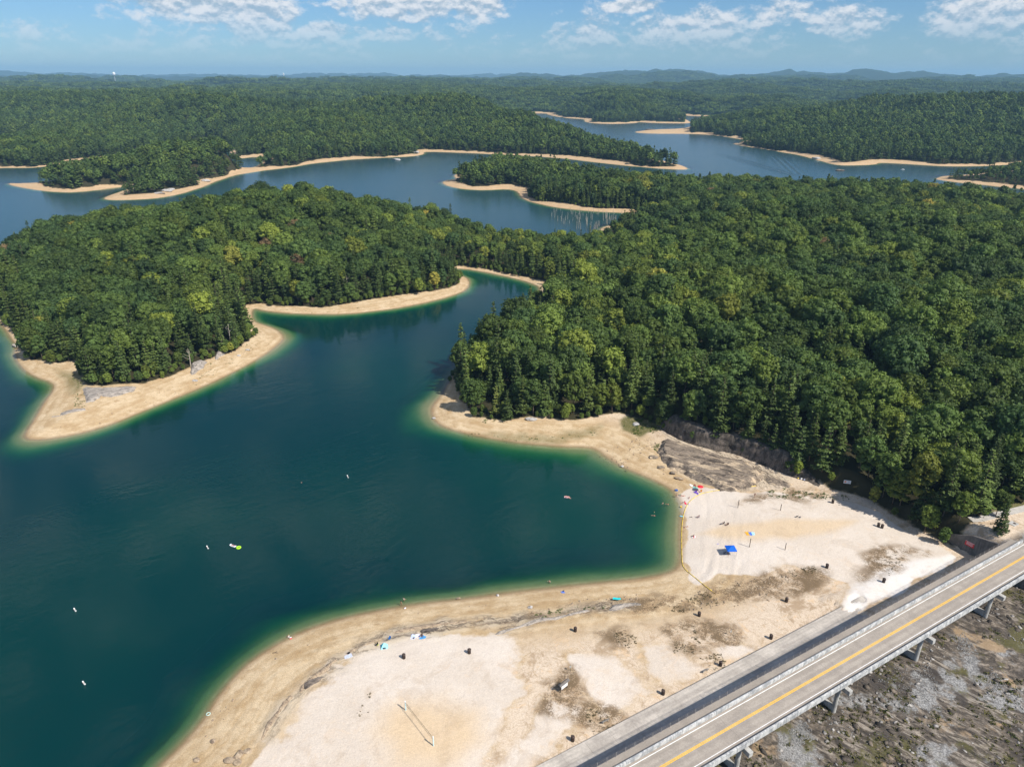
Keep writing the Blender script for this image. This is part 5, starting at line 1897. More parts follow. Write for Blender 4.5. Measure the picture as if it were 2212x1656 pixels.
# ---------------------------------------------------------------- people
def skin_mesh(name, joints, edges, radii, root=0, sub=1):
    me = bpy.data.meshes.new(name + '_rig')
    me.from_pydata([tuple(j) for j in joints], edges, [])
    o = bpy.data.objects.new(name + '_rig', me)
    COL.objects.link(o)
    sk = o.modifiers.new('skin', 'SKIN')
    sk.use_smooth_shade = True
    lay = me.skin_vertices[0].data if me.skin_vertices else None
    if lay is None:
        b = bmesh.new()
        b.from_mesh(me)
        b.verts.layers.skin.verify()
        b.to_mesh(me)
        b.free()
        lay = me.skin_vertices[0].data
    for i, r in enumerate(radii):
        lay[i].radius = (r, r) if not isinstance(r, tuple) else r
        lay[i].use_root = (i == root)
    ss = o.modifiers.new('sub', 'SUBSURF')
    ss.levels = ss.render_levels = sub
    dg = bpy.context.evaluated_depsgraph_get()
    out = bpy.data.meshes.new_from_object(o.evaluated_get(dg))
    out.name = name
    bpy.data.objects.remove(o)
    for p in out.polygons:
        p.use_smooth = True
    return out


def pose_joints(kind):
    """returns joint dict for a 1.7 m adult, facing +Y, feet / seat at z = 0"""
    if kind in ('stand', 'walk', 'wade'):
        J = dict(pel=(0, 0, 0.95), bel=(0, 0.01, 1.12), che=(0, 0, 1.30), neck=(0, 0, 1.46), head=(0, 0.02, 1.58), top=(0, 0.0, 1.68), nose=(0, 0.12, 1.57),
                 shL=(-0.19, 0, 1.40), shR=(0.19, 0, 1.40), elL=(-0.26, -0.03, 1.14), elR=(0.26, -0.03, 1.14), haL=(-0.27, 0.06, 0.90), haR=(0.27, 0.06, 0.90),
                 hiL=(-0.10, 0, 0.90), hiR=(0.10, 0, 0.90), knL=(-0.11, 0.03, 0.50), knR=(0.11, 0.03, 0.50), anL=(-0.11, -0.02, 0.08), anR=(0.11, -0.02, 0.08), toL=(-0.12, 0.16, 0.03), toR=(0.12, 0.16, 0.03))
        if kind == 'walk':
            J.update(knL=(-0.11, 0.20, 0.52), anL=(-0.11, 0.28, 0.09), toL=(-0.12, 0.45, 0.05), knR=(0.11, -0.06, 0.50), anR=(0.11, -0.32, 0.13), toR=(0.12, -0.16, 0.03), elR=(0.25, 0.12, 1.15), haR=(0.24, 0.30, 1.02), haL=(-0.27, -0.14, 0.92), elL=(-0.26, -0.12, 1.16))
        if kind == 'wade':
            J.update(elL=(-0.42, 0.05, 1.22), haL=(-0.55, 0.22, 1.15), elR=(0.42, 0.05, 1.22), haR=(0.55, 0.22, 1.15))
    elif kind == 'sit':
        J = dict(pel=(0, 0, 0.12), bel=(0, -0.04, 0.30), che=(0, -0.06, 0.48), neck=(0, -0.04, 0.64), head=(0, 0, 0.76), top=(0, -0.02, 0.86), nose=(0, 0.10, 0.75),
                 shL=(-0.19, -0.05, 0.58), shR=(0.19, -0.05, 0.58), elL=(-0.27, 0.10, 0.36), elR=(0.27, 0.10, 0.36), haL=(-0.16, 0.34, 0.34), haR=(0.16, 0.34, 0.34),
                 hiL=(-0.10, 0.02, 0.11), hiR=(0.10, 0.02, 0.11), knL=(-0.13, 0.40, 0.36), knR=(0.13, 0.40, 0.36), anL=(-0.12, 0.70, 0.08), anR=(0.12, 0.70, 0.08), toL=(-0.13, 0.88, 0.04), toR=(0.13, 0.88, 0.04))
    elif kind == 'chair':
        J = dict(pel=(0, 0, 0.45), bel=(0, -0.06, 0.62), che=(0, -0.11, 0.80), neck=(0, -0.12, 0.96), head=(0, -0.09, 1.08), top=(0, -0.11, 1.18), nose=(0, 0.02, 1.07),
                 shL=(-0.19, -0.11, 0.90), shR=(0.19, -0.11, 0.90), elL=(-0.29, 0.0, 0.66), elR=(0.29, 0.0, 0.66), haL=(-0.28, 0.24, 0.62), haR=(0.28, 0.24, 0.62),
                 hiL=(-0.10, 0.03, 0.44), hiR=(0.10, 0.03, 0.44), knL=(-0.12, 0.44, 0.46), knR=(0.12, 0.44, 0.46), anL=(-0.12, 0.60, 0.08), anR=(0.12, 0.60, 0.08), toL=(-0.13, 0.78, 0.03), toR=(0.13, 0.78, 0.03))
    else:       # lie: on the back, head at -Y
        J = dict(pel=(0, 0, 0.12), bel=(0, -0.18, 0.12), che=(0, -0.36, 0.14), neck=(0, -0.53, 0.14), head=(0, -0.65, 0.15), top=(0, -0.75, 0.14), nose=(0, -0.64, 0.27),
                 shL=(-0.19, -0.45, 0.13), shR=(0.19, -0.45, 0.13), elL=(-0.34, -0.22, 0.09), elR=(0.34, -0.22, 0.09), haL=(-0.30, 0.03, 0.08), haR=(0.30, 0.03, 0.08),
                 hiL=(-0.10, 0.05, 0.11), hiR=(0.10, 0.05, 0.11), knL=(-0.12, 0.46, 0.14), knR=(0.12, 0.46, 0.14), anL=(-0.13, 0.88, 0.08), anR=(0.13, 0.88, 0.08), toL=(-0.15, 0.95, 0.22), toR=(0.15, 0.95, 0.22))
        if kind == 'swim':
            J.update(elL=(-0.45, -0.62, 0.10), haL=(-0.42, -0.90, 0.08), elR=(0.45, -0.40, 0.10), haR=(0.62, -0.18, 0.08), nose=(0, -0.76, 0.10), toL=(-0.14, 1.02, 0.04), toR=(0.14, 1.02, 0.04))
    return J


E_BODY = [('pel', 'bel'), ('bel', 'che'), ('che', 'neck'), ('neck', 'head'), ('head', 'top'), ('head', 'nose'), ('che', 'shL'), ('che', 'shR'), ('shL', 'elL'), ('shR', 'elR'), ('elL', 'haL'), ('elR', 'haR'),
          ('pel', 'hiL'), ('pel', 'hiR'), ('hiL', 'knL'), ('hiR', 'knR'), ('knL', 'anL'), ('knR', 'anR'), ('anL', 'toL'), ('anR', 'toR')]
R_BODY = dict(pel=0.14, bel=0.125, che=0.15, neck=0.055, head=0.098, top=0.07, nose=0.016, sh=0.062, el=0.042, ha=0.032, hi=0.092, kn=0.056, an=0.04, to=0.032)
_people = {}


def person_meshes(kind):
    if kind in _people:
        return _people[kind]
    J = {k: Vector(v) for k, v in pose_joints(kind).items()}
    names = list(J)
    pts = [J[n] for n in names]
    rad = [R_BODY[n if n in R_BODY else n[:2]] for n in names]
    ed = [(names.index(a), names.index(b)) for a, b in E_BODY]
    for s, el, ha in ((-1, 'elL', 'haL'), (1, 'elR', 'haR')):
        d = (J[ha] - J[el]).normalized()
        side = d.cross(Vector((0, 1, 0.01)))
        if side.length < 0.2:
            side = d.cross(Vector((1, 0, 0)))
        side.normalize()
        up = side.cross(d)
        palm = J[ha] + d * 0.05
        pts.append(palm)
        rad.append(0.03)
        pi_ = len(pts) - 1
        ed.append((names.index(ha), pi_))
        for k, L in enumerate((0.075, 0.085, 0.078, 0.062)):
            t = palm + side * (k - 1.5) * 0.021 + d * 0.03
            pts.append(t + d * L * 0.7 + up * 0.02)
            rad.append(0.0085)
            ed.append((pi_, len(pts) - 1))
        pts.append(J[ha] + side * -0.06 + d * 0.055 + up * 0.015)
        rad.append(0.0095)
        ed.append((names.index(ha), len(pts) - 1))
    body = skin_mesh('body', pts, ed, rad, names.index('pel'))
    # trunks: hips to mid thigh
    mt = lambda a, b, f: J[a].lerp(J[b], f)
    sp = [J['pel'].lerp(J['bel'], 0.35), J['pel'], J['hiL'], J['hiR'], mt('hiL', 'knL', 0.55), mt('hiR', 'knR', 0.55)]
    shorts = skin_mesh('shorts', sp, [(0, 1), (1, 2), (1, 3), (2, 4), (3, 5)], [0.145, 0.162, 0.112, 0.112, 0.098, 0.098], 1)
    tp = [J['bel'].lerp(J['pel'], 0.3), J['bel'], J['che'], J['che'].lerp(J['neck'], 0.45), J['che'].lerp(J['shL'], 0.9), J['che'].lerp(J['shR'], 0.9), mt('shL', 'elL', 0.35), mt('shR', 'elR', 0.35)]
    top = skin_mesh('shirt', tp, [(0, 1), (1, 2), (2, 3), (2, 4), (2, 5), (4, 6), (5, 7)], [0.145, 0.142, 0.168, 0.10, 0.078, 0.078, 0.066, 0.066], 2)
    b = MB()
    hd = (J['top'] - J['head']).normalized()
    nz = (J['nose'] - J['head']).normalized()
    b.blob(J['head'] + hd * 0.045 - nz * 0.03, (0.108, 0.112, 0.108), 3, 0.06, 2)
    hair = b.mesh('hair', True)
    _people[kind] = (body, shorts, top, hair)
    return _people[kind]


SKIN = {'light': (0.56, 0.33, 0.23), 'tan': (0.42, 0.22, 0.13), 'pink': (0.62, 0.36, 0.28), 'brown': (0.22, 0.11, 0.065)}
HAIR = {'dark': (0.02, 0.014, 0.01), 'brown': (0.09, 0.05, 0.025), 'blond': (0.42, 0.30, 0.13)}


def mesh_with(me, m):
    key = (me.name, m.name)
    if key not in _mw:
        c = me.copy()
        c.materials.clear()
        c.materials.append(m)
        _mw[key] = c
    return _mw[key]


_mw = {}


def person(loc, kind, rz, label, skin='light', hair='dark', shorts=(0.02, 0.03, 0.08), top=None, size=1.0, tilt=None):
    body, sh, tp, hr = person_meshes(kind)
    r = empty('person', loc, rz, label, 'person')
    r.scale = (size, size, size)
    if tilt:
        r.rotation_euler = (tilt[0], tilt[1], rz)
    link('body', mesh_with(body, mat('skin_' + skin, SKIN[skin], 0.55, 0.3, var=0.06)), None, r)
    link('hair', mesh_with(hr, mat('hair_' + hair, HAIR[hair], 0.6, 0.3)), None, r)
    if shorts:
        link('shorts', mesh_with(sh, cloth(shorts)), None, r)
    if top:
        link('shirt', mesh_with(tp, cloth(top)), None, r)
    return r


def cloth(c):
    return mat('cloth_%02x%02x%02x' % tuple(int(min(1, v) * 255) for v in c), c, 0.85, 0.1, var=0.1, scale=6.0)


def face_to(x, y, x2, y2):
    a, b_ = on_ground(x, y), on_ground(x2, y2)
    return math.atan2(b_.y - a.y, b_.x - a.x) - math.pi / 2


# ---------------------------------------------------------------- beach things
def towel(x, y, w, l, rz, c, label, c2=None, name='beach_towel', lift=0.0, pattern=None):
    p = on_ground(x, y)
    nx_, ny_ = 7, 11
    rr = random.Random(int(x * 13 + y))
    V, F, mi = [], [], []
    ph = [rr.uniform(0, 6) for _ in range(4)]
    for j in range(ny_):
        for i in range(nx_):
            a, b_ = (i / (nx_ - 1) - 0.5) * w, (j / (ny_ - 1) - 0.5) * l
            ex = 0.05 * math.sin(j * 0.9 + ph[0]) * (abs(i - 3) / 3)
            ey = 0.06 * math.sin(i * 1.1 + ph[1]) * (abs(j - 5) / 5)
            V.append((a + ex, b_ + ey, 0.035 + lift + 0.03 * math.sin(i * 1.7 + ph[2]) * math.sin(j * 1.2 + ph[3])))
    for j in range(ny_ - 1):
        for i in range(nx_ - 1):
            F.append((j * nx_ + i, j * nx_ + i + 1, (j + 1) * nx_ + i + 1, (j + 1) * nx_ + i))
            mi.append(1 if c2 and ((j // 2) % 2 == 0 if pattern != 'check' else (i + j) % 2 == 0) else 0)
    me = bpy.data.meshes.new(name)
    me.from_pydata(V, [], F)
    me.polygons.foreach_set('material_index', mi)
    me.materials.append(cloth(c))
    me.materials.append(cloth(c2 or c))
    o = link(name, me, None, None, p)
    o.rotation_euler.z = rz
    sm = o.modifiers.new('thick', 'SOLIDIFY')
    sm.thickness = 0.02
    return prop(o, label, 'towel')


def folding_chair(x, y, rz, c, label):
    p = on_ground(x, y)
    r = empty('folding_chair', p, rz, label, 'chair')
    st, cl = mat('chair_tube', (0.06, 0.06, 0.065), 0.4, 0.5, 0.5), cloth(c)
    b = MB()
    b.box((0, 0.0, 0.42), (0.5, 0.48, 0.03))
    b.build('seat', cl, r)
    b = MB()
    b.box((0, 0, 0), (0.5, 0.03, 0.55), m=Matrix.Translation((0, -0.30, 0.70)) @ Matrix.Rotation(R(14), 4, 'X'))
    b.build('backrest', cl, r)
    for sx_ in (-0.26, 0.26):
        for (y0, y1) in ((-0.26, 0.28), (0.28, -0.26)):
            b = MB()
            b.tube([(sx_, y0, 0.0), (sx_, y1, 0.44)], 0.014, 5)
            b.build('leg', st, r)
        b = MB()
        b.tube([(sx_, -0.24, 0.40), (sx_, -0.36, 0.97)], 0.014, 5)
        b.build('back_post', st, r)
        b = MB()
        b.box((sx_ + (0.02 if sx_ > 0 else -0.02), -0.03, 0.62), (0.05, 0.48, 0.025))
        b.build('armrest', st, r)
    return r


def bag(x, y, c, label, s=0.4):
    p = on_ground(x, y)
    r = empty('beach_bag', p, 0.6, label, 'bag')
    b = MB()
    b.blob((0, 0, s * 0.42), (s * 0.75, s * 0.5, s * 0.5), int(x), 0.12, 2, 0.3)
    b.build('body', cloth(c), r, True)
    b = MB()
    b.tube([(-s * 0.3, 0, s * 0.8), (-s * 0.15, 0, s * 1.15), (s * 0.15, 0, s * 1.15), (s * 0.3, 0, s * 0.8)], 0.02, 5)
    b.build('handle', cloth((0.03, 0.03, 0.03)), r)
    return r


def ring_mesh(Rr, rr, seg=24, tube=10):
    b = MB()
    b.tube([(Rr * math.cos(2 * math.pi * k / seg), Rr * math.sin(2 * math.pi * k / seg), 0) for k in range(seg)], rr, tube, closed=True)
    return b


# volleyball posts without nets on the far half of the beach
M_POST = mat('dark_timber_post', (0.075, 0.058, 0.045), 0.8, 0.2, var=0.25)
for (x, y, lab) in [(1593.8, 1096.2, 'dark volleyball post, upper left of the four bare ones'), (1685.7, 1102.4, 'dark volleyball post, upper right of the four bare ones'),
                    (1618.9, 1181, 'dark volleyball post, lower left of the four bare ones'), (1695.6, 1187.3, 'dark volleyball post, lower right of the four bare ones')]:
    p = on_ground(x, y)
    r = empty('volleyball_post', p, 0, lab, 'post')
    hh = 3.2 if x < 1650 else 2.5
    b = MB()
    b.tube([(0, 0, -0.3), (0.03, 0, hh)], 0.10, 8)
    b.build('shaft', M_POST, r)
    b = MB()
    b.lathe([(0.0, hh + 0.05), (0.115, hh + 0.04), (0.115, hh - 0.05), (0.0, hh - 0.05)], 8, (0.03, 0, 0))
    b.build('cap', M_STEEL, r)
    b = MB()
    b.tube([(-0.09, 0, hh - 0.25), (0.16, 0, hh - 0.25)], 0.018, 5)
    b.build('net_hook', M_STEEL, r)
# near court with its net
A, Bp = on_ground(876.5, 1533), on_ground(936.5, 1610)
vb = empty('volleyball_net', A, 0, 'volleyball net on two pale blue padded posts over tan sand', 'volleyball net')
dv = Bp - A
M_PAD = mat('pale_blue_padding', (0.55, 0.76, 0.80), 0.6, 0.3, var=0.06)
M_CAPW = mat('white_plastic', (0.80, 0.80, 0.79), 0.5, 0.4, var=0.04)
M_NET = mat('dark_net_cord', (0.05, 0.045, 0.04), 0.8, 0.1)
for o_ in (Vector((0, 0, 0)), dv):
    b = MB()
    b.tube([o_ + Vector((0, 0, -0.3)), o_ + Vector((0, 0, 2.35))], 0.13, 10)
    b.build('post', M_PAD, vb)
    b = MB()
    b.tube([o_ + Vector((0, 0, 2.355)), o_ + Vector((0, 0, 2.75))], 0.14, 10)
    b.build('post_cap', M_CAPW, vb)
for z, rr_ in ((2.45, 0.028), (1.75, 0.018)):
    b = MB()
    b.tube([Vector((0, 0, z)), dv * 0.5 + Vector((0, 0, z - 0.06)), dv + Vector((0, 0, z))], rr_, 5)
    b.build('net_band', M_NET, vb)
b = MB()
nst = 80
for k in range(1, nst):
    q = dv * (k / nst)
    b.tube([q + Vector((0, 0, 1.74)), q + Vector((0, 0, 2.42))], 0.003, 3, cap=False)
for k in range(1, 6):
    b.tube([Vector((0, 0, 1.75 + 0.115 * k)), dv + Vector((0, 0, 1.75 + 0.115 * k))], 0.003, 3, cap=False)
prop(b.build('net_mesh', M_NET, vb), kind='stuff')

# litter barrels
M_BARREL = mat('dark_brown_barrel', (0.040, 0.026, 0.020), 0.6, 0.3, var=0.25, scale=5)
M_LID = mat('dark_barrel_lid', (0.060, 0.040, 0.032), 0.55, 0.35, var=0.2, scale=5)


def barrel_parts():
    b = MB()
    b.lathe([(0.0, 0.0), (0.40, 0.0), (0.42, 0.05), (0.42, 0.38), (0.445, 0.42), (0.42, 0.46), (0.42, 0.82), (0.445, 0.86), (0.42, 0.90), (0.41, 1.05), (0.0, 1.05)], 18)
    body = b.mesh('body', True)
    b = MB()
    b.lathe([(0.0, 1.051), (0.46, 1.051), (0.46, 1.13), (0.42, 1.30), (0.28, 1.45), (0.20, 1.48), (0.17, 1.40), (0.0, 1.40)], 18)
    lid = b.mesh('lid', True)
    b = MB()
    b.box((0, 0.405, 1.26), (0.34, 0.10, 0.17))
    flap = b.mesh('flap')
    body.materials.append(M_BARREL)
    lid.materials.append(M_LID)
    flap.materials.append(mat('barrel_flap', (0.02, 0.016, 0.014), 0.6))
    return body, lid, flap


BAR = barrel_parts()
for (x, y, lab) in [(1798.5, 1086, 'dark brown litter barrel standing alone below the white signboard'), (1897, 1137, 'dark brown litter barrel, left one of the pair by the wood'),
                    (1905, 1140, 'dark brown litter barrel, right one of the pair by the wood'), (1786, 1226, 'dark brown litter barrel on white sand above the weedy dirt'),
                    (1908.5, 1257, 'dark brown litter barrel on the brightest white sand'), (1698.5, 1299, 'dark brown litter barrel at the edge of the brown dirt'),
                    (1510, 1330, 'dark brown litter barrel below the end of the yellow boom'), (1242.5, 1363, 'dark brown litter barrel beside the dark weeds'),
                    (1665, 1379, 'dark brown litter barrel close to the sill, above the first bench'), (1556, 1437, 'dark brown litter barrel beside the upper bench'),
                    (1432, 1499, 'dark brown litter barrel midway between the two benches'), (1237, 1599, 'dark brown litter barrel nearest the bottom of the photo'),
                    (872.6, 1421, 'dark brown litter barrel on pale sand near the teal tent'), (1013.7, 1410, 'dark brown litter barrel on pale sand right of the towels')]:
    r = empty('litter_barrel', on_ground(x, y), random.uniform(0, 6), lab, 'litter barrel', 'litter barrels on the beach')
    for nm, me in zip(('body', 'lid', 'flap'), BAR):
        link(nm, me, None, r)

# notice board with shingled roof
k1, k2 = on_ground(1210.4, 1495.3), on_ground(1224.7, 1484.8)
kb = empty('notice_board', (k1 + k2) / 2, math.atan2(k2.y - k1.y, k2.x - k1.x), 'wooden notice board with grey shingled roof and white panel', 'notice board')
Lk = (k2 - k1).length / 2
M_TIMB = mat('dark_timber', (0.07, 0.055, 0.042), 0.8, 0.15, var=0.3)
M_SHING = mat('grey_shingles', (0.16, 0.15, 0.145), 0.85, 0.15, var=0.35, scale=9)
for s in (-1, 1):
    b = MB()
    b.box((s * Lk, 0, 1.05), (0.13, 0.13, 2.7))
    b.build('post', M_TIMB, kb)
b = MB()
b.box((0, -0.22, 1.55), (2 * Lk - 0.14, 0.05, 1.1))
b.build('panel', mat('white_board', (0.80, 0.80, 0.80), 0.4, 0.4, var=0.03), kb)
b = MB()
b.box((0, -0.15, 0.96), (2 * Lk - 0.14, 0.20, 0.08))
b.build('panel_frame', M_TIMB, kb)
rf = empty('roof', (0, 0, 2.45))
rf.parent = kb
for s in (-1, 1):
    for rowi in range(2):
        for ci in range(9):
            b = MB()
            M_ = Matrix.Rotation(s * R(-32), 4, 'X') @ Matrix.Translation((0, s * (0.12 + 0.21 * rowi), 0.14 - 0.012 * rowi))
            wd = (2 * Lk + 0.9) / 9
            b.box((-(Lk + 0.45) + wd * (ci + 0.5), 0, 0), (wd - 0.015, 0.24, 0.03), m=M_)
            b.build('shingle', M_SHING, rf)
# benches
def bench(x, y, rz, label):
    r = empty('bench', on_ground(x, y), rz, label, 'bench')
    g_ = mat('grey_bench_board', (0.26, 0.24, 0.22), 0.8, 0.2, var=0.2)
    for k in (-0.15, 0.0, 0.15):
        b = MB()
        b.box((0, k, 0.45), (1.9, 0.13, 0.05))
        b.build('seat_board', g_, r)
    for z in (0.66, 0.84):
        b = MB()
        b.box((0, -0.27, z), (1.9, 0.04, 0.14))
        b.build('back_board', g_, r)
    for s in (-0.7, 0.7):
        b = MB()
        b.box((s, 0, 0.21), (0.09, 0.42, 0.42))
        b.build('leg', M_PIER, r)
        b = MB()
        b.box((s, -0.235, 0.66), (0.07, 0.03, 0.52))
        b.build('back_support', M_PIER, r)


bench(1522.6, 1450, B_ANG, 'grey slatted bench beside the sill, upper of the two')
bench(1307, 1559, B_ANG, 'grey slatted bench beside the sill, lower of the two')


def spigot(x, y, label):
    r = empty('water_spigot', on_ground(x, y), 0.4, label, 'water post')
    b = MB()
    b.tube([(0, 0, -0.2), (0, 0, 1.9)], 0.05, 6)
    b.build('post', mat('olive_post', (0.14, 0.13, 0.08), 0.7), r)
    b = MB()
    b.box((-0.02, 0.08, 1.35), (0.34, 0.12, 0.5))
    b.build('box', M_CAPW, r)
    b = MB()
    b.tube([(0, 0, 1.9), (0.02, 0, 2.05), (-0.12, 0.02, 2.15), (-0.22, 0.03, 2.08)], 0.022, 5)
    b.build('spout', M_STEEL, r)


spigot(1232.3, 1449, 'thin post with a white box behind the notice board')
spigot(1578.5, 1372, 'thin post with a white box on the dirt above the benches')

# white signboard by the wood
p = on_ground(1826, 1060)
sg = empty('beach_signboard', p, R(-14), 'white signboard with an orange roundel at the foot of the wood', 'sign')
b = MB()
b.box((0, 0, 1.75), (2.3, 0.05, 1.25))
b.build('board', mat('sign_white', (0.78, 0.80, 0.82), 0.4, 0.4, var=0.03), sg)
for s in (-0.9, 0.9):
    b = MB()
    b.box((s, 0.08, 0.85), (0.09, 0.09, 2.1))
    b.build('post', M_TIMB, sg)
b = MB()
b.tube([(-0.62, -0.028, 1.78), (-0.62, -0.045, 1.78)], 0.34, 20)
b.build('roundel', mat('sign_orange', (0.80, 0.28, 0.12), 0.5), sg)
for k, (x0, x1) in enumerate([(0.0, 0.85), (0.15, 0.95), (0.05, 0.7), (0.1, 0.9)]):
    b = MB()
    b.box(((x0 + x1) / 2, -0.032, 2.08 - 0.2 * k), (x1 - x0, 0.012, 0.085))
    b.build('text_line', mat('sign_grey_text', (0.25, 0.30, 0.38), 0.5), sg)
# red banner on the abutment
bs = empty('warning_banner', at_uv(132.5, 14.2, 7.0), B_ANG - math.pi / 2, 'red warning banner with white lettering hung on the abutment wall', 'sign')
b = MB()
b.box((0, 0, 0.55), (2.6, 0.05, 1.5))
b.build('banner', mat('banner_red', (0.62, 0.025, 0.04), 0.5, 0.3, var=0.06), bs)
rt = random.Random(2)
for k in range(5):
    xx = -0.95 + 0.1 * rt.random()
    zz = 1.05 - 0.22 * k
    while xx < 0.9:
        w_ = rt.uniform(0.12, 0.34)
        if xx + w_ > 1.05:
            break
        b = MB()
        b.box((xx + w_ / 2, -0.03, zz), (w_, 0.012, 0.10))
        b.build('lettering', M_CAPW, bs)
        xx += w_ + 0.09
b = MB()
b.box((0, -0.03, 1.25), (2.6, 0.012, 0.07))
b.build('edge_band', M_CAPW, bs)

# yellow floating boom, left partly stranded by the low water
boom_px = [(1633.5, 1049), (1610, 1053), (1586, 1056.5), (1546, 1059.5), (1516, 1065.5), (1502, 1073), (1491, 1081.5), (1484, 1091), (1481, 1098), (1477.5, 1108), (1475, 1120.5), (1473, 1135),
           (1472.3, 1150.5), (1472.2, 1168), (1472.4, 1185.5), (1472.8, 1200), (1473.5, 1215.5), (1475.5, 1222), (1479, 1228), (1486, 1235), (1496, 1243), (1506, 1251), (1516, 1259.5), (1531, 1271), (1546, 1283)]
bp = on_grounds(boom_px)
bp[:, 2] = np.maximum(bp[:, 2], 0.0) + 0.10
bm_ = empty('floating_boom', Vector(bp[8]), 0, 'long yellow boom rope curving along the swimming edge and beach', 'boom')
M_BOOM = mat('yellow_float', (0.80, 0.58, 0.08), 0.5, 0.3, var=0.10)
pv = [Vector(q) - Vector(bp[8]) for q in bp]
fine = []
for a, b_ in zip(pv[:-1], pv[1:]):
    n = max(2, int((b_ - a).length / 1.0))
    fine += [a.lerp(b_, k / n) for k in range(n)]
fine.append(pv[-1])
b = MB()
b.tube(fine, 0.05, 6)
b.build('rope', mat('boom_rope', (0.30, 0.20, 0.03), 0.7), bm_)
seg_len, k, cnt = 3, 0, 0
while k + seg_len < len(fine):
    b = MB()
    b.tube([fine[k].lerp(fine[k + 1], 0.08)] + fine[k + 1:k + seg_len] + [fine[k + seg_len - 1].lerp(fine[k + seg_len], 0.92)], 0.10, 8)
    b.build('float', M_BOOM, bm_, True)
    k += seg_len

# buoys
for (x, y, lab) in [(751.5, 1031, 'white buoy furthest out, near a swimmer'), (449, 1184, 'white buoy beside the lounger float'), (163, 1319, 'white buoy near the left edge, upper of two'), (182.5, 1477, 'white buoy near the left edge, lower of two')]:
    r = empty('swim_buoy', on_water(x, y), 0, lab, 'buoy', 'white swim area buoys')
    r.rotation_euler = (0.10, -0.12, 0)
    b = MB()
    b.lathe([(0.0, -0.5), (0.17, -0.5), (0.18, 1.05), (0.15, 1.12), (0.0, 1.14)], 12)
    b.build('body', M_CAPW, r, True)
    b = MB()
    b.lathe([(0.185, 0.02), (0.30, 0.0), (0.30, -0.18), (0.185, -0.2)], 12)
    b.build('collar', mat('buoy_collar', (0.70, 0.70, 0.66), 0.5), r, True)
    b = MB()
    b.lathe([(0.186, 0.70), (0.186, 0.80)], 12)
    b.build('band', mat('buoy_band', (0.75, 0.40, 0.16), 0.5), r)

# blue canopy
p = on_ground(1577, 1196)
cn = empty('shade_canopy', p, R(2), 'bright blue square shade canopy on four legs', 'canopy')
M_BLUE = mat('canopy_blue', (0.004, 0.12, 0.62), 0.6, 0.25, var=0.05)
HW = 1.45
for k in range(4):
    a, b_ = [(-HW, -HW), (HW, -HW), (HW, HW), (-HW, HW)][k], [(HW, -HW), (HW, HW), (-HW, HW), (-HW, -HW)][k]
    b = MB()
    b.poly([(a[0], a[1], 2.15), (b_[0], b_[1], 2.15), (0, 0, 2.75)], 0.02)
    b.build('roof_panel', M_BLUE, cn)
    b = MB()
    c_ = ((a[0] + b_[0]) / 2, (a[1] + b_[1]) / 2, 2.03)
    b.box(c_, (2 * HW if k % 2 == 0 else 0.02, 0.02 if k % 2 == 0 else 2 * HW, 0.22))
    b.build('valance', M_BLUE, cn)
    b = MB()
    b.tube([(a[0] * 0.96, a[1] * 0.96, 0), (a[0] * 0.96, a[1] * 0.96, 2.1)], 0.025, 6)
    b.build('leg', M_STEEL, cn)
folding_chair(1564, 1196, R(80), (0.05, 0.06, 0.09), 'dark folding chair in the shadow of the blue canopy')
person(on_ground(1571, 1196), 'sit', R(200), 'person sitting on the sand beneath the blue canopy', 'tan', 'dark', (0.05, 0.05, 0.06), (0.08, 0.09, 0.12))

# red umbrella and the things round it
p = on_ground(1511, 1060)
um = empty('beach_umbrella', p, 0, 'red beach umbrella near the waterline below the rock slab', 'umbrella')
M_RED = mat('umbrella_red', (0.78, 0.03, 0.045), 0.6, 0.25, var=0.05)
b = MB()
b.tube([(0, 0, -0.3), (0.12, 0.0, 2.05)], 0.022, 6)
b.build('pole', M_CAPW, um)
for k in range(8):
    a0, a1 = k * math.pi / 4, (k + 1) * math.pi / 4
    am = (a0 + a1) / 2
    P = lambda q, a, z: (0.12 + q * math.cos(a), q * math.sin(a), z)
    b = MB()
    for (r0, z0, r1, z1) in ((0.02, 2.12, 0.6, 2.0), (0.6, 2.0, 1.08, 1.76)):
        b.b.faces.new([b.b.verts.new(q) for q in (P(r0, a0, z0), P(r1, a0, z1), P(r1 * 0.955, am, z1 - 0.01), P(r0 * 0.955, am, z0))])
        b.b.faces.new([b.b.verts.new(q) for q in (P(r0 * 0.955, am, z0), P(r1 * 0.955, am, z1 - 0.01), P(r1, a1, z1), P(r0, a1, z0))])
    b.build('canopy_panel', M_RED, um)
b = MB()
b.tube([(0.12, 0, 2.05), (0.125, 0, 2.24)], 0.02, 6)
b.build('finial', M_CAPW, um)
folding_chair(1514, 1063, R(150), (0.75, 0.30, 0.03), 'orange folding chair under the red umbrella')
towel(1506, 1063.5, 1.6, 2.0, R(35), (0.13, 0.06, 0.42), 'purple towel spread beside the red umbrella')
towel(1494.5, 1048, 1.2, 1.7, R(20), (0.80, 0.80, 0.80), 'white towel above the red umbrella')
towel(1503, 1053, 1.2, 1.8, R(60), (0.30, 0.66, 0.58), 'pale teal towel left of the red umbrella')
bag(1500.5, 1047.5, (0.30, 0.03, 0.06), 'dark red bag beside the white towel')
person(on_ground(1501.5, 1051), 'sit', R(200), 'person in red sitting between the white and teal towels', 'tan', 'dark', (0.03, 0.03, 0.05), (0.45, 0.05, 0.07))
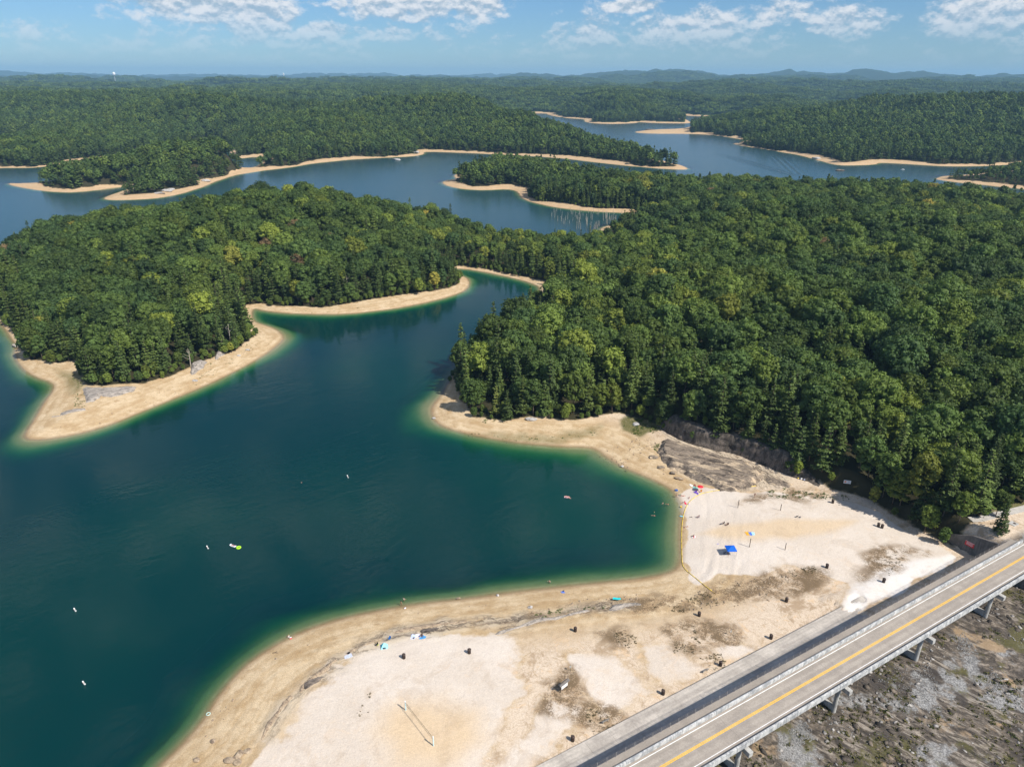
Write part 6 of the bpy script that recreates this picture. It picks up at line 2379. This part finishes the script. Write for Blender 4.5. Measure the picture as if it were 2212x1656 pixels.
# bathers at the corner of the beach
person(on_ground(1461, 1074), 'walk', R(70), 'person in black shorts wading at the sand corner', 'pink', 'dark', (0.015, 0.015, 0.02))
r_ = empty('swim_ring', on_ground(1461, 1059) + Vector((0, 0, 0.16)), 0, 'blue swim ring lying on the sand corner', 'swim ring')
ring_mesh(0.42, 0.17).build('tube', mat('ring_blue', (0.02, 0.12, 0.42), 0.35, 0.5), r_, True)
b = MB()
b.tube([(0.55, 0, 0.06), (0.60, 0, 0.11)], 0.02, 5)
b.build('valve', M_CAPW, r_)
person(on_ground(1470, 1070), 'sit', R(230), 'person in a green top sitting at the sand corner', 'pink', 'brown', (0.02, 0.02, 0.03), (0.10, 0.52, 0.28))
person(on_ground(1476, 1071), 'lie', R(95), 'person lying on the sand next to the green top', 'pink', 'dark', (0.05, 0.05, 0.06), None)
person(on_ground(1488.5, 1075.5), 'sit', R(160), 'child in pink sitting alone near the boom', 'light', 'dark', (0.05, 0.04, 0.06), (0.55, 0.25, 0.36), 0.75)
person(on_ground(1474.4, 1086.5), 'sit', R(100), 'child sitting on the wet sand beside the red bucket', 'pink', 'brown', (0.50, 0.12, 0.12), None, 0.7)


def bucket(x, y, c, label, s=1.0):
    r = empty('sand_bucket', on_ground(x, y), 0, label, 'bucket')
    r.scale = (s, s, s)
    b = MB()
    b.lathe([(0.0, 0.0), (0.14, 0.0), (0.20, 0.36), (0.19, 0.36), (0.135, 0.03), (0.0, 0.03)], 14)
    b.build('pail', mat('bucket_%d' % int(x), c, 0.4, 0.4, var=0.04), r, True)
    b = MB()
    b.tube([(-0.2, 0, 0.34), (-0.14, 0.05, 0.46), (0, 0.07, 0.52), (0.14, 0.05, 0.46), (0.2, 0, 0.34)], 0.012, 5)
    b.build('handle', M_CAPW, r)


towel(1481.5, 1087, 0.9, 1.3, R(10), (0.72, 0.06, 0.10), 'small red towel where the boom meets the sand')
bucket(1471, 1095.5, (0.85, 0.60, 0.02), 'yellow toy bucket on the wet sand', 1.4)
bucket(1479, 1084, (0.65, 0.05, 0.06), 'red toy bucket beside the small red towel', 1.0)
bag(1487.7, 1089, (0.50, 0.42, 0.66), 'lilac bag next to the boom', 0.45)
fl = empty('float_board', on_ground(1472.6, 1115) + Vector((0, 0, 0.1)), R(70), 'light blue float board lying against the boom', 'float')
b = MB()
b.blob((0, 0, 0), (0.34, 0.85, 0.07), 5, 0.03, 2)
b.build('board', mat('float_cyan', (0.10, 0.50, 0.66), 0.4, 0.4), fl, True)
b = MB()
b.box((0, 0.1, 0.072), (0.1, 1.1, 0.01))
b.build('stripe', M_CAPW, fl)
person(on_ground(1508.6, 1118), 'chair', R(75), 'person with bare shoulders sitting in a blue chair facing the water', 'pink', 'brown', (0.10, 0.12, 0.30), None)
folding_chair(1508.6, 1118, R(75), (0.10, 0.13, 0.30), 'blue folding chair with a sitter near the boom')
folding_chair(1562, 1131.5, R(95), (0.10, 0.03, 0.03), 'dark red folding chair in the middle of the beach')
bag(1556, 1132.5, (0.06, 0.05, 0.08), 'dark bag left of the dark red chair')
person(on_ground(1571, 1134.5), 'chair', R(100), 'person in dark clothes sitting mid-beach beside the dark red chair', 'tan', 'dark', (0.03, 0.03, 0.04), (0.05, 0.04, 0.06))
folding_chair(1571, 1134.5, R(100), (0.05, 0.06, 0.08), 'dark folding chair with a sitter in the middle of the beach')
person(on_ground(1479.6, 1139.5), 'sit', R(60), 'child sitting on the wet sand inside the boom', 'pink', 'dark', (0.30, 0.12, 0.20), None, 0.75)
person(on_ground(1484.5, 1137.5), 'sit', R(240), 'small child in orange on the wet sand inside the boom', 'light', 'dark', (0.8, 0.30, 0.05), (0.85, 0.34, 0.05), 0.62)
person(on_ground(1498, 1159), 'sit', R(70), 'dark-haired person sitting on a red and white towel', 'tan', 'dark', (0.02, 0.02, 0.03), (0.20, 0.06, 0.10))
towel(1501.5, 1159.5, 1.2, 1.9, R(70), (0.66, 0.16, 0.16), 'red and white striped towel near the boom', (0.8, 0.78, 0.76))
towel(1615.4, 1152, 1.2, 1.8, R(8), (0.85, 0.40, 0.03), 'orange towel, left of three in a row')
towel(1621.9, 1152.3, 1.0, 1.8, R(4), (0.10, 0.20, 0.62), 'dark blue towel, middle of three in a row')
towel(1627.4, 1152.3, 1.0, 1.8, R(-6), (0.10, 0.50, 0.62), 'teal patterned towel, right of three in a row', (0.7, 0.8, 0.82), pattern='check')
towel(1553, 1174.5, 0.6, 1.2, R(85), (0.42, 0.36, 0.50), 'small faded purple towel above the blue canopy')
folding_chair(1721, 1117, R(40), (0.07, 0.07, 0.08), 'grey folding chair standing alone right of the posts')
bag(1728, 1117.5, (0.12, 0.12, 0.13), 'grey bag right of the lone chair', 0.5)
person(on_ground(1629.8, 1073.5), 'walk', R(-40), 'person in brown walking above the upper volleyball posts', 'tan', 'dark', (0.05, 0.035, 0.03), (0.20, 0.09, 0.07))
bag(1724, 1033.5, (0.80, 0.55, 0.06), 'yellow bag in the shade of the rock bank', 0.5)
bag(1731, 1035, (0.62, 0.62, 0.66), 'white bag in the shade of the rock bank', 0.6)
bag(1737, 1037, (0.30, 0.32, 0.42), 'blue-grey bag in the shade of the rock bank', 0.6)
# in the water
def in_water(x, y, depth, kind, rz, label, **kw):
    q = on_water(x, y)
    q.z = -depth
    return person(q, kind, rz, label, **kw)


in_water(1432, 1087.5, 1.05, 'wade', R(60), 'swimmer standing chest-deep off the sand corner', skin='pink', hair='brown', shorts=(0.02, 0.03, 0.05))
in_water(1441.6, 1088.5, 0.14, 'swim', R(70), 'swimmer stretched out just off the sand corner', skin='tan', hair='dark', shorts=(0.02, 0.03, 0.05))
in_water(1411.5, 1113, 0.12, 'swim', R(80), 'swimmer in the green shallows further out', skin='tan', hair='dark', shorts=(0.02, 0.02, 0.03))
in_water(1413.5, 1106, 1.25, 'wade', R(80), 'child with a yellow float in the green shallows', skin='light', hair='blond', shorts=(0.7, 0.6, 0.05), top=(0.75, 0.62, 0.05), size=0.9)
in_water(651.5, 1042, 1.40, 'wade', R(200), 'lone swimmer far out near the furthest buoy', skin='pink', hair='brown')
in_water(1186.6, 1256, 1.0, 'wade', R(150), 'swimmer standing in the shallows below the middle shore', skin='pink', hair='brown', shorts=(0.25, 0.05, 0.05))
in_water(866.6, 1306, 0.32, 'walk', R(-70), 'person in dark shorts wading at the near shore', skin='tan', hair='dark', shorts=(0.03, 0.03, 0.04))
in_water(872.5, 1296, 0.75, 'wade', R(-30), 'person in a white shirt wading off the near shore', skin='light', hair='brown', shorts=(0.10, 0.08, 0.06), top=(0.75, 0.72, 0.70))
person(on_ground(624, 1376), 'sit', R(70), 'person in white sitting at the waterline of the near shore', 'light', 'blond', (0.75, 0.72, 0.68), (0.78, 0.76, 0.74))
cb = empty('cool_box', on_ground(628, 1378.5), R(20), 'small red and white cool box at the waterline', 'cool box')
b = MB()
b.box((0, 0, 0.17), (0.5, 0.32, 0.34))
b.build('body', M_RED, cb, bevel=0.02)
b = MB()
b.box((0, 0, 0.385), (0.53, 0.35, 0.09))
b.build('lid', M_CAPW, cb, bevel=0.02)
b = MB()
b.tube([(-0.27, 0, 0.3), (-0.27, 0, 0.52), (0.27, 0, 0.52), (0.27, 0, 0.3)], 0.015, 5)
b.build('handle', M_CAPW, cb)
bag(875, 1314, (0.72, 0.70, 0.76), 'white bag on the shore by the wading pair', 0.45)
# lounger float with its sitter and lime ring
q = on_water(504, 1179)
lg = empty('lounger_float', q, R(-108), 'white inflatable lounger carrying a sunbather, left of the lime ring', 'float')
M_VINYL = mat('white_vinyl', (0.72, 0.74, 0.80), 0.35, 0.5, var=0.04)
b = MB()
for k in (-0.28, -0.09, 0.10, 0.29):
    b.tube([(k, -0.95, 0.28), (k, -0.55, 0.10), (k, 0.2, 0.06), (k, 0.95, 0.06)], 0.11, 8)
b.build('mattress', M_VINYL, lg, True)
b = MB()
b.tube([(-0.34, -1.02, 0.36), (0.36, -1.02, 0.36)], 0.14, 8)
b.build('pillow', M_VINYL, lg, True)
person(q + Vector((0, 0, 0.14)), 'lie', R(-108), 'sunbather in blue shorts lying on the inflatable lounger', 'pink', 'blond', (0.02, 0.04, 0.22), None, 1.0)
rg = empty('swim_ring', on_water(515.5, 1182, 0.1), 0, 'lime green swim ring beside the inflatable lounger', 'swim ring')
ring_mesh(0.55, 0.24).build('tube', mat('ring_lime', (0.42, 0.80, 0.03), 0.35, 0.5, var=0.04), rg, True)
b = MB()
b.tube([(0.72, 0, 0.10), (0.78, 0, 0.16)], 0.025, 5)
b.build('valve', M_CAPW, rg)
q = on_water(1225, 1073.5)
fm_ = empty('float_mat', q, R(-100), 'pink float mat shared by two bathers in mid-cove', 'float')
b = MB()
for k in (-0.4, -0.2, 0, 0.2, 0.4):
    b.tube([(k, -0.9, 0.05), (k, 0.9, 0.05)], 0.10, 8)
b.build('mattress', mat('pink_vinyl', (0.62, 0.36, 0.38), 0.4, 0.4), fm_, True)
b = MB()
b.tube([(-0.5, -0.9, 0.12), (0.5, -0.9, 0.12)], 0.12, 8)
b.build('pillow', mat('pale_pink_vinyl', (0.72, 0.50, 0.52), 0.4, 0.4), fm_, True)
person(q + Vector((-0.1, 0.22, 0.10)), 'lie', R(-100), 'bather lying on the float mat, upper of two', 'pink', 'brown', (0.35, 0.08, 0.15), None)
person(q + Vector((0.75, -0.55, -0.20)), 'sit', R(-130), 'bather hanging on the float mat, lower of two', 'pink', 'dark', (0.05, 0.05, 0.06), None)
rg = empty('swim_ring', on_water(450, 1541, 0.08), 0, 'clear pale swim ring adrift at the near shore', 'swim ring')
ring_mesh(0.42, 0.10).build('tube', mat('ring_clear', (0.45, 0.62, 0.55), 0.3, 0.5), rg, True)
b = MB()
b.tube([(0.5, 0, 0.05), (0.54, 0, 0.09)], 0.015, 5)
b.build('valve', M_CAPW, rg)

# camp on the near sand
p = on_ground(830, 1397)
tn = empty('beach_tent', p, R(12), 'teal pop-up beach tent with a dark mesh window', 'tent')
M_TEAL = mat('tent_teal', (0.12, 0.50, 0.60), 0.6, 0.25, var=0.05)
M_TEALL = mat('tent_pale_teal', (0.34, 0.70, 0.76), 0.6, 0.25, var=0.04)
apx = (0.0, 0.1, 1.35)
cr = [(-0.95, -0.85, 0), (0.95, -0.85, 0), (0.95, 0.85, 0), (-0.95, 0.85, 0)]
for k in range(4):
    b = MB()
    a, c_ = Vector(cr[k]), Vector(cr[(k + 1) % 4])
    m_ = (a + c_) / 2 * 1.06
    q1, q2 = a.lerp(Vector(apx), 0.55) * 1.06, c_.lerp(Vector(apx), 0.55) * 1.06
    b.b.faces.new([b.b.verts.new(v) for v in (a, c_, q2, q1)])
    b.b.faces.new([b.b.verts.new(v) for v in (q1, q2, Vector(apx))])
    o = b.build('side_panel', M_TEALL if k in (0, 1) else M_TEAL, tn)
    o.modifiers.new('thick', 'SOLIDIFY').thickness = 0.02
b = MB()
b.box((0, 0, 0), (0.75, 0.03, 0.42), m=Matrix.Translation((0.0, -0.76, 0.36)) @ Matrix.Rotation(R(-18), 4, 'X'))
b.build('window', mat('tent_mesh', (0.05, 0.06, 0.08), 0.7), tn)
folding_chair(813.5, 1394, R(130), (0.02, 0.025, 0.03), 'black folding chair left of the teal tent')
bag(816.5, 1392.5, (0.50, 0.62, 0.06), 'lime bag on the black chair', 0.3)
folding_chair(841.3, 1381, R(150), (0.01, 0.16, 0.50), 'bright blue folding chair above the teal tent')
bag(837.5, 1382, (0.16, 0.15, 0.12), 'dark bag beside the bright blue chair', 0.4)
towel(893, 1375, 1.3, 1.9, R(-8), (0.55, 0.62, 0.80), 'pale blue towel, leftmost of the group above the barrel')
bag(894, 1377.8, (0.04, 0.04, 0.05), 'small black bag on the pale blue towel', 0.35)
towel(902.5, 1373.5, 1.3, 1.7, R(12), (0.80, 0.66, 0.72), 'pink and white towel between two blue ones', (0.85, 0.84, 0.86), pattern='check')
towel(913, 1377, 1.3, 1.7, R(-28), (0.06, 0.30, 0.62), 'blue towel, rightmost of the group above the barrel')
person(on_ground(911.5, 1372.5), 'sit', R(200), 'dark-haired person sitting above the blue towel', 'brown', 'dark', (0.015, 0.015, 0.02), (0.03, 0.02, 0.02))
bag(906, 1374.5, (0.10, 0.12, 0.30), 'navy bag between the pink and blue towels', 0.38)
towel(752.4, 1417, 1.2, 1.9, R(-55), (0.28, 0.34, 0.60), 'blue and white patterned towel at the left rim of the sand', (0.78, 0.80, 0.86), pattern='check')
bag(753.5, 1411, (0.025, 0.025, 0.03), 'black backpack above the patterned towel', 0.55)
towel(1216.8, 1279.5, 0.9, 1.4, R(25), (0.12, 0.20, 0.55), 'small blue towel alone on the middle shore')
bag(1217, 1276.5, (0.03, 0.03, 0.06), 'dark bag above the small blue towel', 0.4)
towel(1332, 1297, 0.8, 2.2, R(85), (0.02, 0.55, 0.58), 'turquoise towel laid over the grey rock hump', lift=0.75)
# driftwood
for (x, y, s, lab) in [(595, 1410, 1.6, 'dark driftwood branch on the near shore'), (1493, 1117, 1.2, 'thin dark stick on the wet sand by the boom')]:
    b = MB()
    b.tube([(-s * 0.5, 0, 0.05), (0, 0.1, 0.12), (s * 0.5, -0.1, 0.06)], [0.05, 0.08, 0.03], 6)
    b.tube([(0.1, 0.1, 0.12), (s * 0.2, s * 0.35, 0.3)], [0.05, 0.02], 5)
    prop(b.build('driftwood', M_TIMB, loc=on_ground(x, y)), lab, 'driftwood')

# footpath and drain at the bridge end
pth = on_grounds([(2096, 1122), (2118, 1121), (2150, 1112), (2180, 1106), (2212, 1098), (2260, 1084), (2330, 1068)])
b = MB()
for a, c_ in zip(pth[:-1], pth[1:]):
    d = Vector((c_ - a)[:2].tolist() + [0]).normalized()
    nrm = Vector((-d.y, d.x, 0)) * 1.3
    A_, C_ = Vector(a), Vector(c_)
    zt = 0.12
    b.poly([A_ - nrm + Vector((0, 0, zt)), C_ - nrm + Vector((0, 0, zt)), C_ + nrm + Vector((0, 0, zt)), A_ + nrm + Vector((0, 0, zt))], 0.3)
pt = b.build('footpath', mat('gravel_path', (0.46, 0.43, 0.39), 0.9, 0.1, var=0.15, coords='Object', scale=1.0))
prop(pt, 'pale gravel footpath beyond the bridge end', kind='structure')
dr = empty('drain_inlet', on_ground(2188.6, 1131), B_ANG, 'square concrete drain inlet in the grass by the bridge end', 'drain')
b = MB()
b.box((0, 0, 0.05), (2.4, 2.0, 0.3))
b.build('slab', M_PIER, dr, bevel=0.03)
b = MB()
b.box((0.3, -0.2, 0.205), (0.9, 0.7, 0.02))
b.build('grate', mat('rust_grate', (0.08, 0.055, 0.045), 0.8), dr)

# ---------------------------------------------------------------- far things
M_TOWER = mat('tower_white', (0.78, 0.79, 0.80), 0.4, 0.4, var=0.03)
for (x, r0, hh, w_, lab) in [(247, 8300, 66, 13, 'white water tower on the skyline at far left'), (613, 9800, 60, 8, 'tiny white water tower on the skyline left of centre')]:
    d = px_dir(x, 165)
    k = r0 / math.hypot(d[0], d[1])
    X0, Y0 = d[0] * k, d[1] * k
    zg = float(height(np.array([X0]), np.array([Y0]))[0])
    top_z = CAM_Z + 4.5 / FOC * r0
    r = empty('water_tower', (X0, Y0, zg), 0, lab, 'water tower')
    H_ = top_z - zg
    b = MB()
    b.lathe([(0.0, H_), (w_ * 0.6, H_ * 0.985), (w_, H_ * 0.93), (w_ * 1.02, H_ * 0.80), (w_ * 0.7, H_ * 0.72), (0.0, H_ * 0.70)], 20)
    b.build('tank', M_TOWER, r, True)
    b = MB()
    b.lathe([(w_ * 0.4, 0), (w_ * 0.16, H_ * 0.1), (w_ * 0.14, H_ * 0.76), (w_ * 0.4, H_ * 0.80)], 16)
    b.build('stem', M_TOWER, r, True)
M_ROOFB = mat('boathouse_roof', (0.62, 0.66, 0.72), 0.5, 0.3, var=0.05)
for i, (x, y, L, W, lab) in enumerate([(1764, 236.5, 46, 16, 'long pale-roofed boat dock far across the woods'), (1520, 249, 22, 10, 'small covered dock on the far shore, left one'), (1560, 248.6, 26, 10, 'covered dock on the far shore, middle one'), (1610, 247.6, 20, 9, 'covered dock on the far shore, right one')]):
    q = on_water(x, y)
    r = empty('boat_dock', q, R(3), lab, 'dock')
    b = MB()
    pts_ = [(-L / 2, -W / 2, 5.0), (-L / 2, 0, 7.5), (-L / 2, W / 2, 5.0)]
    ends = [[b.b.verts.new(Vector(p_)) for p_ in pts_], [b.b.verts.new(Vector(p_) + Vector((L, 0, 0))) for p_ in pts_]]
    for k in range(2):
        b.b.faces.new((ends[0][k], ends[1][k], ends[1][k + 1], ends[0][k + 1]))
    o = b.build('roof', M_ROOFB if i == 0 else M_SHING, r)
    o.modifiers.new('t', 'SOLIDIFY').thickness = 0.3
    b = MB()
    b.box((0, 0, 0.4), (L, W, 0.6))
    b.build('deck', M_DEAD, r)
    for sx_ in np.linspace(-L / 2 + 1, L / 2 - 1, 6):
        for sy_ in (-W / 2 + 0.6, W / 2 - 0.6):
            b = MB()
            b.box((sx_, sy_, 2.8), (0.35, 0.35, 4.5))
            b.build('post', M_TIMB, r)
q = on_water(1950, 367)
bo = empty('motor_boat', q, R(80), 'tiny white boat on the channel at right', 'boat')
b = MB()
hv = [(-0.0, 3.2), (0.9, 1.5), (1.1, -0.5), (1.0, -2.6), (-1.0, -2.6), (-1.1, -0.5), (-0.9, 1.5)]
lo = [b.b.verts.new((x * 0.7, y * 0.9, -0.3)) for x, y in hv]
up = [b.b.verts.new((x, y, 0.8)) for x, y in hv]
b.b.faces.new(lo[::-1])
b.b.faces.new(up)
for k in range(7):
    j = (k + 1) % 7
    b.b.faces.new((lo[k], lo[j], up[j], up[k]))
b.build('hull', M_CAPW, bo)
b = MB()
b.box((0, -0.2, 1.15), (1.3, 1.2, 0.7))
b.build('console', M_CAPW, bo, bevel=0.1)
b = MB()
b.box((0, -2.8, 0.7), (0.4, 0.5, 0.9))
b.build('outboard', mat('outboard_black', (0.03, 0.03, 0.03), 0.4), bo)
# ---------------------------------------------------------------- air
def haze_box():
    b = MB()
    b.box((0, 11000, 170), (50000, 34000, 404))
    m = bpy.data.materials.new('haze')
    m.use_nodes = True
    N = NT(m.node_tree)
    v = N.n('ShaderNodeVolumePrincipled')
    v.inputs['Color'].default_value = (0.40, 0.72, 1.0, 1)
    v.inputs['Density'].default_value = HAZE
    v.inputs['Anisotropy'].default_value = 0.0
    o = N.n('ShaderNodeOutputMaterial')
    N.link(v.outputs[0], o.inputs['Volume'])
    h = b.build('haze', m)
    prop(h, 'thin blue summer haze over the distant hills', 'haze', kind='stuff')


HAZE = 6.0e-5
haze_box()
